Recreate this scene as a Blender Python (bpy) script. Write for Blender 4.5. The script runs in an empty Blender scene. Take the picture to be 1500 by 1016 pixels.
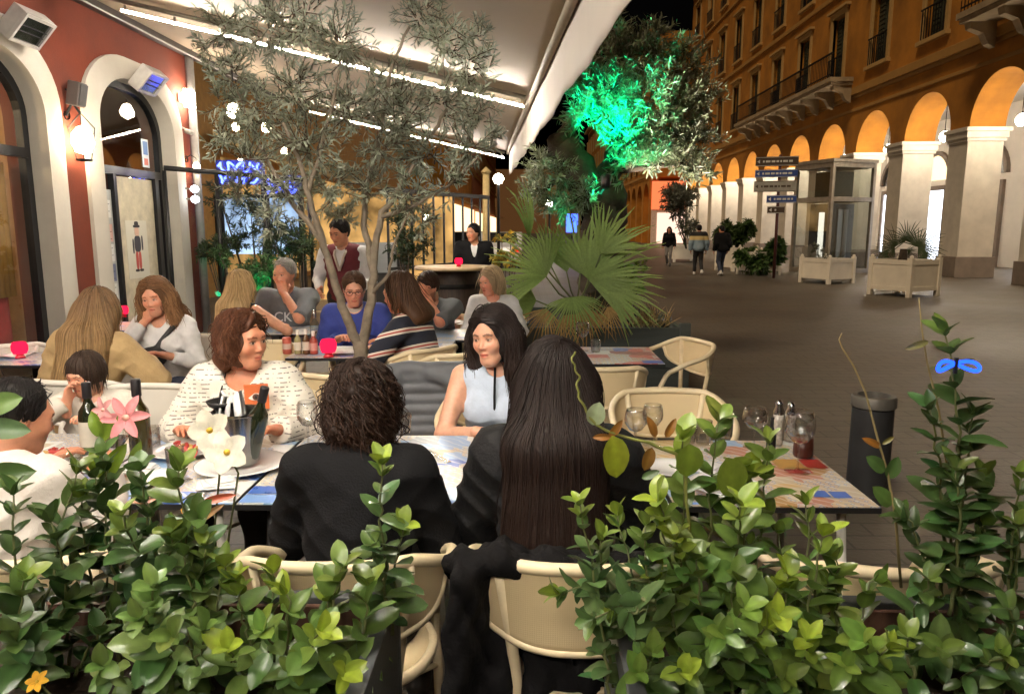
import bpy, bmesh, math, random
import numpy as np
from mathutils import Vector, Matrix, Euler
R = math.radians
rnd = random.Random(7)
SC = bpy.context.scene
COL = SC.collection
F = 1071.0; EYE = 1.63
PITCH = math.atan((508 - 333) / F); YAW = math.atan(20 / F)

def ray(px, py):
    x = (px - 750) / F; z = -(py - 508) / F; y = 1.0
    y, z = y * math.cos(PITCH) + z * math.sin(PITCH), -y * math.sin(PITCH) + z * math.cos(PITCH)
    x, y = x * math.cos(YAW) - y * math.sin(YAW), x * math.sin(YAW) + y * math.cos(YAW)
    return Vector((x, y, z))

def at(px, py, Y=None, Z=None, X=None):
    """world point seen in the photo at (px, py), at depth Y, height Z or side X"""
    d = ray(px, py)
    if Y is not None: t = Y / d.y
    elif Z is not None: t = (Z - EYE) / d.z
    else: t = X / d.x
    return Vector((d.x * t, d.y * t, EYE + d.z * t))

# ---------------------------------------------------------------- naming
def tag(o, label=None, cat=None, group=None, kind=None):
    if label: o['label'] = label
    if cat: o['category'] = cat
    if group: o['group'] = group
    if kind: o['kind'] = kind
    return o

def thing(name, label, cat, loc=(0, 0, 0), rz=0, group=None):
    o = bpy.data.objects.new(name, None)
    COL.objects.link(o)
    o.empty_display_size = .1
    o.location = loc; o.rotation_euler = (0, 0, rz)
    return tag(o, label, cat, group)

KIDS = {}
def kids(o):
    return KIDS.get(o.name, [])

def setpar(o, parent):
    o.parent = parent
    KIDS.setdefault(parent.name, []).append(o)

def dup(root, loc=None, rz=None, label=None, group=None, parent=None):
    r = root.copy(); COL.objects.link(r)
    if parent: setpar(r, parent)
    if loc is not None: r.location = loc
    if rz is not None: r.rotation_euler = (0, 0, rz)
    if label: r['label'] = label
    if group: r['group'] = group
    for ch in list(kids(root)):
        dup(ch, parent=r)
    return r

# ---------------------------------------------------------------- mesh builder
class MB:
    def __init__(s):
        s.v = []; s.f = []; s.c = []; s.mi = []
    def add(s, vs, fs, col=None, mi=0):
        n = len(s.v)
        s.v.extend([tuple(p) for p in vs])
        s.f.extend([[i + n for i in f] for f in fs])
        s.mi.extend([mi] * len(fs))
        s.c.extend([col or (1, 1, 1)] * len(vs))
        return s
    def box2(s, x0, y0, z0, x1, y1, z1, col=None, mi=0):
        x0, x1 = min(x0, x1), max(x0, x1); y0, y1 = min(y0, y1), max(y0, y1); z0, z1 = min(z0, z1), max(z0, z1)
        vs = [(x0, y0, z0), (x1, y0, z0), (x1, y1, z0), (x0, y1, z0), (x0, y0, z1), (x1, y0, z1), (x1, y1, z1), (x0, y1, z1)]
        return s.add(vs, [(0, 3, 2, 1), (4, 5, 6, 7), (0, 1, 5, 4), (1, 2, 6, 5), (2, 3, 7, 6), (3, 0, 4, 7)], col, mi)
    def box(s, c, d, rot=None, col=None, mi=0):
        m = MB(); m.box2(-d[0] / 2, -d[1] / 2, -d[2] / 2, d[0] / 2, d[1] / 2, d[2] / 2)
        Mx = rot.to_matrix() if isinstance(rot, Euler) else (rot or Matrix.Identity(3))
        vs = [Mx @ Vector(p) + Vector(c) for p in m.v]
        return s.add(vs, m.f, col, mi)
    def tube(s, pts, r, n=8, cap=True, col=None, mi=0, closed=False):
        pts = [Vector(p) for p in pts]
        N = len(pts)
        rs = r if isinstance(r, (list, tuple)) else [r] * N
        t0 = (pts[1] - pts[0]).normalized()
        up = Vector((0, 0, 1)) if abs(t0.z) < .9 else Vector((1, 0, 0))
        a = t0.cross(up).normalized()
        vs = []
        for i in range(N):
            if closed: t = (pts[(i + 1) % N] - pts[i - 1])
            else: t = (pts[min(i + 1, N - 1)] - pts[max(i - 1, 0)])
            if t.length < 1e-9: t = t0
            t.normalize()
            a = a - t * a.dot(t)
            if a.length < 1e-6: a = t.orthogonal()
            a.normalize()
            b = t.cross(a)
            for k in range(n):
                th = 2 * math.pi * k / n
                vs.append(pts[i] + (a * math.cos(th) + b * math.sin(th)) * rs[i])
        fs = []
        for i in range(N if closed else N - 1):
            j = (i + 1) % N
            for k in range(n):
                fs.append((i * n + k, i * n + (k + 1) % n, j * n + (k + 1) % n, j * n + k))
        if cap and not closed:
            fs.append(tuple(reversed(range(n)))); fs.append(tuple((N - 1) * n + k for k in range(n)))
        return s.add(vs, fs, col, mi)
    def lathe(s, prof, c=(0, 0, 0), n=24, col=None, mi=0, rot=None):
        vs = []; fs = []
        for (r, z) in prof:
            for k in range(n):
                th = 2 * math.pi * k / n
                p = Vector((max(r, 1e-4) * math.cos(th), max(r, 1e-4) * math.sin(th), z))
                if rot: p = rot @ p
                vs.append(p + Vector(c))
        for i in range(len(prof) - 1):
            for k in range(n):
                fs.append((i * n + k, i * n + (k + 1) % n, (i + 1) * n + (k + 1) % n, (i + 1) * n + k))
        return s.add(vs, fs, col, mi)
    def prism(s, outline, thick_vec, col=None, mi=0):
        """closed 3D outline extruded along thick_vec"""
        o = [Vector(p) for p in outline]; n = len(o); t = Vector(thick_vec)
        vs = o + [p + t for p in o]
        fs = [tuple(range(n)), tuple(reversed(range(n, 2 * n)))]
        fs += [(i, i + n, (i + 1) % n + n, (i + 1) % n) for i in range(n)]
        return s.add(vs, fs, col, mi)
    def build(s, name, mat, parent=None, smooth=False, bevel=0, tri=False, loc=None, autosm=None):
        me = bpy.data.meshes.new(name)
        me.from_pydata(s.v, [], s.f)
        if any(c != (1, 1, 1) for c in s.c):
            at_ = me.color_attributes.new('Col', 'FLOAT_COLOR', 'POINT')
            arr = np.ones((len(s.v), 4), np.float32); arr[:, :3] = np.array(s.c, np.float32)
            at_.data.foreach_set('color', arr.ravel())
        mats = mat if isinstance(mat, (list, tuple)) else [mat]
        for m in mats: me.materials.append(m)
        if len(mats) > 1: me.polygons.foreach_set('material_index', s.mi)
        bm = bmesh.new(); bm.from_mesh(me)
        if tri: bmesh.ops.triangulate(bm, faces=[f for f in bm.faces if len(f.verts) > 4])
        bmesh.ops.recalc_face_normals(bm, faces=bm.faces)
        if bevel:
            es = [e for e in bm.edges if len(e.link_faces) == 2 and e.calc_face_angle(0) > .5]
            bmesh.ops.bevel(bm, geom=es, offset=bevel, segments=2, affect='EDGES', profile=.6)
        bm.to_mesh(me); bm.free()
        if smooth: me.polygons.foreach_set('use_smooth', [True] * len(me.polygons))
        if autosm is not None:
            me.polygons.foreach_set('use_smooth', [True] * len(me.polygons))
            me.set_sharp_from_angle(angle=R(autosm))
        me.update()
        o = bpy.data.objects.new(name, me); COL.objects.link(o)
        if parent: setpar(o, parent)
        if loc is not None: o.location = loc
        return o

def np_mesh(name, V, Fq, mat, parent=None, colors=None, smooth=True, matidx=None):
    """fast mesh from numpy arrays; Fq is (n,4) or (n,3)"""
    me = bpy.data.meshes.new(name)
    V = np.asarray(V, np.float32); Fq = np.asarray(Fq, np.int32)
    k = Fq.shape[1]
    me.vertices.add(len(V)); me.vertices.foreach_set('co', V.ravel())
    me.loops.add(Fq.size); me.loops.foreach_set('vertex_index', Fq.ravel())
    me.polygons.add(len(Fq))
    me.polygons.foreach_set('loop_start', np.arange(0, Fq.size, k, dtype=np.int32))
    me.update(calc_edges=True)
    if smooth: me.polygons.foreach_set('use_smooth', np.ones(len(Fq), bool))
    if colors is not None:
        a = me.color_attributes.new('Col', 'FLOAT_COLOR', 'POINT')
        arr = np.ones((len(V), 4), np.float32); arr[:, :3] = colors
        a.data.foreach_set('color', arr.ravel())
    for m in (mat if isinstance(mat, (list, tuple)) else [mat]): me.materials.append(m)
    if matidx is not None: me.polygons.foreach_set('material_index', np.asarray(matidx, np.int32))
    me.validate(); me.update()
    o = bpy.data.objects.new(name, me); COL.objects.link(o)
    if parent: setpar(o, parent)
    return o

# ---------------------------------------------------------------- materials
MATS = {}
def _nodes(name):
    m = bpy.data.materials.new(name); m.use_nodes = True
    nt = m.node_tree; b = nt.nodes['Principled BSDF']
    return m, nt, b
def N(nt, typ, **kw):
    n = nt.nodes.new(typ)
    for k, v in kw.items():
        if k.startswith('i_'):
            key = k[2:].replace('_', ' ')
            n.inputs[key].default_value = v
        else: setattr(n, k, v)
    return n
def L(nt, a, b): nt.links.new(a, b)

def M(name, col, rough=.5, metal=0, var=.18, scale=6, bump=0, bscale=60, spec=None, coat=0, attr=False, emit=0, ecol=None, sss=0, var2=None, stretch=None):
    if name in MATS: return MATS[name]
    m, nt, b = _nodes(name)
    c4 = (*col, 1)
    tc = N(nt, 'ShaderNodeTexCoord')
    src = tc.outputs['Object']
    if stretch:
        mp = N(nt, 'ShaderNodeMapping'); mp.inputs['Scale'].default_value = stretch
        L(nt, src, mp.inputs['Vector']); src = mp.outputs['Vector']
    nz = N(nt, 'ShaderNodeTexNoise', i_Scale=scale, i_Detail=5.0, i_Roughness=.6)
    L(nt, src, nz.inputs['Vector'])
    rp = N(nt, 'ShaderNodeValToRGB')
    d = tuple(max(0, c * (1 - var)) for c in col); u = tuple(min(1, c * (1 + var)) for c in col)
    if var2: d = var2
    rp.color_ramp.elements[0].position = .3; rp.color_ramp.elements[0].color = (*d, 1)
    rp.color_ramp.elements[1].position = .7; rp.color_ramp.elements[1].color = (*u, 1)
    L(nt, nz.outputs['Fac'], rp.inputs['Fac'])
    out = rp.outputs['Color']
    if attr:
        a = N(nt, 'ShaderNodeVertexColor', layer_name='Col')
        mx = N(nt, 'ShaderNodeMix', data_type='RGBA', blend_type='MULTIPLY'); mx.inputs['Factor'].default_value = 1
        L(nt, out, mx.inputs[6]); L(nt, a.outputs['Color'], mx.inputs[7]); out = mx.outputs[2]
    L(nt, out, b.inputs['Base Color'])
    rr = N(nt, 'ShaderNodeMapRange'); rr.inputs['To Min'].default_value = max(.02, rough - .08); rr.inputs['To Max'].default_value = min(1, rough + .08)
    L(nt, nz.outputs['Fac'], rr.inputs['Value']); L(nt, rr.outputs['Result'], b.inputs['Roughness'])
    b.inputs['Metallic'].default_value = metal
    if spec is not None: b.inputs['Specular IOR Level'].default_value = spec
    if coat: b.inputs['Coat Weight'].default_value = coat; b.inputs['Coat Roughness'].default_value = .15
    if sss:
        b.inputs['Subsurface Weight'].default_value = sss; b.inputs['Subsurface Scale'].default_value = .01
        b.inputs['Subsurface Radius'].default_value = (1, .35, .2)
    if bump:
        n2 = N(nt, 'ShaderNodeTexNoise', i_Scale=bscale, i_Detail=4.0)
        L(nt, src, n2.inputs['Vector'])
        bp = N(nt, 'ShaderNodeBump', i_Strength=bump, i_Distance=.01)
        L(nt, n2.outputs['Fac'], bp.inputs['Height']); L(nt, bp.outputs['Normal'], b.inputs['Normal'])
    if emit:
        b.inputs['Emission Color'].default_value = (*(ecol or col), 1); b.inputs['Emission Strength'].default_value = emit
    MATS[name] = m
    return m

def Emit(name, col, s, var=0):
    if name in MATS: return MATS[name]
    m, nt, b = _nodes(name)
    nt.nodes.remove(b)
    e = N(nt, 'ShaderNodeEmission'); e.inputs['Color'].default_value = (*col, 1); e.inputs['Strength'].default_value = s
    if var:
        tc = N(nt, 'ShaderNodeTexCoord'); nz = N(nt, 'ShaderNodeTexNoise', i_Scale=var, i_Detail=3.0); L(nt, tc.outputs['Object'], nz.inputs['Vector'])
        mr = N(nt, 'ShaderNodeMapRange'); mr.inputs['From Min'].default_value = .3; mr.inputs['From Max'].default_value = .7
        mr.inputs['To Min'].default_value = s * .25; mr.inputs['To Max'].default_value = s * 1.5
        L(nt, nz.outputs['Fac'], mr.inputs['Value']); L(nt, mr.outputs['Result'], e.inputs['Strength'])
    L(nt, e.outputs[0], nt.nodes['Material Output'].inputs['Surface'])
    MATS[name] = m
    return m

def Glass(name, tint=(1, 1, 1), gloss=.1, rough=.02, edge=.5):
    """thin clear glass: lets light straight through, mirrors at grazing angles"""
    if name in MATS: return MATS[name]
    m, nt, b = _nodes(name); nt.nodes.remove(b)
    t = N(nt, 'ShaderNodeBsdfTransparent'); t.inputs['Color'].default_value = (*tint, 1)
    g = N(nt, 'ShaderNodeBsdfGlossy'); g.inputs['Roughness'].default_value = rough
    lw = N(nt, 'ShaderNodeLayerWeight', i_Blend=.35)
    mr = N(nt, 'ShaderNodeMapRange'); mr.inputs['To Min'].default_value = gloss; mr.inputs['To Max'].default_value = edge
    L(nt, lw.outputs['Facing'], mr.inputs['Value'])
    mx = N(nt, 'ShaderNodeMixShader')
    L(nt, mr.outputs['Result'], mx.inputs['Fac']); L(nt, t.outputs[0], mx.inputs[1]); L(nt, g.outputs[0], mx.inputs[2])
    L(nt, mx.outputs[0], nt.nodes['Material Output'].inputs['Surface'])
    MATS[name] = m
    return m

def text_mesh(name, body, size, mat, parent, mtx, extrude=.002, bold=0):
    cu = bpy.data.curves.new(name, 'FONT'); cu.body = body; cu.size = size; cu.extrude = extrude
    cu.align_x = 'CENTER'; cu.align_y = 'CENTER'; cu.offset = bold
    o = bpy.data.objects.new(name + '_tmp', cu); COL.objects.link(o)
    dg = bpy.context.evaluated_depsgraph_get()
    me = bpy.data.meshes.new_from_object(o.evaluated_get(dg))
    bpy.data.objects.remove(o); bpy.data.curves.remove(cu)
    me.transform(mtx); me.materials.clear(); me.materials.append(mat); me.name = name
    ob = bpy.data.objects.new(name, me); COL.objects.link(ob)
    if parent: setpar(ob, parent)
    return ob

# ---------------------------------------------------------------- signed distance shapes -> one continuous skin
def smin(a, b, k):
    if k <= 0: return np.minimum(a, b)
    h = np.maximum(k - np.abs(a - b), 0) / k
    return np.minimum(a, b) - h * h * k * .25

class SDF:
    def __init__(s): s.ops = []; s.disp = None
    def cap(s, a, b, ra, rb, k=.02, flat=False, sub=False):
        s.ops.append(('c', np.array(a, float), np.array(b, float), ra, rb, k, flat, sub)); return s
    def ell(s, c, r, k=.02, rot=None, sub=False):
        s.ops.append(('e', np.array(c, float), np.array(r, float), None if rot is None else np.array(rot, float), k, None, None, sub)); return s
    def half(s, p, n):     # keep the side n points away from
        s.ops.append(('h', np.array(p, float), np.array(n, float) / np.linalg.norm(n), 0, 0, 0, 0, True)); return s
    def _d(s, op, P):
        if op[0] == 'c':
            _, a, b, ra, rb, k, flat, sub = op
            ab = b - a; L2 = max(float(ab @ ab), 1e-9)
            t = ((P - a) @ ab) / L2
            tc = np.clip(t, 0, 1)
            q = P - a - tc[..., None] * ab
            d = np.sqrt((q * q).sum(-1)) - (ra + (rb - ra) * tc)
            if flat:
                tl = t[..., None] * ab
                q2 = P - a - tl
                r = np.sqrt((q2 * q2).sum(-1)) - (ra + (rb - ra) * tc)
                Ln = math.sqrt(L2)
                d = np.where(t > 1, np.maximum(r, (t - 1) * Ln), d)
            return d
        if op[0] == 'e':
            _, c, r, rot, k, _, _, sub = op
            q = P - c
            if rot is not None: q = q @ rot
            m = r.min()
            k0 = np.sqrt(((q / r) ** 2).sum(-1)); k1 = np.sqrt(((q / (r * r)) ** 2).sum(-1))
            return np.where(k0 < 1e-6, -m, k0 * (k0 - 1) / np.maximum(k1, 1e-6))
        if op[0] == 'h':
            return -((P - op[1]) @ op[2])
    def ev(s, P):
        d = np.full(P.shape[:-1], .2)
        for op in s.ops:
            e = s._d(op, P)
            k = op[5] if op[0] == 'c' else op[4]
            if op[-1]: d = -smin(-d, e, k)
            else: d = smin(d, e, k)
        if s.disp is not None: d = d + s.disp(P)
        return d
    def bounds(s, pad):
        lo = np.full(3, 1e9); hi = -lo
        for op in s.ops:
            if op[-1]: continue
            l, h = s._bb(op); lo = np.minimum(lo, l); hi = np.maximum(hi, h)
        return lo - pad, hi + pad
    def _bb(s, op):
        if op[0] == 'c':
            r = max(op[3], op[4]); return np.minimum(op[1], op[2]) - r, np.maximum(op[1], op[2]) + r
        r = op[2].max() if op[3] is not None else op[2]
        return op[1] - r, op[1] + r
    def mesh(s, h, clip=None):
        lo, hi = s.bounds(2.5 * h + .012)
        if clip is not None:
            lo = np.maximum(lo, clip[0]); hi = np.minimum(hi, clip[1])
        n = np.ceil((hi - lo) / h).astype(int) + 1
        ax = [lo[i] + h * np.arange(n[i]) for i in range(3)]
        d = np.full(tuple(n), .06, np.float32)
        for op in s.ops:
            k = op[5] if op[0] == 'c' else op[4]
            if op[0] == 'h':
                sl = [slice(0, n[i]) for i in range(3)]
            else:
                l, u = s._bb(op); m = .045 + k
                i0 = np.clip(np.floor((l - m - lo) / h).astype(int), 0, n); i1 = np.clip(np.ceil((u + m - lo) / h).astype(int) + 1, 0, n)
                if (i1 <= i0).any(): continue
                sl = [slice(i0[i], i1[i]) for i in range(3)]
            G = np.stack(np.meshgrid(ax[0][sl[0]], ax[1][sl[1]], ax[2][sl[2]], indexing='ij'), -1)
            e = s._d(op, G); sub = d[tuple(sl)]
            d[tuple(sl)] = -smin(-sub, e, k) if op[-1] else smin(sub, e, k)
        if s.disp is not None:
            near = np.argwhere(np.abs(d) < .03)
            P = lo + h * near
            d[near[:, 0], near[:, 1], near[:, 2]] += s.disp(P)
        return surfnet(d, lo, h)

def surfnet(d, lo, h):
    s = d < 0
    c = sum(s[i:s.shape[0] - 1 + i, j:s.shape[1] - 1 + j, k:s.shape[2] - 1 + k].astype(np.int8) for i in (0, 1) for j in (0, 1) for k in (0, 1))
    act = (c > 0) & (c < 8)
    ijk = np.argwhere(act)
    idx = np.full(act.shape, -1, np.int64); idx[act] = np.arange(len(ijk))
    cs = [(i, j, k) for i in (0, 1) for j in (0, 1) for k in (0, 1)]
    val = np.stack([d[ijk[:, 0] + a, ijk[:, 1] + b, ijk[:, 2] + e] for a, b, e in cs], 1)
    pos = np.zeros((len(ijk), 3)); cnt = np.zeros(len(ijk))
    for a in range(8):
        for b in range(a + 1, 8):
            if sum(abs(cs[a][q] - cs[b][q]) for q in range(3)) != 1: continue
            va, vb = val[:, a], val[:, b]; m = (va < 0) != (vb < 0)
            t = np.where(m, va / np.where(m, va - vb, 1), 0)
            p = np.array(cs[a]) + t[:, None] * (np.array(cs[b]) - np.array(cs[a]))
            pos[m] += p[m]; cnt[m] += 1
    V = lo + h * (ijk + pos / np.maximum(cnt, 1)[:, None])
    Q = []
    for axn in range(3):
        o1, o2 = [(1, 2), (2, 0), (0, 1)][axn]
        sl0 = [slice(1, -1)] * 3; sl0[axn] = slice(0, -1)
        sl1 = list(sl0); sl1[axn] = slice(1, None)
        A = s[tuple(sl0)]; B = s[tuple(sl1)]
        e = np.argwhere(A != B)
        if not len(e): continue
        off = np.array([1, 1, 1]); off[axn] = 0
        g = e + off
        fl = A[e[:, 0], e[:, 1], e[:, 2]]
        def cell(d1, d2):
            q = g.copy(); q[:, o1] += d1; q[:, o2] += d2
            return idx[q[:, 0], q[:, 1], q[:, 2]]
        q = np.stack([cell(-1, -1), cell(0, -1), cell(0, 0), cell(-1, 0)], 1)
        q[~fl] = q[~fl][:, ::-1]
        q = q[(q >= 0).all(1)]
        Q.append(q)
    return V, (np.concatenate(Q) if Q else np.zeros((0, 4), int))
# ================================================================ SETTING
OCHRE = M('ochre_plaster', (.37, .150, .014), .85, var=.32, scale=.8, bump=.15, bscale=90)
OCHRE_SOFT = M('ochre_soffit', (.62, .33, .05), .8, var=.08, scale=2)
STONE = M('pale_limestone', (.60, .55, .47), .75, var=.12, scale=2.5, bump=.25, bscale=50)
PLINTH = M('plinth_stone', (.21, .17, .14), .7, var=.2, scale=3, bump=.25)
WHITEPL = M('white_plaster', (.74, .70, .64), .8, var=.06, scale=1.5, bump=.1)
MOULD = M('moulding_ochre', (.36, .19, .045), .8, var=.1, scale=2)
SHUT = M('shutter_wood', (.035, .04, .022), .6, var=.3, scale=9)
WFRAME = M('window_surround', (.42, .26, .09), .8, var=.1)
DARKIN = M('dark_room', (.012, .012, .013), .3)
IRON = M('black_iron', (.015, .015, .016), .45, metal=.4)
STEEL = M('brushed_steel', (.42, .42, .42), .32, metal=.9, var=.1, stretch=(1, 1, 30))
ALU = M('aluminium_frame', (.30, .265, .22), .4, metal=.6)
RED = M('red_plaster', (.15, .027, .010), .85, var=.2, scale=1.6, bump=.25, bscale=70)
TRIM = M('cream_surround', (.50, .46, .39), .7, var=.08, scale=2.2, bump=.12)
GLASS = Glass('window_glass', (.88, .9, .88), .055)
CLEAR = Glass('clear_glass', (.99, .992, .99), .05, .02, .85)

# --- ground: one sheet, small setts with worn patches
def ground_mat():
    m, nt, b = _nodes('stone_setts')
    tc = N(nt, 'ShaderNodeTexCoord')
    nzw = N(nt, 'ShaderNodeTexNoise', i_Scale=.35, i_Detail=6.0); L(nt, tc.outputs['Object'], nzw.inputs['Vector'])
    br = N(nt, 'ShaderNodeTexBrick', offset=.5); br.inputs['Scale'].default_value = 1
    br.inputs['Brick Width'].default_value = .34; br.inputs['Row Height'].default_value = .17; br.inputs['Mortar Size'].default_value = .008
    br.inputs['Color1'].default_value = (.118, .104, .086, 1); br.inputs['Color2'].default_value = (.096, .085, .071, 1); br.inputs['Mortar'].default_value = (.055, .048, .041, 1)
    L(nt, tc.outputs['Object'], br.inputs['Vector'])
    rp = N(nt, 'ShaderNodeValToRGB'); rp.color_ramp.elements[0].position = .3; rp.color_ramp.elements[0].color = (.62, .60, .58, 1)
    rp.color_ramp.elements[1].position = .75; rp.color_ramp.elements[1].color = (1.25, 1.2, 1.12, 1)
    L(nt, nzw.outputs['Fac'], rp.inputs['Fac'])
    mx = N(nt, 'ShaderNodeMix', data_type='RGBA', blend_type='MULTIPLY'); mx.inputs['Factor'].default_value = 1
    L(nt, br.outputs['Color'], mx.inputs[6]); L(nt, rp.outputs['Color'], mx.inputs[7]); L(nt, mx.outputs[2], b.inputs['Base Color'])
    n2 = N(nt, 'ShaderNodeTexNoise', i_Scale=30.0, i_Detail=5.0); L(nt, tc.outputs['Object'], n2.inputs['Vector'])
    mr = N(nt, 'ShaderNodeMapRange'); mr.inputs['To Min'].default_value = .30; mr.inputs['To Max'].default_value = .7
    L(nt, nzw.outputs['Fac'], mr.inputs['Value']); L(nt, mr.outputs['Result'], b.inputs['Roughness'])
    add = N(nt, 'ShaderNodeMath', operation='ADD'); L(nt, n2.outputs['Fac'], add.inputs[0])
    inv = N(nt, 'ShaderNodeMath', operation='MULTIPLY'); inv.inputs[1].default_value = -2.0; L(nt, br.outputs['Fac'], inv.inputs[0]); L(nt, inv.outputs[0], add.inputs[1])
    bp = N(nt, 'ShaderNodeBump', i_Strength=.35, i_Distance=.010); L(nt, add.outputs[0], bp.inputs['Height']); L(nt, bp.outputs['Normal'], b.inputs['Normal'])
    return m
g = MB(); g.add([(-200, -60, 0), (200, -60, 0), (200, 400, 0), (-200, 400, 0)], [(0, 1, 2, 3)])
tag(g.build('ground', ground_mat()), kind='structure')

# --- night sky
w = bpy.data.worlds.new('World'); SC.world = w; w.use_nodes = True
wn = w.node_tree; bgn = wn.nodes['Background']
sky = wn.nodes.new('ShaderNodeTexSky'); sky.sky_type = 'NISHITA'; sky.sun_disc = False
sky.sun_elevation = R(-4); sky.sun_rotation = R(200)
hs = wn.nodes.new('ShaderNodeHueSaturation'); hs.inputs['Saturation'].default_value = .3
wn.links.new(sky.outputs[0], hs.inputs['Color']); wn.links.new(hs.outputs[0], bgn.inputs['Color']); bgn.inputs['Strength'].default_value = .05

# ---------------------------------------------------------------- the arcaded building across the square
FX = 13.0
PIT = 3.75; PW = .98; Y0 = 22.45; TH = 1.05; SPR = 4.4; RAD = (PIT - PW) / 2
def arch_bay(mb, y, x, top, th=TH, n=20, spr=SPR, rad=RAD, pw=PW):
    """wall above one arch whose left pillar starts at y"""
    c = y + pw + rad
    out = [(x, y + pw / 2, spr), (x, y + pw, spr)]
    for i in range(1, n):
        a = math.pi * (1 - i / n)
        out.append((x, c + rad * math.cos(a), spr + rad * math.sin(a)))
    out += [(x, y + pw + 2 * rad, spr), (x, y + pw * 1.5 + 2 * rad, spr), (x, y + pw * 1.5 + 2 * rad, top), (x, y + pw / 2, top)]
    mb.prism(out, (th, 0, 0))

K_ = 1.0867
bld = thing('arcade_building', 'long ochre building with a lit arcade of round arches at street level, across the square', 'building', (FX * K_, 22 * K_, 0))
bld.scale = (K_, K_, K_)
bx, by = FX, 22.0
def Lp(x, y, z): return (x - bx, y - by, z)
K0, K1 = -4, 9
# wall (upper storeys as piers and spandrels round the windows)
wall = MB(); sof = MB(); caps = MB(); mould = MB()
ytop0 = Y0 + PIT * K0; ytop1 = Y0 + PIT * (K1 + 1)
ROWS = [(7.5, 10.1), (11.55, 14.1), (15.7, 17.9)]
TOPZ = 19.2
for k in range(K0, K1 + 1):
    y = Y0 + PIT * k - by
    arch_bay(wall, y, 0, 6.5)
    wc = y + PW + RAD; ww = .62
    wall.box2(0, y + PW / 2, 6.5, .5, wc - ww, TOPZ)
    wall.box2(0, wc + ww, 6.5, .5, y + PW / 2 + PIT, TOPZ)
    zz = 6.5
    for z0, z1 in ROWS:
        wall.box2(0, wc - ww, zz, .5, wc + ww, z0); zz = z1
    wall.box2(0, wc - ww, zz, .5, wc + ww, TOPZ)
wall.box2(.0, ytop0 - by - .1 + PW / 2, 0, 8, ytop0 - by + PW / 2 - .002, TOPZ)           # near gable
wall.box2(.0, ytop1 - by + PW / 2 + .002, 0, 8, ytop1 - by + PW / 2 + .3, TOPZ)              # far gable
wall.build('wall', OCHRE, bld, tri=True)
# inside of the arcade: back wall, ceiling
bw = MB(); bw.box2(5.2, ytop0 - by, 0, 5.5, ytop1 - by, 6.4); bw.box2(TH + .002, ytop0 - by, 6.1, 5.2, ytop1 - by, 6.45); bw.box2(.55, ytop0 - by, 6.9, .9, ytop1 - by, TOPZ)
bw.build('passage_wall', WHITEPL, bld)
# pillars
pm = MB(); pl = MB()
for k in range(K0, K1 + 2):
    y = Y0 + PIT * k - by
    pl = MB(); pm = MB()
    pl.box2(-.07, y - .07, 0, TH + .07, y + PW + .07, .62)
    pm.box2(0, y, .62, TH, y + PW, 4.0)
    pm.box2(-.05, y - .05, 4.0, TH + .05, y + PW + .05, 4.1)
    pm.box2(-.09, y - .09, 4.1, TH + .09, y + PW + .09, 4.28)
    pm.box2(-.14, y - .14, 4.28, TH + .14, y + PW + .14, 4.398)
    po = pm.build('pillar', STONE, bld, bevel=.012); pl.build('plinth', PLINTH, po, bevel=.012)
# horizontal mouldings and cornice
for (z0, z1, d) in [(6.0, 6.12, .06), (6.5, 6.62, .10), (6.62, 6.9, .2), (10.9, 11.1, .12), (15.1, 15.25, .1), (TOPZ, TOPZ + .25, .25), (TOPZ + .25, TOPZ + .5, .55), (TOPZ + .5, TOPZ + .65, .75)]:
    mould.box2(-d, ytop0 - by, z0, -.002 if z1 < TOPZ else 8.2, ytop1 - by + .5, z1)
mould.build('cornice', MOULD, bld, bevel=.02)
rf = MB(); rf.prism([(-.7, ytop0 - by, TOPZ + .652), (8.2, ytop0 - by, TOPZ + .652), (4, ytop0 - by, TOPZ + 3)], (0, ytop1 - ytop0, 0)); rf.build('roof', M('roof_tiles', (.25, .09, .05), .9), bld)
# windows: surround + two shutter leaves; copies share their meshes
def window_proto():
    f = MB(); hw = .62
    f.box2(-.07, -hw - .2, 0, .12, -hw, 2.6); f.box2(-.07, hw, 0, .12, hw + .2, 2.6)
    f.box2(-.09, -hw - .22, 2.6, .12, hw + .22, 2.82); f.box2(-.2, -hw - .35, 2.82, .05, hw + .35, 2.93)
    f.box2(-.16, -hw - .28, -.14, .1, hw + .28, 0)
    o = f.build('window', WFRAME, bld, bevel=.01)
    for s in (-1, 1):
        q = MB()
        q.box2(.18, s * .02, .02, .23, s * (hw - .01), 2.58)
        for i in range(15): q.box2(.14, s * .09, .12 + i * .16, .18, s * (hw - .08), .22 + i * .16)
        q.build('shutter', SHUT, o)
    r = MB(); r.box2(-.14, -hw - .1, .92, -.11, hw + .1, .97)
    for i in range(9): r.box2(-.14, -hw - .05 + i * .16, .0, -.115, -hw - .03 + i * .16, .92)
    r.build('railing', IRON, o)
    return o
w0 = None
for k in range(K0, K1 + 1):
    wc = Y0 + PIT * k + PW + RAD - by
    for r_, (z0, z1) in enumerate(ROWS):
        if w0 is None: w0 = window_proto(); o = w0
        else: o = dup(w0, parent=bld)
        o.location = (0, wc, z0); o.scale = (1, 1, (z1 - z0) / 2.6)
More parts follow.
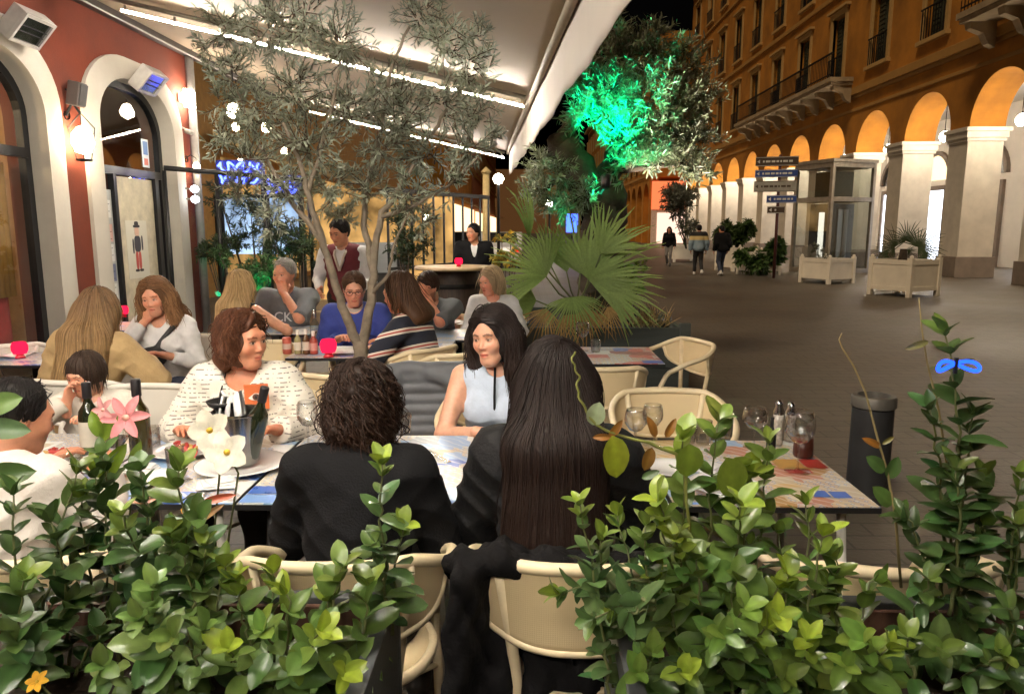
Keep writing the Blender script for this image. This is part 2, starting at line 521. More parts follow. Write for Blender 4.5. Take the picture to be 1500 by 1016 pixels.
# balconies on stone consoles
def balcony(ya, yb):
    b = MB(); b.box2(-1.05, ya, 7.02, -.202, yb, 7.14); b.box2(-1.12, ya - .06, 7.14, -.202, yb + .06, 7.3)
    n = max(2, int((yb - ya) / 1.5))
    for i in range(n + 1):
        yy = ya + .2 + (yb - ya - .4) * i / n
        b.prism([(-.202, yy - .13, 6.35), (-.202, yy - .13, 7.02), (-.95, yy - .13, 7.02), (-.9, yy - .13, 6.85), (-.55, yy - .13, 6.72), (-.4, yy - .13, 6.45)], (0, .26, 0))
    o = b.build('balcony', M('balcony_stone', (.33, .25, .15), .85, var=.2, scale=3, bump=.3), bld, tri=True)
    r = MB()
    r.box2(-1.06, ya, 8.2, -1.0, yb, 8.26); r.box2(-1.05, ya, 7.42, -1.01, yb, 7.46)
    nb = int((yb - ya) / .16)
    for i in range(nb + 1): r.box2(-1.042, ya + i * (yb - ya) / nb - .008, 7.3, -1.022, ya + i * (yb - ya) / nb + .008, 8.2)
    r.build('railing', IRON, o)
balcony(30.2 - by, 43.5 - by); balcony(14 - by, 21.6 - by)
# shop doors and half-round fanlights in the passage back wall
SHOPL = Emit('shop_light', (.82, .88, 1.0), 2.6); WARML = Emit('warm_shop_light', (1, .72, .38), 1.3)
for k in range(-2, K1 + 1):
    yc = Y0 + PIT * k + PW + RAD - by + 1.2
    t = MB(); n = 14; r1 = 1.25
    t.box2(5.08, yc - 1.05, .0, 5.198, yc - .85, 3.1); t.box2(5.08, yc + .85, 0, 5.198, yc + 1.05, 3.1); t.box2(5.08, yc - 1.05, 3.1, 5.198, yc + 1.05, 3.3)
    for i in range(n):
        a0, a1 = math.pi * i / n, math.pi * (i + 1) / n
        t.prism([(5.06, yc + r1 * math.cos(a0), 3.55 + r1 * math.sin(a0)), (5.06, yc + r1 * math.cos(a1), 3.55 + r1 * math.sin(a1)), (5.06, yc + (r1 - .18) * math.cos(a1), 3.55 + (r1 - .18) * math.sin(a1)), (5.06, yc + (r1 - .18) * math.cos(a0), 3.55 + (r1 - .18) * math.sin(a0))], (.138, 0, 0))
    o = t.build('shop_front', PLINTH, bld)
    p = MB(); p.box2(5.15, yc - .85, .1, 5.19, yc + .85, 3.1); p.build('shop_window', SHOPL if k % 3 != 1 else WARML, o)
    p = MB(); p.add([(5.17, yc, 3.55)] + [(5.17, yc + 1.07 * math.cos(math.pi * i / 16), 3.55 + 1.07 * math.sin(math.pi * i / 16)) for i in range(17)], [(0, i + 1, i + 2) for i in range(16)])
    p.build('fanlight', DARKIN if k % 2 else WARML, o)

# arcade lanterns hanging under each arch crown
LAMPW = Emit('arcade_globe', (1, .86, .66), 105)
ln0 = None
for i, k in enumerate(range(-2, K1 + 1)):
    yc = Y0 + PIT * k + PW + RAD
    if ln0 is None:
        ln0 = thing('arcade_lantern', '', 'lamp', ((FX + .6) * K_, yc * K_, 4.4 * K_), 0, 'lanterns hanging in the arches of the arcade')
        a = MB(); a.lathe([(0, -.17), (.09, -.15), (.155, -.06), (.165, .0), (.14, .09), (.08, .16), (0, .18)], n=16); a.build('globe', LAMPW, ln0, smooth=True)
        a = MB(); a.tube([(0, 0, .16), (0, 0, 1.36)], .012, 6); a.lathe([(0, .26), (.1, .2), (.06, .16), (0, .16)], n=12); a.lathe([(.06, 1.36), (.05, 1.3), (.01, 1.28)], n=12); a.build('hanger', IRON, ln0)
        o = ln0
    else: o = dup(ln0, ((FX + .6) * K_, yc * K_, 4.4 * K_))
    o['label'] = ['white globe lantern in the nearest arch of the arcade', 'white globe lantern hanging in the arch cut by the right edge of the photo', 'white globe lantern hanging in the tall arch right of the big planter box', 'white globe lantern hanging just right above the glass lift kiosk', 'white globe lantern over the glass lift kiosk roof, left of the one at its corner', 'white globe lantern in the first arch left of the glass lift kiosk', 'white globe lantern in the second arch left of the glass lift kiosk', 'white globe lantern in the arch behind the stacked direction signs', 'white globe lantern in the fourth arch left of the glass lift kiosk', 'white globe lantern in the fifth arch left of the glass lift kiosk', 'white globe lantern in the next to last arch before the side street', 'white globe lantern in the last arch before the side street'][i]

# ---------------------------------------------------------------- far arcaded building beyond the side street
def simple_block(name, label, x0, x1, y0, y1, h, mat, arches=False, face=-1, lit=None, pitch=4.0, wz=((6.9, 9.2), (10.6, 12.9), (14.2, 16.2)), lamp=None):
    o = thing(name, label, 'building', ((x0 + x1) / 2 * K_, y0 * K_, 0)); o.scale = (K_, K_, K_)
    ox, oy = (x0 + x1) / 2, y0
    fx = (x0 if face < 0 else x1) - ox; bxx = (x1 if face < 0 else x0) - ox
    n = int((y1 - y0) / pitch)
    w_ = MB(); zb = 6.0 if arches else 0
    w_.box2(fx - face * .2, 0, zb, bxx, y1 - y0, h)
    if arches:
        w_.box2(fx - face * 3, 0, 0, bxx, y1 - y0, zb - .002)
        for i in range(n):
            q = MB(); arch_bay(q, i * pitch, 0, 6.0, th=.8, n=12, spr=4.0, rad=(pitch - .9) / 2, pw=.9)
            w_.add([(fx + (p[0] if face < 0 else -p[0]), p[1], p[2]) for p in q.v], q.f)
            w_.box2(fx, i * pitch, 0, fx - face * .8, i * pitch + .9, 4.0)
    w_.build('wall', mat, o, tri=True)
    c = MB()
    for z, d in ((6.1, .15), (h - .1, .5), (10, .08)): c.box2(fx + face * .0, -.1, z, fx + face * d, y1 - y0 + .1, z + .25)
    c.build('cornice', MOULD, o)
    if not arches:
        gl = MB(); gl.box2(fx, .6, .2, fx + face * .03, y1 - y0 - .6, 3.0)
        gl.build('shop_window', lit or WARML, o)
        aw = MB(); aw.prism([(fx, .3, 3.5), (fx + face * 1.3, .3, 2.9), (fx + face * 1.3, .3, 2.85), (fx, .3, 3.4)], (0, y1 - y0 - .6, 0)); aw.build('shop_awning', M('shop_awning_cloth', (.5, .36, .16), .8), o)
    proto = None
    for i in range(n):
        for (z0, z1) in wz:
            if z1 > h - .5: continue
            if proto is None:
                f = MB()
                yy = pitch / 2
                f.box2(fx, -.75, -.1, fx + face * .1, -.55, z1 - z0); f.box2(fx, .55, -.1, fx + face * .1, .75, z1 - z0); f.box2(fx, -.8, z1 - z0, fx + face * .14, .8, z1 - z0 + .2); f.box2(fx, -.8, -.22, fx + face * .14, .8, -.1)
                proto = f.build('window', WFRAME, o)
                q = MB(); q.box2(fx, -.55, -.1, fx + face * .05, .55, z1 - z0); q.build('shutter', SHUT, proto); wobj = proto
            else: wobj = dup(proto, parent=o)
            wobj.location = (0, (i + .5) * pitch, z0)
    return o
simple_block('arcade_building', 'ochre arcaded building further down the street, beyond the side street', 11.3, 22, 68, 140, 18.5, OCHRE, True)
eb = thing('shop_front', 'pale lit shop front under an orange panel at the far street corner', 'shop', (13.6 * K_, 67.9 * K_, 0)); eb.scale = (K_, K_, K_)
a = MB(); a.box2(-2.2, -.35, 0, 2.4, .02, 3.1); a.build('wall', M('pink_render', (.8, .62, .55), .8), eb)
a = MB(); a.box2(-1.7, -.40, .1, .9, -.352, 2.8); a.build('window', Emit('pinkish_shop_light', (1, .66, .5), .85), eb)
a = MB(); a.box2(-2.2, -.42, 3.1, 2.6, .0, 5.6); a.build('sign_panel', Emit('orange_panel', (1, .20, .07), .75), eb)
def street_lamp_globe():
    pass
simple_block('town_house', 'warmly lit ochre town house far off beyond the end of the terrace', -16, -4.6, 44, 66, 15, OCHRE, False, 1, WARML)
simple_block('town_house', 'dim reddish town house furthest off on the left side of the street', -16, -4.8, 70, 120, 17, M('rosy_plaster', (.42, .16, .08), .85), False, 1, WARML)
simple_block('town_house', 'ochre building with a lit cafe front behind the terrace trees', -16, -6.6, 15.5, 41, 12, M('ochre_plaster_dull', (.34, .18, .05), .85), False, 1, Emit('cafe_light', (1, .56, .18), .30, var=1.2))
simple_block('town_house', 'unlit block closing the far end of the street', -8, 14, 190, 200, 16, M('dark_plaster', (.3, .16, .07), .9), False, -1, WARML)

# ---------------------------------------------------------------- restaurant on the left
WX = -5.1
rb = thing('restaurant_building', 'red plastered restaurant front with cream arched door surrounds on the left', 'building', (WX, 8, 0))
def arch_pts(y0, y1, top, r, n=10, z0=0.0):
    """up the near jamb, over rounded shoulders, down the far jamb"""
    P = [(y0, z0)]
    for i in range(n + 1):
        a = math.pi - i / n * math.pi / 2; P.append((y0 + r + r * math.cos(a), top - r * .8 + r * .8 * math.sin(a)))
    for i in range(n + 1):
        a = math.pi / 2 - i / n * math.pi / 2; P.append((y1 - r + r * math.cos(a), top - r * .8 + r * .8 * math.sin(a)))
    P.append((y1, z0)); return P
OPEN = [(5.49 - 8, 7.87 - 8, 3.38), (8.88 - 8, 10.74 - 8, 3.48)]
rw = MB()
def yz(P, x): return [(x, p[0], p[1]) for p in P]
HW = 9.5; edges = [-10.0]
# piers and heads round the openings
rw.box2(-.4, -10, 0, 0, OPEN[0][0], HW)
rw.box2(-.4, OPEN[0][1], 0, 0, OPEN[1][0], HW)
rw.box2(-.4, OPEN[1][1], 0, 0, 3.42, HW)
rw.box2(-10, 3.422, 0, 0, 3.6, HW)
for (a0, a1, tp) in OPEN:
    pts = arch_pts(a0, a1, tp, .75)
    rw.prism(yz(pts[1:-1] + [(a1, HW), (a0, HW)], -.4), (.4, 0, 0))
rw.build('wall', RED, rb, tri=True)
for (a0, a1, tp) in OPEN:
    I = arch_pts(a0, a1, tp, .75); O = arch_pts(a0 - .29, a1 + .29, tp + .26, .95)
    q = MB(); n = len(I)
    I2 = arch_pts(a0 + .006, a1 - .006, tp - .006, .745)
    prof = [(O, .002), (O, .05), (None, .075), (I, .06), (I2, -.24)]
    Mi = [((i_[0] + o_[0]) / 2, (i_[1] + o_[1]) / 2) for i_, o_ in zip(I, O)]
    vs = []
    for P, x in prof:
        vs += yz(P if P else Mi, x)
    fs = [(r_ * n + i, r_ * n + i + 1, (r_ + 1) * n + i + 1, (r_ + 1) * n + i) for r_ in range(4) for i in range(n - 1)]
    q.add(vs, fs); q.build('door_surround', TRIM, rb, autosm=40)
# first opening: window with dark frame, curtain behind
DFR = M('dark_door_frame', (.018, .018, .02), .35, metal=.3)
def framed(a0, a1, tp, name, mull, trans):
    q = MB(); I = arch_pts(a0, a1, tp, .75); J = arch_pts(a0 + .09, a1 - .09, tp - .09, .68); n = len(I)
    vs = yz(I, -.14) + yz(J, -.14) + yz(J, -.22)
    q.add(vs, [(r_ * n + i, r_ * n + i + 1, (r_ + 1) * n + i + 1, (r_ + 1) * n + i) for r_ in range(2) for i in range(n - 1)])
    q.box2(-.21, a0 + .05, trans, -.13, a1 - .05, trans + .1)
    for y in mull: q.box2(-.21, y - .04, .05, -.135, y + .04, trans)
    return q.build(name, DFR, rb)
f1 = framed(*OPEN[0], 'window_frame', (OPEN[0][0] + .75,), 2.35)
def pane(parent, a0, a1, tp, name='pane', x=-.18):
    I = arch_pts(a0 + .06, a1 - .06, tp - .06, .7); q = MB(); q.add(yz(I, x), [tuple(range(len(I)))]); return q.build(name, GLASS, parent, tri=True)
pane(f1, *OPEN[0])
q = MB()
for i in range(26): q.tube([(-.42, OPEN[0][0] + .12 + i * .085, .9), (-.42, OPEN[0][0] + .12 + i * .085 + .01, 2.3)], .05, 8)
q.build('curtain', M('ochre_curtain', (.50, .27, .07), .9), f1, smooth=True)
q = MB(); q.box2(-1.0, OPEN[0][0] + .5, .35, -.45, OPEN[0][1] - .1, 1.0); q.build('bench_seat', M('red_velvet', (.45, .05, .05), .8), f1, bevel=.08)
f2 = framed(*OPEN[1], 'door_frame', (), 2.3)
pane(f2, OPEN[1][0], OPEN[1][1], OPEN[1][2])
q = MB(); a0, a1, _ = OPEN[1]
q.box2(-.2, a0 + .5, .08, -.12, a0 + .57, 2.3); q.box2(-.2, a1 - .3, .08, -.12, a1 - .2, 2.3)
dl = q.build('door_leaf', DFR, f2)
q = MB(); q.box2(-.172, a0 + .6, .1, -.160, a1 - .32, 2.28); q.build('blind', M('beige_blind', (.62, .55, .40), .85), f2)
q = MB(); q.box2(-.173, a0 + .1, .3, -.165, a0 + .49, 2.1); q.build('notice_board', M('grey_board', (.45, .46, .45), .7), f2)
q = MB()
for i, (z, c) in enumerate([(1.75, (.75, .75, .72)), (1.45, (.7, .42, .36)), (1.2, (.72, .72, .7)), (.95, (.18, .2, .32)), (.7, (.7, .7, .66)), (.45, (.2, .5, .35))]):
    q.box2(-.164, a0 + .14, z, -.160, a0 + .45, z + .22, col=c)
    for r_ in range(4): q.box2(-.1595, a0 + .17, z + .03 + r_ * .045, -.158, a0 + .36 + .06 * ((i + r_) % 2), z + .04 + r_ * .045, col=(c[0] * .4, c[1] * .4, c[2] * .45))
q.build('notice', M('notice_paper', (1, 1, 1), .8, var=.05, attr=True), f2)
# poster with a painted figure in a hat, on the blind
q = MB(); py = a0 + 1.02
q.box2(-.159, py - .27, .95, -.156, py + .27, 1.72, col=(.70, .66, .54))
for (y, z, hw, hh, c) in [(0, 1.57, .055, .06, (.75, .5, .36)), (0, 1.645, .085, .02, (.05, .04, .04)), (0, 1.68, .05, .03, (.05, .04, .04)), (0, 1.41, .08, .11, (.05, .05, .06)), (-.035, 1.19, .032, .12, (.55, .1, .08)), (.04, 1.19, .032, .12, (.55, .1, .08)), (.12, 1.42, .018, .1, (.05, .05, .06)), (-.11, 1.38, .018, .1, (.05, .05, .06)), (-.05, 1.055, .05, .018, (.05, .04, .04)), (.06, 1.055, .05, .018, (.05, .04, .04))]:
    q.prism([(-.1555, py + y + hw * math.copysign(abs(math.cos(k * .3927)) ** .6, math.cos(k * .3927)), z + hh * math.copysign(abs(math.sin(k * .3927)) ** .7, math.sin(k * .3927))) for k in range(16)], (.0025, 0, 0), col=c)
q.build('poster', M('poster_print', (1, 1, 1), .6, var=.04, attr=True), f2)
q = MB(); q.box2(-.175, a1 - .5, 2.45, -.171, a1 - .32, 2.83, col=(.75, .8, .85)); q.box2(-.17, a1 - .47, 2.62, -.168, a1 - .35, 2.8, col=(.12, .25, .6)); q.box2(-.17, a1 - .46, 2.48, -.168, a1 - .36, 2.57, col=(.75, .2, .14))
q.build('door_sticker', M('sticker_print', (1, 1, 1), .4, var=.03, attr=True), f2)
# rooms behind the glass
q = MB(); q.box2(-4.2, -9, 0, -4.0, 3.3, 4); q.box2(-4.0, -9, 3.8, -.4, 3.3, 4); q.box2(-4, .3, 0, -.402, .4, 3.8); q.build('room_wall', M('warm_room', (.42, .25, .12), .8), rb)
cl = thing('ceiling_lamp', 'lit ceiling lamp seen through the first arched window', 'lamp', (WX - 1.2, 6.9, 2.75))
a = MB(); a.lathe([(0, -.1), (.1, -.08), (.16, 0), (.1, .08), (0, .1)], n=16); a.build('shade', Emit('room_lamp', (1, .72, .4), 60), cl, smooth=True)
a = MB(); a.tube([(0, 0, .1), (0, 0, 1.05)], .01, 6); a.build('cord', IRON, cl)
# drain pipe and dark gutter rail at the top of the wall
a = MB(); a.tube([(.08, 3.34, 0), (.08, 3.34, 4.6)], .06, 10); a.build('downpipe', M('grey_pipe', (.25, .24, .23), .5), rb, smooth=True)

# ---------------------------------------------------------------- awning over the terrace
AWC = M('awning_cloth', (.46, .375, .265), .85, var=.05, scale=1.2, bump=.05, bscale=8)
def aw_x(y): return .587 - .061 * y                # front edge runs slightly inwards
def aw_z(x): return 2.956 + (.478 - x) * .232
aw = thing('awning', 'large cream awning stretched from the restaurant wall over the whole terrace', 'awning', (WX, 6, 4.25))
ao = Vector((WX, 6, 4.25))
ys = np.linspace(-2.0, 15.2, 65); us = np.linspace(0, 1, 40)
V = []; 
for y in ys:
    xe = aw_x(y)
    for u in us:
        x = WX + .02 + (xe - WX - .02) * u
        sag = .014 * math.sin(math.pi * u) * (.6 + .4 * math.cos(2 * math.pi * (y + .5) / 3.3)) + .006 * math.sin(y * 9 + x * 2) * math.sin(u * math.pi)
        V.append((x - ao.x, y - ao.y, aw_z(x) - sag - ao.z))
nu = len(us)
Q = [(i * nu + j, i * nu + j + 1, (i + 1) * nu + j + 1, (i + 1) * nu + j) for i in range(len(ys) - 1) for j in range(nu - 1)]
cn = np_mesh('canopy', V, Q, AWC, aw); md = cn.modifiers.new('solid', 'SOLIDIFY'); md.thickness = .006
V = []; zz = np.linspace(0, 1, 8)
for y in np.linspace(-2.0, 15.2, 161):
    for t in zz:
        x = aw_x(y) + .012 + .010 * t * math.sin(y * 3.2) + .004 * t * math.sin(y * 9 + 1); z = aw_z(aw_x(y)) + .03 - .50 * t - .008 * t * math.sin(y * 2.1)
        V.append((x - ao.x, y - ao.y, z - ao.z))
Q = [(i * 8 + j, i * 8 + j + 1, (i + 1) * 8 + j + 1, (i + 1) * 8 + j) for i in range(160) for j in range(7)]
vl = np_mesh('valance', V, Q, M('valance_cloth', (.54, .48, .41), .85, var=.04, scale=2), aw); md = vl.modifiers.new('solid', 'SOLIDIFY'); md.thickness = .004
a = MB()
a.tube([(aw_x(y) - ao.x - .03, y - ao.y, aw_z(aw_x(y)) - ao.z - .03) for y in (-2, 15.2)], .035, 10); a.build('front_bar', M('matt_bar', (.30, .25, .18), .8), aw, smooth=True)
a = MB(); a.box2(.02, -8, -.12, .16, 9.2, .02); a.build('cassette', M('dark_cassette', (.05, .04, .035), .5), aw, bevel=.01)
a = MB(); a.tube([(.2, -8, -.15), (.2, 9.2, -.15)], .012, 8); a.build('cable_run', M('cable_grey', (.35, .33, .3), .6), aw)
STRIPY = [-1.2, 1.3, 8.15, 15.0]
for y in STRIPY:
    x0, x1 = WX + .55, aw_x(y) - .1
    arm = MB(); dz = -.07
    arm.tube([(x0 - .4 - ao.x, y - ao.y, aw_z(x0 - .4) + dz - ao.z), (x1 - ao.x, y - ao.y, aw_z(x1) + dz - ao.z)], .024, 8)
    arm.build('folding_arm', ALU, aw, smooth=True)
LED = Emit('led_white', (1, .92, .80), 440)
LEDs = ['LED strip lamp behind the camera end of the awning', 'LED strip lamp under the awning right above the near tables', 'long bright LED strip lamp crossing the awning behind the olive tree', 'far LED strip lamp at the end of the awning, lower in the photo']
for i, y in enumerate(STRIPY):
    x0, x1 = WX + .8, aw_x(y) - .12
    o = thing('led_strip', LEDs[i], 'lamp', (x0, y, aw_z(x0) - .12), 0, 'LED strips under the awning')
    dx = x1 - x0; dzz = aw_z(x1) - aw_z(x0)
    a = MB(); a.tube([(0, 0, -.05), (dx, 0, dzz - .05)], .0065, 8); a.build('tube', LED, o, smooth=True)
    a = MB()
    for t in np.linspace(.01, .99, 9): a.box((dx * t, 0, dzz * t - .012), (.02, .014, .06))
    a.box((dx / 2, 0, dzz / 2 - .032), (math.hypot(dx, dzz), .062, .006), Euler((0, math.atan2(-dzz, dx), 0)))
    a.build('rail', ALU, o)

# ---------------------------------------------------------------- things on the restaurant wall
HSH = M('white_heater_shell', (.40, .38, .35), .45, metal=.2)
def heater(loc, rz, label):
    o = thing('patio_heater', label, 'heater', loc, rz, 'heaters on the restaurant wall')
    e = Euler((0, R(42), 0))          # face turned down and out (+x)
    mtx = e.to_matrix()
    def bx(c, d, mb): mb.box(mtx @ Vector(c) + Vector((.28, 0, 0)), d, mtx)
    a = MB(); bx((-.06, 0, 0), (.14, .44, .32), a); a.build('housing', HSH, o, bevel=.012)
    a = MB(); bx((.02, 0, .14), (.03, .44, .03), a); bx((.02, 0, -.14), (.03, .44, .03), a); bx((.02, .205, 0), (.03, .03, .25), a); bx((.02, -.205, 0), (.03, .03, .25), a); a.build('rim', HSH, o)
    a = MB(); bx((.013, 0, 0), (.004, .38, .25), a); a.build('reflector', M('heater_reflector', (.35, .35, .36), .18, metal=1), o)
    a = MB(); bx((.025, 0, .03), (.008, .36, .008), a); bx((.025, 0, -.03), (.008, .36, .008), a); a.build('element', IRON, o)
    a = MB(); a.tube([(.0, 0, .1), (.12, 0, .05), (.24, 0, .0)], .015, 8); a.box((.005, 0, .1), (.02, .12, .12)); a.build('bracket', HSH, o)
    return o
p = at(45, 45, X=WX + .28); heater((WX, p.y, p.z), 0, 'white square heater on the wall above the first arched window')
p = at(222, 122, X=WX + .28); heater((WX, p.y, p.z), 0, 'white square heater over the right shoulder of the second arch')
p = at(112, 138, X=WX + .12)
o = thing('speaker', 'small dark speaker box on the red wall between the two arches', 'speaker', (WX, p.y, p.z))
a = MB(); a.box((.12, 0, 0), (.14, .15, .26), Euler((0, R(12), 0))); a.build('cabinet', M('speaker_grey', (.10, .085, .08), .6), o, bevel=.015)
a = MB(); a.box((.195, 0, -.015), (.008, .13, .23), Euler((0, R(12), 0))); a.build('grille', M('speaker_grille', (.05, .05, .05), .7, bump=.4, bscale=300), o)
a = MB(); a.tube([(0, 0, .05), (.1, 0, .03)], .012, 6); a.build('bracket', IRON, o)
BULB = Emit('wall_bulb', (1, .80, .55), 45); BULB2 = Emit('tube_bulb', (1, .84, .66), 55)
def lantern(px, py, label, s=1.0, bulb=BULB):
    p = at(px, py, X=WX + .16)
    o = thing('wall_lantern', label, 'lamp', (WX, p.y, p.z), 0, 'lanterns on the restaurant wall')
    a = MB(); a.lathe([(0, -.11 * s), (.06 * s, -.09 * s), (.085 * s, -.02 * s), (.075 * s, .05 * s), (.04 * s, .10 * s), (0, .12 * s)], (.16, 0, 0), 12); a.build('bulb', bulb, o, smooth=True)
    a = MB()
    for k in range(6):
        t = k / 6 * 2 * math.pi; c, s_ = math.cos(t), math.sin(t)
        a.tube([(.16 + .06 * s * c, .06 * s * s_, -.16 * s), (.16 + .11 * s * c, .11 * s * s_, .1 * s), (.16, 0, .22 * s)], 0.0035 * s, 5)
    a.lathe([(.06 * s, -.165 * s), (.065 * s, -.15 * s), (.02, -.15 * s)], (.16, 0, 0), 12)
    a.tube([(0, 0, .2 * s), (.08, 0, .3 * s), (.16, 0, .22 * s)], .012 * s, 6); a.lathe([(.05, -.01), (.05, .01)], (.01, 0, .2 * s), 10, rot=Matrix.Rotation(R(90), 3, 'Y'))
    a.build('cage', IRON, o)
    return o
lantern(121, 206, 'bright caged wall lantern on the red strip between the two arches', 1.35)
lantern(288, 245, 'small caged wall lantern on the red wall end beside the second arch', .6)
p = at(277, 145, X=WX + .12)
o = thing('wall_sconce', 'bright twin tube wall light at the red corner right of the second arch', 'lamp', (WX, p.y, p.z))
a = MB()
for s_ in (-.085, .085): a.lathe([(0, -.13), (.045, -.12), (.05, 0), (.045, .12), (0, .13)], (.12, s_, 0), 12)
a.build('tube', BULB2, o, smooth=True)
a = MB(); a.box((.015, 0, 0), (.03, .26, .12)); a.tube([(.02, -.08, 0), (.12, -.08, -.14)], .01, 6); a.tube([(.02, .08, 0), (.12, .08, -.14)], .01, 6); a.build('bracket', ALU, o)
for (px, py, lb) in ((285, 277, 'upper of two small round glass lamps low on the red wall corner'), (286, 292, 'lower of two small round glass lamps low on the red wall corner')):
    p = at(px, py, X=WX + .2)
    o = thing('round_lamp', lb, 'lamp', (WX, p.y, p.z), 0)
    a = MB(); a.lathe([(0, -.06), (.05, -.035), (.062, 0), (.05, .035), (0, .06)], (.2, 0, 0), 14); a.build('globe', Emit('cool_globe', (.85, .92, 1), 6), o, smooth=True)
    a = MB(); a.tube([(0, 0, .02), (.14, 0, .0)], .012, 6); a.lathe([(.04, -.008), (.04, .008)], (.01, 0, .02), 10, rot=Matrix.Rotation(R(90), 3, 'Y')); a.build('arm', ALU, o)
# camera on the wall
p = at(275, 192, X=WX + .1)
o = thing('security_camera', 'small white security camera on the red wall below the twin light', 'camera', (WX, p.y, p.z))
a = MB(); a.tube([(.08, -.02, 0), (.2, -.1, -.04)], .035, 10); a.build('body', HSH, o, smooth=True)
a = MB(); a.tube([(0, 0, .06), (.08, 0, .02)], .014, 6); a.build('bracket', HSH, o)
# ================================================================ FURNITURE, TABLEWARE, STREET THINGS
CREAM = M('cream_resin', (.74, .60, .38), .5, var=.1, scale=12, coat=.15)
def weave_mat(name, col):
    m, nt, b = _nodes(name)
    tc = N(nt, 'ShaderNodeTexCoord')
    nz = N(nt, 'ShaderNodeTexNoise', i_Scale=5.0, i_Detail=4.0); L(nt, tc.outputs['Object'], nz.inputs['Vector'])
    rp = N(nt, 'ShaderNodeValToRGB'); rp.color_ramp.elements[0].color = (*[c * .8 for c in col], 1); rp.color_ramp.elements[1].color = (*[c * 1.12 for c in col], 1)
    L(nt, nz.outputs['Fac'], rp.inputs['Fac']); L(nt, rp.outputs['Color'], b.inputs['Base Color'])
    b.inputs['Roughness'].default_value = .6
    ws = []
    for d in ('X', 'Z'):
        wv = N(nt, 'ShaderNodeTexWave', bands_direction=d, i_Scale=55.0); L(nt, tc.outputs['Object'], wv.inputs['Vector']); ws.append(wv)
    ad = N(nt, 'ShaderNodeMath', operation='MULTIPLY'); L(nt, ws[0].outputs['Fac'], ad.inputs[0]); L(nt, ws[1].outputs['Fac'], ad.inputs[1])
    bp = N(nt, 'ShaderNodeBump', i_Strength=.15, i_Distance=.002); L(nt, ad.outputs[0], bp.inputs['Height']); L(nt, bp.outputs['Normal'], b.inputs['Normal'])
    MATS[name] = m
    return m
WEAVE = weave_mat('cream_weave', (.70, .54, .31))
WWEAVE = weave_mat('white_weave', (.66, .62, .54))
WCREAM = M('white_resin', (.70, .66, .58), .45, var=.06)
BLACKC = M('black_cloth', (.010, .010, .011), .85, var=.3, scale=20, bump=.2, bscale=200)

def make_chair(label, frame=CREAM, weave=WEAVE, group='bistro chairs on the terrace'):
    t = thing('bistro_chair', label, 'chair', (0, 0, 0), 0, group)      # faces +Y, back at -Y
    def rim(a):                       # a degrees from the back
        s = abs(a) / 128
        sn, cs_ = math.sin(R(a)), math.cos(R(a))
        x = .285 * math.copysign(abs(sn) ** .8, sn); y = -.03 - .245 * math.copysign(abs(cs_) ** .7, cs_)
        z = .815 - .155 * max(0, (abs(a) - 38) / 90) ** 1.2
        return Vector((x, y, z))
    m = MB()
    arm = [rim(a) for a in range(-128, 129, 8)]
    pts = [Vector((-.215, .21, .43)), Vector((-.235, .215, .56)), Vector((-.245, .18, .635))] + arm + [Vector((.245, .18, .635)), Vector((.235, .215, .56)), Vector((.215, .21, .43))]
    m.tube(pts, .0165, 10); m.build('back_frame', frame, t, smooth=True)
    # D-shaped woven back under the rim
    nA, nZ = 26, 10; V = []; AM = 74
    for i in range(nA + 1):
        a = -AM + 2 * AM * i / nA; top = rim(a)
        dep = .228 * math.sqrt(max(0, 1 - (a / AM) ** 2)) + .004
        for j in range(nZ + 1):
            u = j / nZ; z = top.z - dep * u
            k = 1 - .10 * (top.z - z) / .28
            V.append((top.x * k, (top.y + .03) * k - .03, z))
    Q = [(i * (nZ + 1) + j, i * (nZ + 1) + j + 1, (i + 1) * (nZ + 1) + j + 1, (i + 1) * (nZ + 1) + j) for i in range(nA) for j in range(nZ)]
    o = np_mesh('backrest', V, Q, weave, t); md = o.modifiers.new('solid', 'SOLIDIFY'); md.thickness = .008; md.offset = 0
    m = MB(); m.tube([V[i * (nZ + 1) + nZ] for i in range(nA + 1)], .011, 8); m.build('back_edging', frame, o, smooth=True)
    m = MB(); m.lathe([(0, .462), (.19, .458), (.222, .45), (.222, .436), (.19, .43), (0, .43)], (0, .0, 0), 28); s = m.build('seat', weave, t, smooth=True)
    m = MB(); m.tube([(.225 * math.cos(a), .225 * math.sin(a), .44) for a in np.linspace(0, 2 * math.pi, 28, endpoint=False)], .016, 8, closed=True); m.build('seat_rim', frame, s, smooth=True)
    for sx in (-1, 1):
        m = MB(); m.tube([(sx * .215, .21, .45), (sx * .222, .23, .2), (sx * .225, .24, .0)], .0155, 8); m.build('leg', frame, t, smooth=True)
        m = MB(); top = rim(sx * 38)
        m.tube([top * 1.0, Vector((sx * .165, -.22, .62)), Vector((sx * .145, -.205, .46)), Vector((sx * .165, -.235, .22)), Vector((sx * .18, -.26, 0))], .0155, 8); m.build('leg', frame, t, smooth=True)
    m = MB()
    m.tube([(-.22, .22, .24), (0, .0, .27), (.165, -.235, .22)], .009, 6); m.tube([(.22, .22, .24), (0, .0, .27), (-.165, -.235, .22)], .009, 6); m.build('stretcher', frame, t, smooth=True)
    return t
CH = {}
def chair(x, y, rz, label, kind='cream'):
    fr, we = (CREAM, WEAVE) if kind == 'cream' else (WCREAM, WWEAVE)
    if kind not in CH:
        CH[kind] = make_chair(label, fr, we); o = CH[kind]
    else: o = dup(CH[kind], label=label)
    o.location = (x, y, 0); o.rotation_euler = (0, 0, R(rz))
    return o
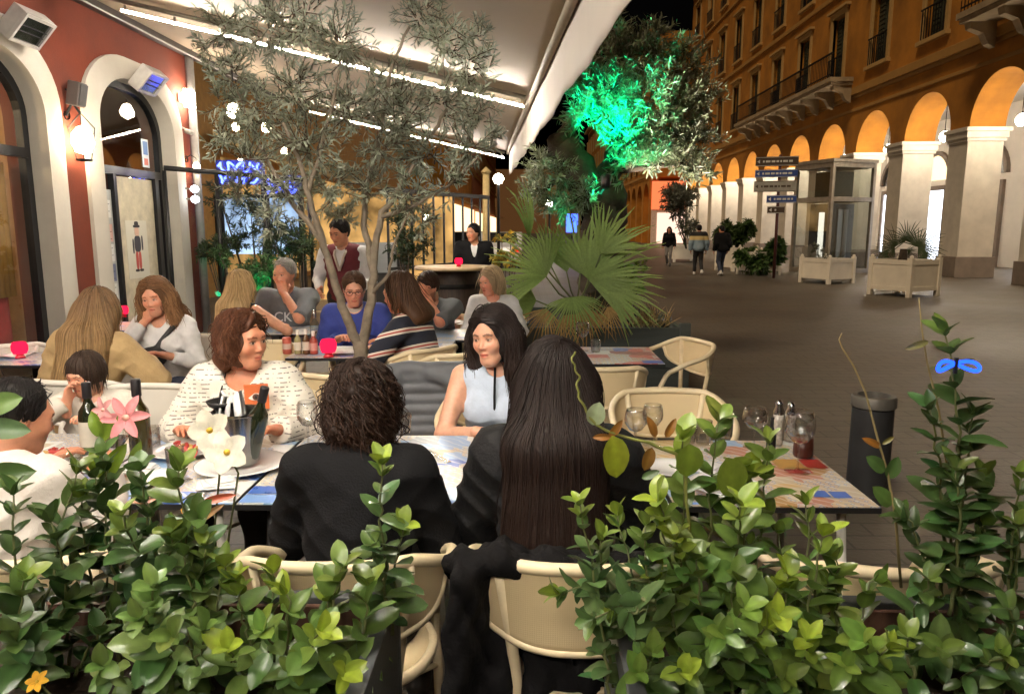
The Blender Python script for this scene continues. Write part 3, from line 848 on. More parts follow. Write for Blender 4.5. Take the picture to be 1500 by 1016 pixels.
# near row (backs to the camera)
chair(-.49, 1.93, 3, 'cream bistro chair under the curly haired woman in the black blazer')
chair(.135, 1.93, -2, 'cream bistro chair with bare woven back, under the long haired woman in black')
chair(.95, 1.92, 0, 'empty cream bistro chair with its rail just above the right planter')
chair(-1.30, 1.92, 6, 'cream bistro chair of the dark haired boy at the left edge')
# far side of the long table
chair(.70, 3.36, 180, 'empty rounded cream chair facing the camera beyond the right table')
chair(-.52, 3.62, 176, 'cream chair with a grey puffer jacket hung over its back')
chair(-.14, 3.44, 172, 'cream chair of the young woman in the pale blue sleeveless top')
chair(-1.26, 3.32, 180, 'cream chair of the curly auburn haired woman in the striped white jacket')
chair(-1.93, 3.42, 180, 'white chair of the child with the bowl haircut', 'white')
# middle rows
chair(1.02, 5.15, 112, 'empty cream armchair turned sideways by the red and blue table')
chair(.44, 4.45, 6, 'cream armchair seen from behind, partly hidden by the long dark hair')
chair(-.50, 4.9, 26, 'cream chair seen at an angle behind the young woman in blue')
chair(-1.82, 4.9, 205, 'wide cream chair back behind the auburn haired woman')
chair(-2.42, 4.02, -4, 'white chair of the long haired woman in tan', 'white')
chair(-3.75, 5.2, 25, 'white chair with a rounded back at the far left edge', 'white')
chair(-2.42, 5.15, 160, 'white chair of the woman resting her hand on her mouth', 'white')
chair(-2.42, 5.75, 0, 'cream chair of the blonde woman in the black top')
chair(-2.0, 6.75, 180, 'cream chair of the grey haired man in the grey shirt')
chair(-1.32, 5.75, 200, 'cream chair of the man in the blue sweater')
chair(-.80, 5.05, 46, 'cream chair of the woman in the striped shirt')
chair(-.78, 6.6, 180, 'cream chair of the man clasping his hands before his face')
chair(-.30, 6.75, 170, 'cream chair of the fair haired woman in white')
chair(-1.05, 4.2, -20, 'empty cream chair behind the near table, left of the puffer jacket')

# ---------------------------------------------------------------- tables with printed tile tops
def tile_mat(name, cols, scale=9.0, off=(0, 0, 0)):
    m, nt, b = _nodes(name)
    tc = N(nt, 'ShaderNodeTexCoord')
    mp = N(nt, 'ShaderNodeMapping'); mp.inputs['Location'].default_value = off; L(nt, tc.outputs['Object'], mp.inputs['Vector'])
    vo = N(nt, 'ShaderNodeTexVoronoi', distance='CHEBYCHEV', i_Scale=scale, i_Randomness=.75); L(nt, mp.outputs['Vector'], vo.inputs['Vector'])
    sp = N(nt, 'ShaderNodeSeparateColor'); L(nt, vo.outputs['Color'], sp.inputs['Color'])
    rp = N(nt, 'ShaderNodeValToRGB'); rp.color_ramp.interpolation = 'CONSTANT'
    els = rp.color_ramp.elements
    for i, c in enumerate(cols):
        e = els[0] if i == 0 else (els[1] if i == 1 else els.new(i / len(cols)))
        e.position = i / len(cols); e.color = (*c, 1)
    L(nt, sp.outputs[0], rp.inputs['Fac'])
    v2 = N(nt, 'ShaderNodeTexVoronoi', distance='MANHATTAN', feature='F1', i_Scale=scale * 4.2, i_Randomness=.3); L(nt, mp.outputs['Vector'], v2.inputs['Vector'])
    w2 = N(nt, 'ShaderNodeTexWave', i_Scale=scale * 1.3, i_Distortion=3.5, bands_direction='DIAGONAL'); L(nt, mp.outputs['Vector'], w2.inputs['Vector'])
    r2 = N(nt, 'ShaderNodeValToRGB'); r2.color_ramp.interpolation = 'CONSTANT'
    r2.color_ramp.elements[0].color = (.70, .68, .62, 1); r2.color_ramp.elements[1].position = .5; r2.color_ramp.elements[1].color = (.16, .28, .56, 1)
    e = r2.color_ramp.elements.new(.68); e.color = (.60, .50, .36, 1)
    mul = N(nt, 'ShaderNodeMath', operation='MULTIPLY'); L(nt, v2.outputs['Distance'], mul.inputs[0]); mul.inputs[1].default_value = 1.25
    L(nt, mul.outputs[0], r2.inputs['Fac'])
    gt = N(nt, 'ShaderNodeMath', operation='GREATER_THAN'); gt.inputs[1].default_value = .48; L(nt, sp.outputs[1], gt.inputs[0])
    fac = N(nt, 'ShaderNodeMath', operation='MULTIPLY'); L(nt, gt.outputs[0], fac.inputs[0]); fac.inputs[1].default_value = .8
    mx = N(nt, 'ShaderNodeMix', data_type='RGBA'); L(nt, fac.outputs[0], mx.inputs['Factor']); L(nt, rp.outputs['Color'], mx.inputs[6]); L(nt, r2.outputs['Color'], mx.inputs[7])
    g2 = N(nt, 'ShaderNodeMath', operation='GREATER_THAN'); g2.inputs[1].default_value = .86; L(nt, w2.outputs['Fac'], g2.inputs[0])
    f3 = N(nt, 'ShaderNodeMath', operation='MULTIPLY'); L(nt, g2.outputs[0], f3.inputs[0]); f3.inputs[1].default_value = .35
    mx2 = N(nt, 'ShaderNodeMix', data_type='RGBA'); L(nt, f3.outputs[0], mx2.inputs['Factor']); L(nt, mx.outputs[2], mx2.inputs[6]); mx2.inputs[7].default_value = (.8, .78, .74, 1)
    L(nt, mx2.outputs[2], b.inputs['Base Color']); b.inputs['Roughness'].default_value = .28
    MATS[name] = m
    return m
W_, LB, BL, CR, GR, SA = (.78, .78, .75), (.30, .46, .68), (.06, .14, .48), (.56, .46, .32), (.34, .36, .40), (.50, .22, .14)
TILE_B = tile_mat('blue_tile_top', [W_, LB, CR, LB, GR, BL, W_, LB])
TILE_L = tile_mat('mixed_tile_top', [W_, CR, LB, SA, LB, CR, BL, GR], off=(.3, .7, 0))
TILE_R = tile_mat('warm_tile_top', [W_, CR, (.62, .42, .18), SA, LB, SA, (.45, .25, .09), CR], off=(.15, .35, 0))
TILE_X = tile_mat('red_tile_top', [(.55, .12, .10), W_, (.62, .2, .16), (.3, .06, .06), BL, W_], scale=7, off=(.4, .1, 0))
def table(x0, x1, y0, y1, label, mat, extra=None, legs=True, round_=False, group='tile topped tables on the terrace', z=.75):
    cx, cy = (x0 + x1) / 2, (y0 + y1) / 2
    t = thing('cafe_table', label, 'table', (cx, cy, 0), 0, group)
    hx, hy = (x1 - x0) / 2 - .003, (y1 - y0) / 2
    m = MB(); m.box2(-hx, -hy, z - .022, hx, hy, z - .004); o = m.build('tabletop', IRON, t)
    m = MB(); m.box2(-hx + .004, -hy + .004, z - .0035, hx - .004, hy - .004, z)
    m.build('tile_panel', mat, o)
    if extra: extra(o, hx, hy, z)
    if legs:
        for sx in (-1, 1):
            for sy in (-1, 1):
                m = MB(); m.tube([(sx * (hx - .09), sy * (hy - .09), z - .022), (sx * (hx - .05), sy * (hy - .05), 0)], .016, 8); m.build('leg', WCREAM if sx > 0 else IRON, t, smooth=True)
    else:
        m = MB(); m.tube([(0, 0, z - .022), (0, 0, .06)], .03, 10); m.build('pedestal', IRON, t, smooth=True)
        m = MB(); m.box2(-.22, -.03, 0, .22, .03, .05); m.box2(-.03, -.22, .002, .03, .22, .052); m.build('base', IRON, t)
    return t
BLUEP = M('blue_glaze', (.07, .16, .52), .3, var=.15); BLUE2 = M('pale_blue_glaze', (.22, .38, .72), .3); REDP = M('red_glaze', (.5, .05, .04), .3); OCHP = M('amber_glaze', (.55, .3, .07), .35)
def pieces(lst):
    def f(o, hx, hy, z):
        for (x0, y0, x1, y1, m) in lst:
            q = MB(); q.add([(x0 * hx, y0 * hy, z + .0025), (x1 * hx, y0 * hy, z + .0025), (x1 * hx, y1 * hy, z + .0025), (x0 * hx, y1 * hy, z + .0025)], [(0, 1, 2, 3)]); q.build('glazed_tile', m, o)
    return f
TY0, TY1 = 2.23, 3.03
xs = [at(px, 740, Z=.75).x for px in (-235, 70, 340, 672, 985, 1290)]
table(xs[0], xs[1], TY0, TY1, 'tile topped table leftmost in the near row, beside the boy', TILE_L)
table(xs[1], xs[2], TY0, TY1, 'tile topped table under the orchid, plates and wine bottles', TILE_L, pieces([(-.75, -.6, -.2, -.95, BLUE2), (-.95, .3, -.4, .05, BLUE2)]))
table(xs[2], xs[3], TY0, TY1, 'blue patterned tile table in front of the woman in the black blazer', TILE_B, pieces([(-.98, -.98, -.55, -.80, BLUE2), (-.98, -.78, -.55, -.6, BLUEP), (.72, -.9, .98, -.99, BLUEP)]))
table(xs[3] + .01, xs[4] - .002, TY0, TY1, 'blue patterned tile table in front of the long haired woman', TILE_B, pieces([(-.98, -.98, -.8, -.86, BLUEP), (-.98, -.84, -.8, -.72, BLUE2), (-.6, .95, -.35, .8, BLUEP)]))
table(xs[4], xs[5] , TY0 + .01, TY1 - .05, 'set table with warm toned tiles at the right end, by the dark bollard', TILE_R, pieces([(-.98, -.98, -.5, -.93, BLUE2), (.45, -.62, .62, -.78, BLUEP), (.64, -.64, .82, -.8, BLUEP), (.4, .3, .7, .0, OCHP), (.45, -.02, .72, -.14, REDP), (.72, .3, .95, .02, REDP)]))
table(.28, .92, 4.72, 5.40, 'red and blue tile table beside the green planter', TILE_X, pieces([(.55, -.98, .98, -.7, BLUEP)]), False)
table(-1.65, -.98, 4.90, 5.42, 'small table with a red candle and sauce bottles, by the olive trunk', TILE_B, None, False)
table(-.96, -.55, 5.15, 5.75, 'small table between the man in blue and the woman in stripes', TILE_B, None, False)
table(-3.75, -3.0, 4.6, 5.2, 'table at the far left edge holding a red candle', TILE_B, None, False)
table(-3.9, -3.2, 6.2, 6.8, 'small table holding a candle, below the open restaurant door', TILE_L, None, False)
table(-2.45, -1.80, 6.0, 6.55, 'small table of the grey haired man and the blonde woman', TILE_B, None, False)
table(-.92, -.2, 5.72, 6.35, 'table with open menus in front of the man clasping his hands', TILE_B, None, False)
# tall bar table at the end of the terrace
o = thing('bar_table', 'dark round bar table with a pale top, at the end of the terrace', 'table', (at(665, 390, Y=9.4).x, 9.4, 0))
m = MB(); m.lathe([(0, 1.14), (.50, 1.14), (.51, 1.12), (.50, 1.10), (0, 1.10)], n=28); m.build('tabletop', M('oak_top', (.42, .30, .17), .5), o)
m = MB(); m.lathe([(.30, 1.098), (.36, .95), (.40, .55), (.36, .1), (.30, 0)], n=28); m.build('barrel', M('dark_barrel', (.04, .022, .015), .5, var=.4, stretch=(9, 9, .5)), o, smooth=True)
m = MB()
for z in (.2, .9): m.lathe([(.372 if z < .5 else .372, z - .03), (.385, z), (.372, z + .03)], n=28)
m.build('hoop', IRON, o)

# ---------------------------------------------------------------- tableware
CER = M('white_china', (.80, .79, .76), .15, var=.03, coat=.4)
DGL = M('dark_bottle_glass', (.012, .016, .007), .06, var=.2, coat=.5)
WINE = M('red_wine', (.06, .004, .008), .08)
CHROME = M('polished_steel', (.70, .69, .67), .2, metal=1, var=.04)
NAPK = M('white_napkin', (.78, .77, .75), .9, bump=.4, bscale=20)
TZ = .7526
def obj1(name, mb, mat, label, cat, loc, rz=0, group=None, smooth=True):
    o = mb.build(name, mat, None, smooth=smooth); o.location = loc; o.rotation_euler = (0, 0, rz)
    return tag(o, label, cat, group)
def wineglass(loc, label, h=.20, r=.043, wine=None, flip=False, group='wine glasses on the near tables'):
    o = thing('wine_glass', label, 'glass', loc, 0, group)
    b0 = h * .46
    m = MB(); pr = [(.003, b0), (r * .55, b0 + h * .05), (r * .95, b0 + h * .2), (r, b0 + h * .3), (r * .93, b0 + h * .45), (r * .82, h)]
    m.lathe(pr + [(a - .0012, z + .001) for a, z in reversed(pr)], n=24); m.build('bowl', CLEAR, o, smooth=True)
    m = MB(); m.lathe([(r * .85, 0), (r * .85, .002), (.012, .005), (.0035, .015), (.003, b0 * .7), (.005, b0)], n=20); m.build('stem', CLEAR, o, smooth=True)
    if wine:
        m = MB(); m.lathe([(.0, b0 + .002), (r * .52, b0 + h * .052), (r * .9, b0 + h * .2), (0, b0 + h * .2)], n=20); m.build('wine', wine, o, smooth=True)
    return o
def tumbler(loc, label, r=.034, h=.09, group='tumblers on the right table'):
    m = MB(); m.lathe([(0, .004), (r * .82, .002), (r * .86, .006), (r, h), (r - .002, h), (r * .82, .008), (0, .008)], n=22)
    return obj1('tumbler', m, CLEAR, label, 'glass', loc, 0, group)
def plate(loc, label, r=.12, mat=None):
    m = MB(); m.lathe([(0, .006), (r * .6, .006), (r * .68, .012), (r * .97, .02), (r, .019), (r * .66, .004), (r * .4, .0), (0, 0)], n=36)
    return obj1('plate', m, mat or CER, label, 'plate', loc)
def bottle(loc, label, h=.30, r=.038, mat=DGL, lab=None, cap=None, tilt=None, cat='bottle'):
    o = thing('bottle', label, cat, loc)
    m = MB(); m.lathe([(0, .0), (r * .95, .0), (r, .006), (r, h * .56), (r * .92, h * .63), (r * .5, h * .72), (r * .37, h * .78), (r * .35, h * .95), (r * .42, h * .955), (r * .42, h), (0, h)], n=22); m.build('glass', mat, o, smooth=True)
    if lab: m = MB(); m.lathe([(r + .0006, h * .16), (r + .0008, h * .2), (r + .0008, h * .46), (r + .0006, h * .5)], n=22); m.build('label', lab, o, smooth=True)
    if cap: m = MB(); m.lathe([(r * .44, h * .80), (r * .45, h * 1.0), (r * .4, h * 1.012), (0, h * 1.015)], n=16); m.build('cap', cap, o, smooth=True)
    if tilt: o.rotation_euler = tilt
    return o
def tp(px, py, z=TZ): q = at(px, py, Z=z); q.z = z; return q
LABELW = M('paper_label', (.62, .56, .45), .7); FOIL = M('dark_foil', (.02, .018, .02), .35, metal=.3)
# champagne bucket on a plate
b0 = tp(354, 684)
plate(b0, 'large white plate under the steel wine bucket', .165)
o = thing('wine_bucket', 'polished steel wine bucket standing on a white plate', 'bucket', (b0.x, b0.y, TZ + .021))
m = MB(); m.lathe([(0, 0), (.062, 0), (.066, .004), (.088, .185), (.094, .19), (.094, .196), (.086, .194), (.062, .01), (0, .01)], n=48); m.build('pail', CHROME, o, autosm=35)
for s in (-1, 1):
    m = MB(); m.lathe([(0, -.012), (.012, -.008), (.014, 0), (.012, .008), (0, .012)], (s * .096, 0, .15), 12, rot=Matrix.Rotation(R(90), 3, 'Y')); m.build('handle', CHROME, o, smooth=True)
bottle((b0.x + .035, b0.y - .01, TZ + .05), 'dark wine bottle leaning inside the steel bucket', .27, .036, DGL, None, FOIL, Euler((R(4), R(17), 0)))
m = MB()
for i in range(7):
    a = i * .9; m.prism([(.05 * math.cos(a) - .02, .05 * math.sin(a), .15), (.06 * math.cos(a + .5) - .02, .06 * math.sin(a + .5), .15), (.035 * math.cos(a + .4) - .015, .03 * math.sin(a + .4), .27 - .015 * (i % 3)), (.02 * math.cos(a) - .015, .02 * math.sin(a), .25)], (.004, .003, 0))
obj1('napkin', m, NAPK, 'white napkin stuffed upright in the steel bucket', 'napkin', (b0.x - .01, b0.y, TZ + .02))
m = MB(); m.lathe([(0, 0), (.03, .0), (.055, .02), (.062, .035), (.055, .033), (.03, .012), (0, .01)], n=24); o = obj1('dip_bowl', m, IRON, 'small black bowl of sauce resting on the bucket rim', 'bowl', (b0.x - .06, b0.y + .02, TZ + .215))
# bottles and glasses of the left group
q = tp(208, 672); bottle(q, 'tall dark wine bottle standing right of the pink flower', .31, .04, M('olive_bottle_glass', (.035, .028, .006), .07, coat=.5), None, FOIL)
q = tp(136, 668); bottle(q, 'dark wine bottle standing left of the pink flower', .29, .038, DGL, LABELW, FOIL)
wineglass(tp(172, 690), 'wide wine glass with a little red wine, between the two dark bottles', .19, .05, WINE)
wineglass(tp(28, 700), 'large empty wine glass in front of the boy at the left edge', .22, .055)
wineglass(tp(105, 745), 'wine glass lying low among the leaves at the left table edge', .17, .05, WINE)
wineglass(tp(566, 655), 'stemmed wine glass half hidden behind the curly dark hair', .185, .042)
tumbler(tp(590, 634), 'round tumbler right of the curly dark hair', .04, .085, 'glasses behind the blazer')
wineglass(tp(452, 655), 'wine glass left of the curly dark hair', .19, .042)
tumbler(tp(224, 660), 'straight water glass beside the tall dark bottle', .033, .10, 'glasses on the left tables')
tumbler(tp(258, 690), 'water glass behind the plates, below the white striped jacket', .033, .09, 'glasses on the left tables')
plate(tp(268, 664), 'white plate with a red edged salad nearest the auburn haired woman', .125)
plate(tp(232, 705), 'small white plate amid the cutlery, behind the leaves', .09)
plate(tp(90, 672), 'white plate in front of the child', .12)
plate(tp(110, 725), 'white plate near the boy, behind the leaves', .115)
FOODR = M('red_pepper', (.5, .05, .04), .35, coat=.3); FOODG = M('salad_leaf', (.12, .2, .05), .5); FOODY = M('golden_food', (.6, .36, .1), .5)
def food(px, py, label, cols, r=.05, z=.012, seed=1):
    rr = random.Random(seed); q = tp(px, py); m = MB()
    for i in range(16):
        a = rr.random() * 6.28; d = rr.random() * r; c = Vector((d * math.cos(a), d * math.sin(a), .006 + rr.random() * .018))
        e = Euler((rr.random() * .8, rr.random() * .8, rr.random() * 6)).to_matrix()
        m.lathe([(0, -.012), (.012, -.006), (.014, .002), (.008, .009), (0, .011)], c, 8, rot=e @ Matrix.Diagonal((1.7, .7, .6)), mi=rr.randrange(len(cols)))
    o = m.build('food', cols, None, smooth=True); o.location = (q.x, q.y, TZ + z); tag(o, label, 'food')
food(268, 664, 'red pepper salad on the plate of the auburn haired woman', [FOODR, FOODR, FOODY], .06, .012, 2)
food(92, 672, 'golden food with herbs on the plate of the child', [FOODY, FOODG, FOODR], .05, .012, 3)
food(110, 725, 'leftover food on the plate near the boy', [FOODY, FOODR, FOODG], .05, .012, 4)
def cutlery(px, py, rz, label, fork=False):
    q = tp(px, py); o = thing('fork' if fork else 'knife', label, 'cutlery', (q.x, q.y, TZ + .002), R(rz))
    m = MB(); m.box2(-.008, -.1, 0, .008, 0, .003); m.build('handle', CHROME, o, bevel=.001)
    m = MB()
    if fork:
        m.box2(-.011, .0, 0, .011, .04, .002)
        for x in (-.009, -.003, .003, .009): m.box2(x - .0015, .04, 0, x + .0015, .08, .002)
    else: m.prism([(-.009, 0, 0), (.009, 0, 0), (.009, .09, 0), (0, .11, 0), (-.009, .1, 0)], (0, 0, .0015))
    m.build('tines' if fork else 'blade', CHROME, o)
cutlery(300, 718, 15, 'knife on the blue corner of the table right of the leaves')
cutlery(250, 712, -30, 'fork beside the small white plate', True)
cutlery(160, 720, 50, 'knife amid the left plates'); cutlery(640, 668, 35, 'fork on the blue table between the two women in black', True)
def nap(px, py, rz, label):
    q = tp(px, py); m = MB()
    for i in range(3): m.box((.006 * i, .004 * i, .004 + .005 * i), (.13 - .02 * i, .10 - .02 * i, .004), Euler((.03 * i, .05, .2 * i)))
    o = m.build('napkin', NAPK, None, bevel=.0015); o.location = (q.x, q.y, TZ + .004); o.rotation_euler = (0, 0, R(rz)); tag(o, label, 'napkin')
nap(318, 712, 20, 'folded white napkin at the table edge left of the blue corner'); nap(200, 690, -15, 'crumpled white napkin between the plates'); nap(60, 690, 8, 'white napkin left of the child plate')
# right hand table
wineglass(tp(1168, 690), 'largest balloon wine glass on the right table, near the grinders', .225, .054)
wineglass(tp(1104, 655), 'balloon wine glass left of the salt and pepper grinders', .165, .05)
wineglass(tp(930, 660), 'wine glass reflecting red behind the twig, nearest the long dark hair', .17, .045)
wineglass(tp(955, 652), 'wine glass second from the long dark hair on the right table', .17, .042)
for i, (px, py, lb) in enumerate([(1008, 648, 'tumbler leftmost of the row in front of the empty chair'), (1030, 650, 'tumbler in the middle of the row in front of the empty chair'), (1062, 640, 'tumbler rightmost in the row in front of the empty chair')]):
    tumbler(tp(px, py), lb, .034, .10)
GRI = M('clear_grinder', (.45, .40, .34), .2, var=.3, scale=60)
for px, py, lb, hh in ((1138, 650, 'taller salt grinder with a steel cap on the right table', .185), (1156, 645, 'shorter pepper grinder with a steel cap on the right table', .165)):
    q = tp(px, py); o = thing('grinder', lb, 'grinder', q, 0, 'salt and pepper grinders')
    m = MB(); m.lathe([(0, 0), (.021, 0), (.022, .01), (.019, hh * .5), (.021, hh * .68), (0, hh * .68)], n=18); m.build('body', GRI, o, smooth=True)
    m = MB(); m.lathe([(.021, hh * .682), (.022, hh * .74), (.014, hh * .86), (.016, hh * .92), (.009, hh), (0, hh)], n=18); m.build('cap', CHROME, o, smooth=True)
q = tp(1128, 672); bottle(q, 'slim black sauce bottle in front of the grinders', .165, .018, IRON)
m = MB(); m.lathe([(0, 0), (.034, 0), (.038, .01), (.036, .08), (.032, .08), (.03, .012), (0, .012)], n=22); obj1('candle_cup', m, M('brown_cup', (.07, .02, .012), .3), 'brown glass candle cup behind the largest wine glass', 'candle holder', tp(1176, 668))
plate(tp(1060, 715), 'pale plate on the right table behind the shrub', .12)
plate(tp(980, 690), 'white plate with a red napkin beside the long dark hair', .1)
nap(1040, 690, 30, 'white napkin on the right table')
# second-row table glasses
wineglass((.41, 5.2, TZ), 'wine glass on the red and blue table', .21, .05, None); tumbler((.50, 5.15, TZ), 'tumbler on the red and blue table', .038, .09, 'glass on the red table')
# red candle lamps
CAND = Emit('red_candle_glow', (1, .01, .045), 1.25); CRED = M('red_glass_cup', (.5, .01, .03), .2, coat=.4)
def candle(x, y, label, z=TZ, s=1.0):
    o = thing('candle_lamp', label, 'candle', (x, y, z), 0, 'red candle lamps on the tables')
    m = MB(); m.lathe([(0, .028 * s), (.04 * s, .03 * s), (.05 * s, .055 * s), (.05 * s, .085 * s), (.04 * s, .108 * s), (.034 * s, .11 * s)], n=20); m.build('shade', CAND, o, smooth=True)
    m = MB(); m.lathe([(0, 0), (.034 * s, 0), (.03 * s, .012 * s), (.02 * s, .02 * s), (.03 * s, .03 * s), (.0, .03 * s)], n=20); m.build('foot', CRED, o, smooth=True)
q = tp(481, 523); candle(q.x, q.y + .01, 'largest red candle lamp, on the small table by the olive trunk', s=1.12)
q = tp(30, 524); candle(q.x, q.y, 'red candle lamp at the far left edge')
q = tp(181, 464); candle(q.x, q.y, 'red candle lamp below the open restaurant door')
q = tp(416, 467); candle(q.x, q.y, 'red candle lamp in front of the grey haired man')
q = tp(638, 474); candle(q.x, q.y, 'red candle lamp in front of the man clasping his hands', s=1.1)
candle(at(674, 386, Y=9.4).x, 9.2, 'tiny red candle lamp on the tall bar table', 1.143)
q = tp(795, 498); 
# sauce bottles by the trunk
for px, lb, h, r, mt, lab in ((421, 'small red can at the left of the sauce bottles', .125, .03, M('red_can', (.55, .12, .08), .35, metal=.3), M('can_label', (.6, .42, .34), .5)), (437, 'pale oil bottle with a white cap beside the red can', .17, .025, M('oil_glass', (.30, .27, .12), .15, coat=.4), LABELW), (449, 'vinegar bottle in the middle of the sauce bottles', .175, .025, M('brown_glass', (.10, .05, .02), .15, coat=.4), LABELW), (460, 'ketchup bottle right of the vinegar bottle', .16, .028, M('ketchup', (.3, .05, .03), .3), M('can_label2', (.55, .3, .25), .5))):
    q = tp(px, 518)
    if 'can' in lb and 'small' in lb:
        o = thing('drink_can', lb, 'can', q); m = MB(); m.lathe([(0, 0), (.026, 0), (.031, .008), (.031, .108), (.026, .118), (.0, .116)], n=20); m.build('body', mt, o, smooth=True); m = MB(); m.lathe([(.0316, .035), (.0318, .04), (.0318, .07), (.0316, .075)], n=20); m.build('label', lab, o)
    else: bottle(q, lb, h, r, mt, lab, WCREAM)
q = tp(462, 505); bottle(q, 'tall clear water bottle behind the largest candle lamp', .26, .034, Glass('pale_bottle', (.82, .9, .9), .12), None, CHROME)
wineglass(tp(402, 468), 'wine glass left of the grey haired man', .17, .045, WINE, group='glasses further back'); tumbler(tp(432, 462), 'amber drink glass right of the candle of the grey haired man', .032, .11, 'glasses further back')
wineglass(tp(648, 468), 'wine glass held near the man clasping his hands', .19, .045, group='glasses further back')
for px, py, rz, lb in ((672, 472, 10, 'open white menu left on the table with menus'), (692, 474, -15, 'open white menu nearest the fair haired woman'), (500, 515, 20, 'white menu behind the largest candle lamp'), (20, 520, 12, 'blue and white menu at the far left edge')):
    q = tp(px, py); m = MB(); m.add([(-.11, -.15, .004), (0, -.15, .016), (0, .15, .016), (-.11, .15, .004), (.11, -.15, .006), (.11, .15, .006)], [(0, 1, 2, 3), (1, 4, 5, 2)])
    o = m.build('menu', NAPK); md = o.modifiers.new('solid', 'SOLIDIFY'); md.thickness = .002; o.location = (q.x, q.y, TZ + .003); o.rotation_euler = (0, 0, R(rz)); tag(o, lb, 'menu')

# ---------------------------------------------------------------- coats on chairs
def cloth_sdf(name, s, h, mat, label, cat, loc, group=None):
    V, Fq = s.mesh(h); o = np_mesh(name, V, Fq, mat); o.location = loc; tag(o, label, cat, group); return o
def folds(amp, fx, fy, fz, seed=0):
    r_ = np.random.RandomState(seed); ph = r_.rand(6) * 6
    def f(P):
        x, y, z = P[..., 0], P[..., 1], P[..., 2]
        wx = x + .05 * np.sin(z * 9 + ph[3]); wz = z + .06 * np.sin(x * 8 + ph[4]) 
        return amp * (np.sin(wx * fx + ph[0]) * np.cos(wz * fz * .5 + ph[1]) + .6 * np.sin(wz * fz + y * fy + ph[2]) + .35 * np.sin((x * 1.7 + y + z) * fx * .9 + ph[5]))
    return f
PUFF = M('grey_puffer', (.085, .088, .098), .55, var=.12, bump=.2, bscale=30)
s = SDF()
for i in range(7):
    z = .78 - i * .055; wd = .21 + .012 * i
    s.cap((-wd, -.01 - .008 * i, z), (wd, -.01 - .008 * i, z + .01), .036, .036, .012)
s.cap((-.2, .0, .82), (.2, .0, .83), .045, .045, .02)
s.cap((.2, -.02, .8), (.27, -.06, .5), .055, .05, .02); s.cap((-.2, -.02, .78), (-.25, -.05, .5), .055, .05, .02)
s.cap((.0, -.03, .82), (.18, -.06, .72), .04, .03, .02)
s.disp = folds(.004, 30, 10, 50, 3)
cloth_sdf('puffer_jacket', s, .009, PUFF, 'grey quilted puffer jacket hung over a chair back behind the table', 'jacket', (-.50, 3.80, .06))
s = SDF()
for i in range(9):
    u = i / 8
    s.cap((-.30 + .10 * u, -.30 + .16 * u, .80 - .02 * abs(u - .4)), (-.335 + .12 * u, -.31 + .26 * u, .10 + .1 * u), .020, .030, .03)
s.cap((-.32, -.20, .79), (-.19, -.24, .815), .03, .028, .05); s.cap((-.19, -.24, .815), (.24, -.17, .775), .026, .03, .05); s.cap((-.22, -.15, .79), (.2, -.10, .74), .03, .035, .05)
s.cap((-.33, -.1, .74), (-.22, .02, .62), .03, .04, .05)
for i in range(6): s.cap((-.2 + .08 * i, -.16, .60), (-.18 + .075 * i, -.22, .34 + .03 * (i % 2)), .028, .034, .03)
s.ell((.02, .02, .47), (.22, .2, .05), .03)
_fa, _fb = folds(.009, 55, 24, 16, 5), folds(.004, 120, 60, 40, 8)
s.disp = lambda P: _fa(P) + _fb(P)
cloth_sdf('black_coat', s, .010, M('black_coat_cloth', (.008, .0075, .008), .9, var=.3, bump=.5, bscale=60, spec=.12), 'black coat thrown over the left side of the bare woven chair', 'coat', (.135, 1.93, 0))

# ---------------------------------------------------------------- street furniture
q = at(1275, 735, Z=0)
o = thing('bollard', 'dark cylindrical bollard bin standing behind the right table', 'bollard', (q.x, q.y + .06, 0))
DM = M('dark_grey_metal', (.028, .029, .032), .5, metal=.3, bump=.1)
m = MB(); m.lathe([(0, .0), (.128, 0), (.128, .05), (.118, .055), (.116, .57), (0, .57)], n=32); m.build('body', DM, o, autosm=40)
m = MB(); m.lathe([(.116, .575), (.126, .58), (.126, .635), (.118, .645), (.09, .648), (.088, .60), (0, .60)], n=32); m.build('top_ring', M('worn_ring', (.10, .095, .085), .5, metal=.4), o, autosm=40)
BOXW = M('white_planter_wood', (.76, .71, .61), .6, var=.08, scale=3); SOIL = M('soil', (.03, .02, .013), .95, bump=.6, bscale=40)
def white_planter(px, py, w, h, label, rz=30):
    q = at(px, py, Z=0)
    o = thing('planter_box', label, 'planter', (q.x, q.y, 0), R(rz), 'white wooden planter boxes in the square')
    hw = w / 2
    for i in range(4):
        m = MB(); m.box2(-hw + .06, -hw, .14, hw - .06, -hw + .04, h - .05); m.box2(-hw + .06, -hw - .012, .14, hw - .06, -hw, .24); m.box2(-hw + .06, -hw - .012, h - .16, hw - .06, -hw, h - .05)
        p_ = m.build('panel', BOXW, o); p_.rotation_euler = (0, 0, i * math.pi / 2)
        m = MB(); m.box2(-hw - .03, -hw - .03, 0, -hw + .075, -hw + .075, h); m.lathe([(.0, h + .07), (.04, h + .05), (.045, h + .02), (.03, h)], (-hw + .022, -hw + .022, 0), 10)
        p_ = m.build('post', BOXW, o, bevel=.006); p_.rotation_euler = (0, 0, i * math.pi / 2)
    m = MB(); m.box2(-hw + .04, -hw + .04, .2, hw - .04, hw - .04, h - .1); m.build('soil', SOIL, o)
    return o
WPL = [(1322, 432, 1.08, .92, 'largest white planter box in the square, nearest the arcade arches', 28), (1210, 414, 1.05, .78, 'white planter box in front of the glass lift kiosk', 28), (1110, 402, 1.0, .85, 'white planter box left of the kiosk, overflowing with green', 20), (1078, 396, 1.1, .9, 'white planter box behind the walker in black', 20), (1000, 383, 1.25, .85, 'white planter box furthest away, between the distant walkers', 5)]
WPO = [white_planter(*a) for a in WPL]
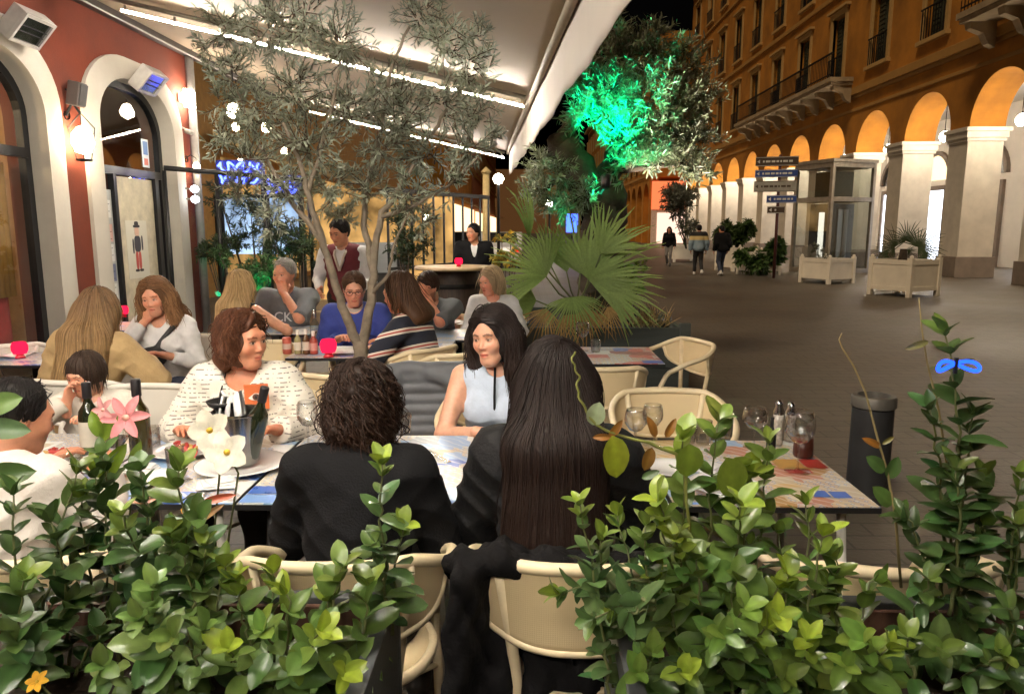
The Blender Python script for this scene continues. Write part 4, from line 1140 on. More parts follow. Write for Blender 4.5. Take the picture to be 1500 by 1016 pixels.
# glass lift kiosk
q = at(1214, 405, Y=25.5)
ks = thing('lift_kiosk', 'glass and metal lift kiosk standing in front of the arcade', 'kiosk', (11.3, 27.4, 0), R(20)); ks.scale = (.82, .9, 1.03)
m = MB(); kh = 3.75
for x in (-1.25, .95):
    for y in (-1.0, 1.0): m.box2(x - .07, y - .07, 0, x + .07, y + .07, kh)
for z in (.0, 2.45, kh - .16): 
    m.box2(-1.18, -1.06, z + .002, .88, -.94, z + .16); m.box2(-1.18, .94, z + .002, .88, 1.06, z + .16); m.box2(-1.31, -.93, z + .002, -1.19, .93, z + .16); m.box2(.89, -.93, z + .002, 1.01, .93, z + .16)
m.build('frame', ALU, ks, bevel=.008)
m = MB(); m.box2(-1.36, -1.12, kh, 1.06, 1.12, kh + .12); m.build('roof', ALU, ks, bevel=.02)
m = MB(); m.box2(-1.18, -1.01, .16, .88, -1.0, kh - .16); m.box2(-1.26, -.93, .16, -1.25, .93, kh - .16); m.box2(.95, -.93, .16, .96, .93, kh - .16); m.build('glazing', GLASS, ks)
m = MB(); m.box2(-.5, -.35, .0, .7, .9, 2.4); m.build('lift_car', M('lift_car_metal', (.10, .10, .10), .3, metal=.7), ks)
m = MB(); m.box2(-.2, -.4, .05, .05, -.36, 2.2); m.box2(.1, -.4, .05, .35, -.36, 2.2); m.build('door', STEEL, ks)
m = MB(); m.box2(-.6, -.3, 2.6, .6, .6, 3.5); m.build('machinery', M('dark_green_metal', (.05, .06, .045), .6), ks)
m = MB(); m.box2(-1.0, -.2, .3, -.75, -.14, 2.1); m.build('lit_panel', Emit('lift_panel', (1, .93, .8), .9), ks)
# direction signpost
sp_ = at(1130, 380, Y=24.0)
o = thing('signpost', 'direction signpost with five stacked boards left of the glass kiosk', 'sign', (sp_.x, 24.0, 0), R(-18))
m = MB(); m.tube([(.1, .05, 0), (.1, .05, 3.9)], .05, 10); m.build('post', M('dark_red_post', (.10, .03, .025), .5), o, smooth=True)
SB = M('sign_brown', (.07, .045, .03), .5); SBL = M('sign_blue', (.03, .07, .28), .5); SWH = M('sign_white', (.66, .66, .62), .5); SGR = M('sign_grey', (.35, .34, .30), .5)
zz = 3.84
for (wd, hh, off, mt, cm) in ((1.28, .29, .0, SB, SWH), (1.28, .24, .0, SBL, SWH), (1.28, .34, -.02, SGR, SB), (.9, .24, .2, SBL, SWH), (.52, .22, .05, SB, SWH)):
    m = MB(); m.box2(off - wd / 2, -.03, zz - hh, off + wd / 2, .0, zz); b_ = m.build('board', mt, o)
    m = MB(); m.box2(off - wd / 2 + .015, -.034, zz - hh + .012, off + wd / 2 - .015, -.031, zz - hh + .024); m.box2(off - wd / 2 + .015, -.034, zz - .024, off + wd / 2 - .015, -.031, zz - .012)
    ax = off - wd / 2 + .1
    m.prism([(ax - .05, -.034, zz - hh / 2), (ax + .03, -.034, zz - hh / 2 + .06), (ax + .03, -.034, zz - hh / 2 - .06)], (0, .003, 0))
    x = ax + .12
    for i in range(9):
        l_ = .05 + .03 * ((i * 7) % 4)
        if x + l_ > off + wd / 2 - .08: break
        m.box2(x, -.034, zz - hh / 2 - .03, x + l_, -.031, zz - hh / 2 + .03); x += l_ + .035
    m.build('markings', cm, b_)
    zz -= hh + .11
# street lamps down the street
LB_ = Emit('street_globe', (1, .88, .72), 60)
for (px, py, Y, lb) in ((730, 262, 27, 'street lamp with a round globe left of the tall lit pole'), (805, 297, 36, 'street lamp with a round globe between the palm and the big tree')):
    q = at(px, py, Y=Y); o = thing('street_lamp', lb, 'lamp', (q.x, q.y, 0), 0, 'street lamps down the street')
    m = MB(); m.lathe([(0, -.19), (.13, -.14), (.2, 0), (.13, .14), (0, .19)], (0, 0, q.z), 16); m.build('globe', LB_, o, smooth=True)
    m = MB(); m.tube([(0, 0, 0), (0, 0, q.z - .19)], [.07, .045], 8); m.lathe([(.16, 0), (.14, .3), (.07, .5)], n=10); m.build('post', IRON, o)
q = at(712, 255, Y=22)
o = thing('pole', 'tall pale pole catching warm light at the end of the terrace', 'pole', (q.x, 22, 0)); m = MB(); m.tube([(0, 0, 0), (0, 0, q.z)], [.13, .1], 12); m.lathe([(.2, 0), (.2, .3), (.13, .4)], n=12); m.build('shaft', M('pale_pole', (.75, .58, .28), .6), o, smooth=True); m = MB(); m.lathe([(.1, 0), (.16, .06), (.0, .22)], (0, 0, q.z), 12); m.build('finial', M('pale_pole', (.75, .58, .28)), o)

# ---------------------------------------------------------------- beyond the terrace: windbreak, neon, screen, pergola
wbk = thing('windbreak', 'glass windbreak with a dark top rail closing the terrace beside the restaurant door', 'screen', (-5.0, 9.1, 0))
a = at(240, 246, X=-4.95); e = at(452, 264, Y=11.5)
A_ = Vector((a.x, a.y, 0)); B_ = Vector((e.x, e.y, 0)); zt0, zt1 = a.z, e.z
m = MB()
m.tube([(A_.x + 5.0, A_.y - 9.1, zt0), (B_.x + 5.0, B_.y - 9.1, zt1)], .035, 8)
m.build('top_rail', IRON, wbk, smooth=True)
for i in range(4):
    t = i / 3; P_ = A_.lerp(B_, t); m = MB(); m.tube([(P_.x + 5.0, P_.y - 9.1, 0), (P_.x + 5.0, P_.y - 9.1, zt0 + (zt1 - zt0) * t - .036)], .03, 8); m.build('post', IRON, wbk, smooth=True)
for i in range(3):
    P_ = A_.lerp(B_, i / 3 + .012); Q_ = A_.lerp(B_, (i + 1) / 3 - .012); m = MB()
    m.add([(P_.x + 5.0, P_.y - 9.1, .1), (Q_.x + 5.0, Q_.y - 9.1, .1), (Q_.x + 5.0, Q_.y - 9.1, zt1 - .05), (P_.x + 5.0, P_.y - 9.1, zt0 - .05)], [(0, 1, 2, 3)]); m.build('pane', CLEAR, wbk)
NEON = Emit('blue_neon', (.06, .10, 1.0), 7)
rr = random.Random(5)
for (x0, y0, x1, y1, lb) in ((318, 236, 382, 270, 'blue neon sign glowing behind the left side of the olive tree'), (388, 258, 436, 284, 'smaller blue neon sign behind the olive trunk')):
    pa, pb = at(x0, y0, Y=12.6), at(x1, y1, Y=12.6)
    o = thing('neon_sign', lb, 'sign', ((pa.x + pb.x) / 2, 12.6, pa.z), 0)
    W2 = (pb.x - pa.x) / 2; H2 = (pa.z - pb.z)
    for r_ in range(2):
        m = MB(); pts = [(-W2 + 2 * W2 * t + .03 * math.sin(t * 37), 0, -H2 * (.25 + .5 * r_) + H2 * .2 * math.sin(t * 26 + r_ * 2)) for t in np.linspace(0, 1, 60)]; m.tube(pts, .02, 6); m.build('tube', NEON, o, smooth=True)
    m = MB(); m.box2(-W2 - .05, .05, -H2, W2 + .05, .1, .02); m.build('board', M('navy_board', (.02, .03, .12), .5), o)
    m = MB(); m.tube([(-W2, .08, -H2), (-W2, .08, -pa.z)], .03, 6); m.tube([(W2, .08, -H2), (W2, .08, -pa.z)], .03, 6); m.build('post', IRON, o)
pa, pb = at(318, 290, Y=13.2), at(442, 372, Y=13.2)
o = thing('lit_screen', 'pale blue lit panel glowing behind the terrace plants', 'screen', (pa.x, 13.2, 0))
m = MB(); m.box2(0, 0, pb.z, pb.x - pa.x, .04, pa.z); m.build('panel', Emit('pale_blue_panel', (.50, .70, 1.0), .62, var=2.2), o)
m = MB(); m.box2(-.06, -.02, 0, -.001, .08, pa.z + .06); m.box2(pb.x - pa.x + .001, -.02, 0, pb.x - pa.x + .06, .08, pa.z + .06); m.box2(0, -.02, pa.z + .001, pb.x - pa.x, .08, pa.z + .06); m.build('frame', IRON, o)
# cafe pergola with dark bars and warm light
o = thing('pergola', 'dark barred pergola with warm light inside, behind the waiter end of the terrace', 'pergola', (-1.55, 13.0, 0))
m = MB()
for i in range(11): m.box2(-.9 + i * .16, i * .34, 0, -.86 + i * .16, i * .34 + .05, 2.25)
m.box((-.08, 1.7, 2.28), (.07, 3.8, .08), Euler((0, 0, R(-25)))); m.box((-.08, 1.7, .9), (.05, 3.8, .05), Euler((0, 0, R(-25)))); m.build('bars', IRON, o)
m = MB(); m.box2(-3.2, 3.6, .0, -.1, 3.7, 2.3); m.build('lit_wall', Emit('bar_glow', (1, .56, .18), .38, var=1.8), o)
m = MB(); m.box2(-2.2, 1.0, 0, -.75, 1.5, 1.05); m.build('counter', M('dark_counter', (.03, .025, .02), .5), o)
m = MB(); m.box2(-1.9, .9, .78, -.9, .985, 1.35); m.build('steel_panel', STEEL, o)
for (px, py, Y, lb, s) in ((342, 163, 11.5, 'largest white bulb lamp behind the left of the olive crown', 1.2), (345, 186, 12, 'small bulb just below the largest white bulb', .7), (390, 187, 12.5, 'white bulb right of the largest one behind the olive crown', .9), (417, 222, 13, 'warm bulb near the blue neon behind the olive', .7), (352, 236, 13, 'small bulb left of the smaller neon sign', .5), (625, 318, 16.5, 'cool white bulb under the pergola', .8)):
    q = at(px, py, Y=Y); o = thing('bulb_lamp', lb, 'lamp', q, 0, 'bulbs hung over the back of the terrace')
    m = MB(); m.lathe([(0, -.1 * s), (.07 * s, -.06 * s), (.09 * s, 0), (.05 * s, .08 * s), (0, .1 * s)], n=12); m.build('bulb', Emit('garden_bulb', (1, .86, .62), 28), o, smooth=True)
    m = MB(); m.tube([(0, 0, .09 * s), (0, 0, max(.3, aw_z(q.x) - q.z - .02) if Y < 13.9 else .8)], .008, 5); m.build('cord', IRON, o)
q = at(838, 328, Y=45); o = thing('lit_sign', 'small blue lit sign far down the street', 'sign', (q.x, 45, 0)); m = MB(); m.box2(-.35, 0, q.z - .5, .35, .1, q.z + .6); m.build('panel', Emit('blue_sign', (.05, .12, 1), 2.5), o); m = MB(); m.tube([(0, .15, 0), (0, .15, q.z + .5)], .05, 8); m.build('post', IRON, o)
# parked cars far down the left side
def car(x, y, label, body):
    o = thing('parked_car', label, 'car', (x, y, 0), 0, 'cars parked far down the street')
    pr = [(-2.0, .35), (-2.05, .7), (-1.9, .9), (-1.2, 1.0), (-.6, 1.42), (.8, 1.45), (1.5, 1.02), (2.05, .9), (2.1, .4)]
    m = MB(); m.prism([(-.85, p_[0], p_[1]) for p_ in pr], (1.7, 0, 0)); m.build('body', body, o, bevel=.06, tri=False)
    m = MB(); m.prism([(-.70, -2.0 + .88, 1.03), (-.62, -.62, 1.40), (.62, -.62, 1.40), (.70, -1.12, 1.03)], (0, -.03, .02)); m.build('rear_window', DARKIN, o)
    for sx in (-1, 1):
        for yy in (-1.3, 1.3):
            m = MB(); m.lathe([(0, -.1), (.3, -.1), (.33, -.06), (.33, .06), (.3, .1), (0, .1)], (sx * .78, yy, .33), 16, rot=Matrix.Rotation(R(90), 3, 'Y')); m.build('wheel', IRON, o)
        m = MB(); m.box((sx * .68, -2.06, .78), (.22, .06, .12)); m.build('tail_light', Emit('tail_red', (1, .05, .02), 1.0), o)
car(-1.0, 30, 'white car parked beyond the palm at the end of the terrace', M('car_white', (.6, .6, .6), .3, coat=.6)); car(-2.6, 34, 'dark car parked behind the white one', M('car_dark', (.03, .03, .04), .3, coat=.6))
# glowing loop added for a blue lens ghost by the tall plant
q = at(1402, 536, Y=1.34); o = thing('ghost_loop', 'small blue glowing loop added for a lens ghost before the tall plant at the right', 'light', q)
m = MB(); m.tube([(.038 * math.sin(t), .006 * math.cos(2 * t), .0085 * math.sin(2 * t + .4)) for t in np.linspace(0, 2 * math.pi, 40, endpoint=False)], .0036, 6, closed=True); m.build('tube', Emit('blue_ghost_glow', (.008, .045, 1.0), 3.2), o, smooth=True)
m = MB(); m.box((0, .004, 0), (.006, .004, .03)); m.build('clip', IRON, o)  # clip added along with the ghost loop
# ================================================================ PEOPLE
def skin_mat():
    return M('skin', (.62, .36, .245),   .44, var=.11, scale=38, attr=True, sss=.16, bump=.12, bscale=220)
HAIRM = None
def hair_mat():
    m = M('hair_strands', (1, 1, 1), .55, var=.15, scale=30, attr=True, spec=.22)
    return m
def rotm(yaw=0, pitch=0, roll=0):
    """head turn: yaw left +, pitch down +, roll to the right shoulder +"""
    return np.array((Matrix.Rotation(R(yaw), 3, 'Z') @ Matrix.Rotation(R(-pitch), 3, 'X') @ Matrix.Rotation(R(roll), 3, 'Y')))
A3 = lambda *a: np.array(a, float)
def unit(v): return v / max(1e-9, np.linalg.norm(v))
def ik(S, W, l1, l2, pole):
    d = W - S; L_ = np.linalg.norm(d)
    if L_ > (l1 + l2) * .995: W = S + d / L_ * (l1 + l2) * .995; d = W - S; L_ = np.linalg.norm(d)
    a = (l1 * l1 - l2 * l2 + L_ * L_) / (2 * L_); h = math.sqrt(max(0, l1 * l1 - a * a))
    u = d / L_; p = pole - u * (pole @ u)
    return S + u * a + unit(p) * h, W

def wrinkles(amp, seed, f):
    r_ = np.random.RandomState(seed); ph = r_.rand(12) * 6.28
    cs = [(f.el[k], .16) for k in 'LR'] + [(f.sh[k] + A3(0, 0, -.07), .14) for k in 'LR'] + [(f.pel + A3(0, 0, .08), .20)]
    def fn(P):
        x, y, z = P[..., 0], P[..., 1], P[..., 2]
        wx = x + .03 * np.sin(z * 14 + ph[0]) + .02 * np.sin(y * 17 + ph[1]); wz = z + .035 * np.sin(x * 13 + ph[2]) + .02 * np.sin(y * 19 + x * 7 + ph[3])
        a = 1 - np.abs(np.sin(wz * 34 + wx * 13 + ph[4])); b = 1 - np.abs(np.sin(wz * 21 - wx * 27 + ph[5])); c_ = np.sin(wx * 16 + ph[6]) * np.sin(wz * 11 + ph[7])
        w = .28
        for c0, r0 in cs: w = w + 1.1 * np.exp(-((P - c0) ** 2).sum(-1) / (r0 * r0))
        return -amp * w * (1.0 * a ** 1.4 + .7 * b ** 1.3) + amp * .8 * c_ + amp * .6
    return fn
class Fig:
    pass
def skeleton(pose='sit', sex='f', s=1.0, lean=8, side=0, twist=0, head=(0, 0, 0), hands=None, legs=None, seat=.435):
    f = Fig(); f.s = s; f.sex = sex; f.pose = pose
    m = sex == 'm'
    f.pel = A3(0, 0, seat + .10 * s) if pose == 'sit' else A3(0, 0, .93 * s)
    T = np.array(Matrix.Rotation(R(-lean), 3, 'X') @ Matrix.Rotation(R(side), 3, 'Y'))
    f.T = T
    Tw = np.array(Matrix.Rotation(R(twist), 3, 'Z'))
    f.U = T @ Tw
    f.chest = f.pel + T @ A3(0, 0, .315 * s); f.nb = f.pel + T @ A3(0, 0.0, .478 * s)
    sw = (.185 if m else .163) * s; f.sw = sw
    f.sh = {k: f.pel + T @ A3(0, -.005, .430 * s) + f.U @ A3(q * sw, 0, 0) for k, q in (('L', -1), ('R', 1))}
    f.H = rotm(*head)
    up = unit(T @ A3(0, 0, 1) * .6 + A3(0, 0, 1) * .4)
    f.hp = f.nb + up * .075 * s + A3(0, .015, 0) * s                    # top of the neck
    f.hc = f.hp + f.H @ A3(0, .018, .075) * s                           # head centre
    hands = hands or {}
    f.el = {}; f.wr = {}; f.hand = {}
    for k, q in (('L', -1), ('R', 1)):
        hd = hands.get(k)
        if hd is None:
            hd = dict(p=(q * .13, .36, .80), pole=(q * .7, -.4, -.8)) if pose == 'sit' else dict(p=(q * .24, .08, .86 * s), pole=(q * .2, -1, 0))
        W = A3(*hd['p']); pole = A3(*hd.get('pole', (q * .6, -.5, -.8)))
        E, W = ik(f.sh[k], W, .285 * s, .25 * s, pole)
        f.el[k] = E; f.wr[k] = W
        fd = unit(W - E); dirv = unit(A3(*hd['dir'])) if 'dir' in hd else fd
        nrm = A3(*hd.get('n', (0, 0, -1) if pose == 'sit' else (-q, 0, 0)))
        f.hand[k] = (dirv, nrm, hd.get('curl', 25))
    f.hip = {k: f.pel + A3(q * .085 * s, 0, -.02) for k, q in (('L', -1), ('R', 1))}
    f.kn = {}; f.an = {}; f.toe = {}
    for k, q in (('L', -1), ('R', 1)):
        if pose == 'sit':
            kx = (legs or {}).get(k, (q * .11, .42))
            f.kn[k] = A3(kx[0], kx[1], seat + .06); f.an[k] = A3(kx[0], kx[1] - .03, .09); f.toe[k] = f.an[k] + A3(0, .16, -.05)
        else:
            st = (legs or {}).get(k, 0.0)           # stride
            an = A3(q * .09 * s, st, .09 * s + (.06 if st < -.1 else 0))
            Kn, an = ik(f.hip[k], an, .43 * s, .42 * s, A3(0, 1, 0)); f.kn[k] = Kn; f.an[k] = an; f.toe[k] = an + A3(0, .16, -.055 if st >= -.1 else -.09) * s
    return f

def torso_ops(S, f, g, m_low=0):
    s = f.s; U, T, p = f.U, f.T, f.pel; m = f.sex == 'm'
    P = lambda x, y, z: p + T @ A3(0, 0, z * s * .925) + U @ A3(x * s, y * s, 0)
    S.ell(P(0, -.01, -.01), A3(.168 if not m else .165, .125, .125) * s + g, .05, T)
    S.ell(P(0, .0, .17), A3(.135 if not m else .155, .098 if not m else .11, .17) * s + g, .06, U)
    S.ell(P(0, -.005, .35), A3(.148 if not m else .17, .10 if not m else .115, .165) * s + g, .06, U)
    S.cap(f.sh['L'] * .86 + f.sh['R'] * .14, f.sh['R'] * .86 + f.sh['L'] * .14, .052 * s + g, .052 * s + g, .06)
    S.cap(P(-.05, -.02, .46), P(0, -.01, .50), .05 * s + g * .6, .045 * s + g * .5, .05)
    S.cap(P(.05, -.02, .46), P(0, -.01, .50), .05 * s + g * .6, .045 * s + g * .5, .05)
    if not m:
        for q in (-1, 1): S.ell(P(q * .07, .075, .33), A3(.066, .06, .068) * s + g, .04, U)

def arm_ops(S, f, k, g, to=1.0, flat=False):
    s = f.s; m = f.sex == 'm'; w = 1.12 if m else .98
    S.cap(f.sh[k], f.el[k], .052 * s * w + g, .040 * s * w + g, .035, flat=(flat and to <= .5))
    if to > .5:
        t = (to - .5) * 2; e = f.el[k]; wv = f.wr[k]
        S.cap(e, e + (wv - e) * t, .039 * s * w + g, (.039 + (.027 - .039) * t) * s * w + g, .02, flat=flat)

def head_ops(S, f):
    s = f.s; H, c = f.H, f.hc
    P = lambda x, y, z: c + H @ A3(x, y, z) * s
    E = lambda x, y, z, a, b, d, k=.02, sub=False: S.ell(P(x, y, z), A3(a, b, d) * s, k * s, H, sub)
    E(0, -.012, .036, .073, .092, .082, .0)
    jw = 1.0 if f.sex == 'm' else .91
    E(0, .028, -.038, .057 * jw, .062, .074, .045)
    E(0, .052, -.095, .027, .030, .020, .03)
    for q in (-1, 1): S.cap(P(q * .05 * jw, -.002, -.05), P(q * .018 * jw, .055, -.096), .016 * s * jw, .015 * s * jw, .035 * s)
    E(-.036, .060, -.022, .026, .024, .026, .03); E(.036, .060, -.022, .026, .024, .026, .03)
    S.cap(P(-.034, .074, .026), P(.034, .074, .026), .013 * s, .013 * s, .03 * s)
    for q in (-1, 1): E(q * .032, .092, .004, .016, .013, .011, .012, True)
    S.cap(P(0, .083, .014), P(0, .101, -.026), .0062 * s, .0095 * s, .009 * s)
    for q in (-1, 1): E(q * .0115, .092, -.031, .009, .010, .008, .008)
    for q in (-1, 1): E(q * .0315, .0745, .004, .0145, .0145, .0135, .003)
    S.cap(P(-.019, .080, -.0565), P(0, .084, -.0585), .0060 * s, .0065 * s, .008 * s); S.cap(P(.019, .080, -.0565), P(0, .084, -.0585), .0060 * s, .0065 * s, .008 * s); E(0, .088, -.0565, .012, .007, .006, .008)
    S.cap(P(-.016, .080, -.069), P(.016, .080, -.069), .007 * s, .007 * s, .008 * s); E(0, .0865, -.070, .011, .007, .007, .008)
    S.cap(P(-.02, .0905, -.0632), P(.02, .0905, -.0632), .0022 * s, .0022 * s, .003 * s, sub=True)
    for q in (-1, 1):
        R_ = H @ np.array(Matrix.Rotation(R(q * 20), 3, 'Z')); S.ell(P(q * .074, -.008, -.004), A3(.009, .019, .031) * s, .008 * s, R_); S.ell(P(q * .082, -.004, .0), A3(.006, .010, .017) * s, .006 * s, R_, True)

def neck_ops(S, f, g=0):
    s = f.s; r = (.055 if f.sex == 'm' else .047) * s + g
    S.cap(f.nb + f.T @ A3(0, -.01, -.06) * s, f.hp + f.H @ A3(0, -.012, .03) * s, r * 1.08, r, .03)

def hand_ops(S, f, k):
    s = f.s * (1.0 if f.sex == 'm' else .92); q = -1 if k == 'L' else 1
    d, n, curl = f.hand[k]; n = unit(n - d * (n @ d)); l = np.cross(d, n) * q      # l points to the thumb side
    W = f.wr[k]
    Q = lambda a, b, c: W + (d * a + l * b + n * c) * s
    S.cap(W - d * .06, Q(.015, 0, 0), .027 * s, .025 * s, .01)
    B = np.stack([d, l, n], 1)
    S.ell(Q(.05, .0, 0), A3(.05, .041, .017) * s, .02, B)
    for (b, L_, r) in ((.030, .074, .0092), (.010, .082, .0095), (-.011, .076, .009), (-.030, .060, .008)):
        p = Q(.088 - abs(b) * .15, b, 0); a = curl * .6; fr = [.45, .31, .24]
        S.cap(Q(.05, b * .8, 0), p, .011 * s, r * s, .006)
        for i in range(3):
            v = d * math.cos(R(a)) + n * math.sin(R(a)) + l * b * .9; e = p + unit(v) * L_ * fr[i] * s
            S.cap(p, e, r * s * (1 - .1 * i), r * s * (.92 - .1 * i), .003); p = e; a += curl
    p = Q(.015, .024, .006); e = Q(.05, .058, .014 + curl * .0003); S.cap(p, e, .014 * s, .0105 * s, .008)
    S.cap(e, Q(.083, .062, .02 + curl * .0006), .0105 * s, .0085 * s, .003)

def to_mesh(S, h): return S.mesh(h)

def head_colors(V, f, skin, hairc, lips=(.62, .30, .28), brow=True, beard=0):
    c = np.tile(np.array(skin, float), (len(V), 1)); s = f.s
    q = ((V - f.hc) @ f.H) / s
    x, y, z = q[:, 0], q[:, 1], q[:, 2]
    fr = y > .05
    def blend(mask, col, a=1.0):
        mask = np.clip(mask, 0, 1)[:, None] * a; c[:] = c * (1 - mask) + np.array(col) * mask
    sk = np.array(skin)
    blend(np.exp(-(((np.abs(x) - .040) / .02) ** 2 + ((z + .025) / .02) ** 2)) * fr, sk * A3(1.12, .84, .80), .6)
    blend(np.exp(-((x / .012) ** 2 + ((z + .03) / .012) ** 2)) * fr, sk * A3(1.08, .85, .82), .5)
    lm = ((np.abs(x) / .0215) ** 2 + ((z + .0632 - .05 * np.abs(x)) / .0092) ** 2 < 1) & (y > .066); blend(lm.astype(float), lips, .9)
    blend(((np.abs(x) < .021) & (np.abs(z + .0632) < .0022) & (y > .06)).astype(float), np.array(lips) * .35, .9)
    for e in (-1, 1):
        dx = (x - e * .0315); eye = ((dx / .0130) ** 2 + ((z - .003) / .0055) ** 2 < 1) & (y > .07)
        blend(eye.astype(float), (.85, 1.15, 1.4), .7)
        blend((((dx) ** 2 + (z - .0035) ** 2 < .0058 ** 2) & eye).astype(float), (.05, .06, .05), 1)
        lid = ((dx / .0155) ** 2 + ((z - .0045) / .0080) ** 2 < 1) & ~eye & (z > .0045) & (y > .06); blend(lid.astype(float), (.12, .10, .09), .75)
        if brow:
            b = (np.abs(dx) < .02) & (np.abs(z - .0285 + .25 * np.abs(dx) - .0) < .0042) & (y > .055); blend(b.astype(float), np.array(hairc) * 2.2 + .02, .8)
    if beard:
        b = (z < -.035) & (y > -.01) & ~lm & ((np.abs(x) > .02) | (z < -.045)); blend(b.astype(float), np.array(hairc) * 1.5 + .03, beard)
    return c

# ---- hair
def hair_sdf(f, style, length=.4, vol=1.0, asym=0):
    s = f.s; H, c = f.H, f.hc; S = SDF()
    P = lambda x, y, z: c + H @ A3(x, y, z) * s
    def E(x, y, z, a, b, d, k=.02, sub=False): S.ell(P(x, y, z), A3(a, b, d) * s, k * s, H, sub)
    g = {'short': .010, 'bowl': .020, 'long': .018, 'curly': .032, 'wavy': .024, 'bob': .02}[style] * vol
    E(0, -.024, .039, .073 + g, .089 + g * .8, .083 + g * 1.05, 0)
    if style == 'short': E(0, -.045, -.01, .068 + g * .5, .062 + g * .5, .07, .03)
    elif style == 'bowl': E(0, -.02, .0, .076 + g, .088 + g * .8, .075, .03)
    elif style in ('long', 'wavy', 'bob'):
        E(0, -.035, -.02, .078 + g, .075 + g, .09, .03)
        base = f.pel; bk = f.U @ A3(0, -1, 0); dn = -(f.T @ A3(0, 0, 1))
        for q in (-1, -.5, 0, .5, 1):
            a = P(q * .062, -.055 + abs(q) * .03, -.01)
            wave = .012 if style == 'wavy' else 0
            off = (.112 if f.sex == 'f' else .12) * s * 1.0 + .035
            m_ = f.nb + f.U @ A3(q * .085, 0, 0) * s + bk * (off - .035 - .02 * abs(q)) + dn * .02
            e = f.nb + f.U @ A3(q * .115, 0, 0) * s + bk * (off + .02 - .045 * q * q) + dn * length * (1 - .1 * abs(q))
            r0 = .036 * s * vol
            S.cap(a, m_, r0 * 1.25, r0 * 1.2, .05)
            if length > .06: S.cap(m_, e, r0 * 1.2, r0 * .75, .05)
        if style == 'wavy':
            for q in (-1, 1):
                a = P(q * .082, .005, -.01); e = P(q * .10, .0, -.15 - asym * q * .02); S.cap(a, e, .028 * s * vol, .034 * s * vol, .04); S.cap(e, f.sh['R' if q > 0 else 'L'] * .6 + f.nb * .4 + A3(0, .03, -.04 - length * .5), .034 * s * vol, .022 * s * vol, .04)
    elif style == 'curly':
        E(0, -.035, -.03, .085 + g * .7, .078 + g * .7, .085 + g * .5, .04)
        E(-.06, -.02, -.05, .045, .05, .06, .03); E(.06, -.02, -.05, .045, .05, .06, .03)
        S.cap(P(-.03, -.07, -.08), P(.03, -.07, -.1), .045 * s, .045 * s, .03)
    fw = {'short': .074, 'bowl': .07, 'curly': .062, 'wavy': .064, 'long': .06, 'bob': .06}[style]
    fz = {'short': -.035, 'bowl': -.075, 'curly': -.038, 'wavy': -.030, 'long': -.04, 'bob': -.04}[style]
    hz = {'short': .108, 'bowl': .105, 'curly': .105, 'wavy': .115, 'long': .115, 'bob': .11}[style]
    S.ell(P(0, .105, fz), A3(fw, .092, hz) * s, .012 * s, H, True)
    if style in ('short',):
        for q in (-1, 1): S.ell(P(q * .085, .03, -.05), A3(.03, .055, .055) * s, .01, H, True)
    return S

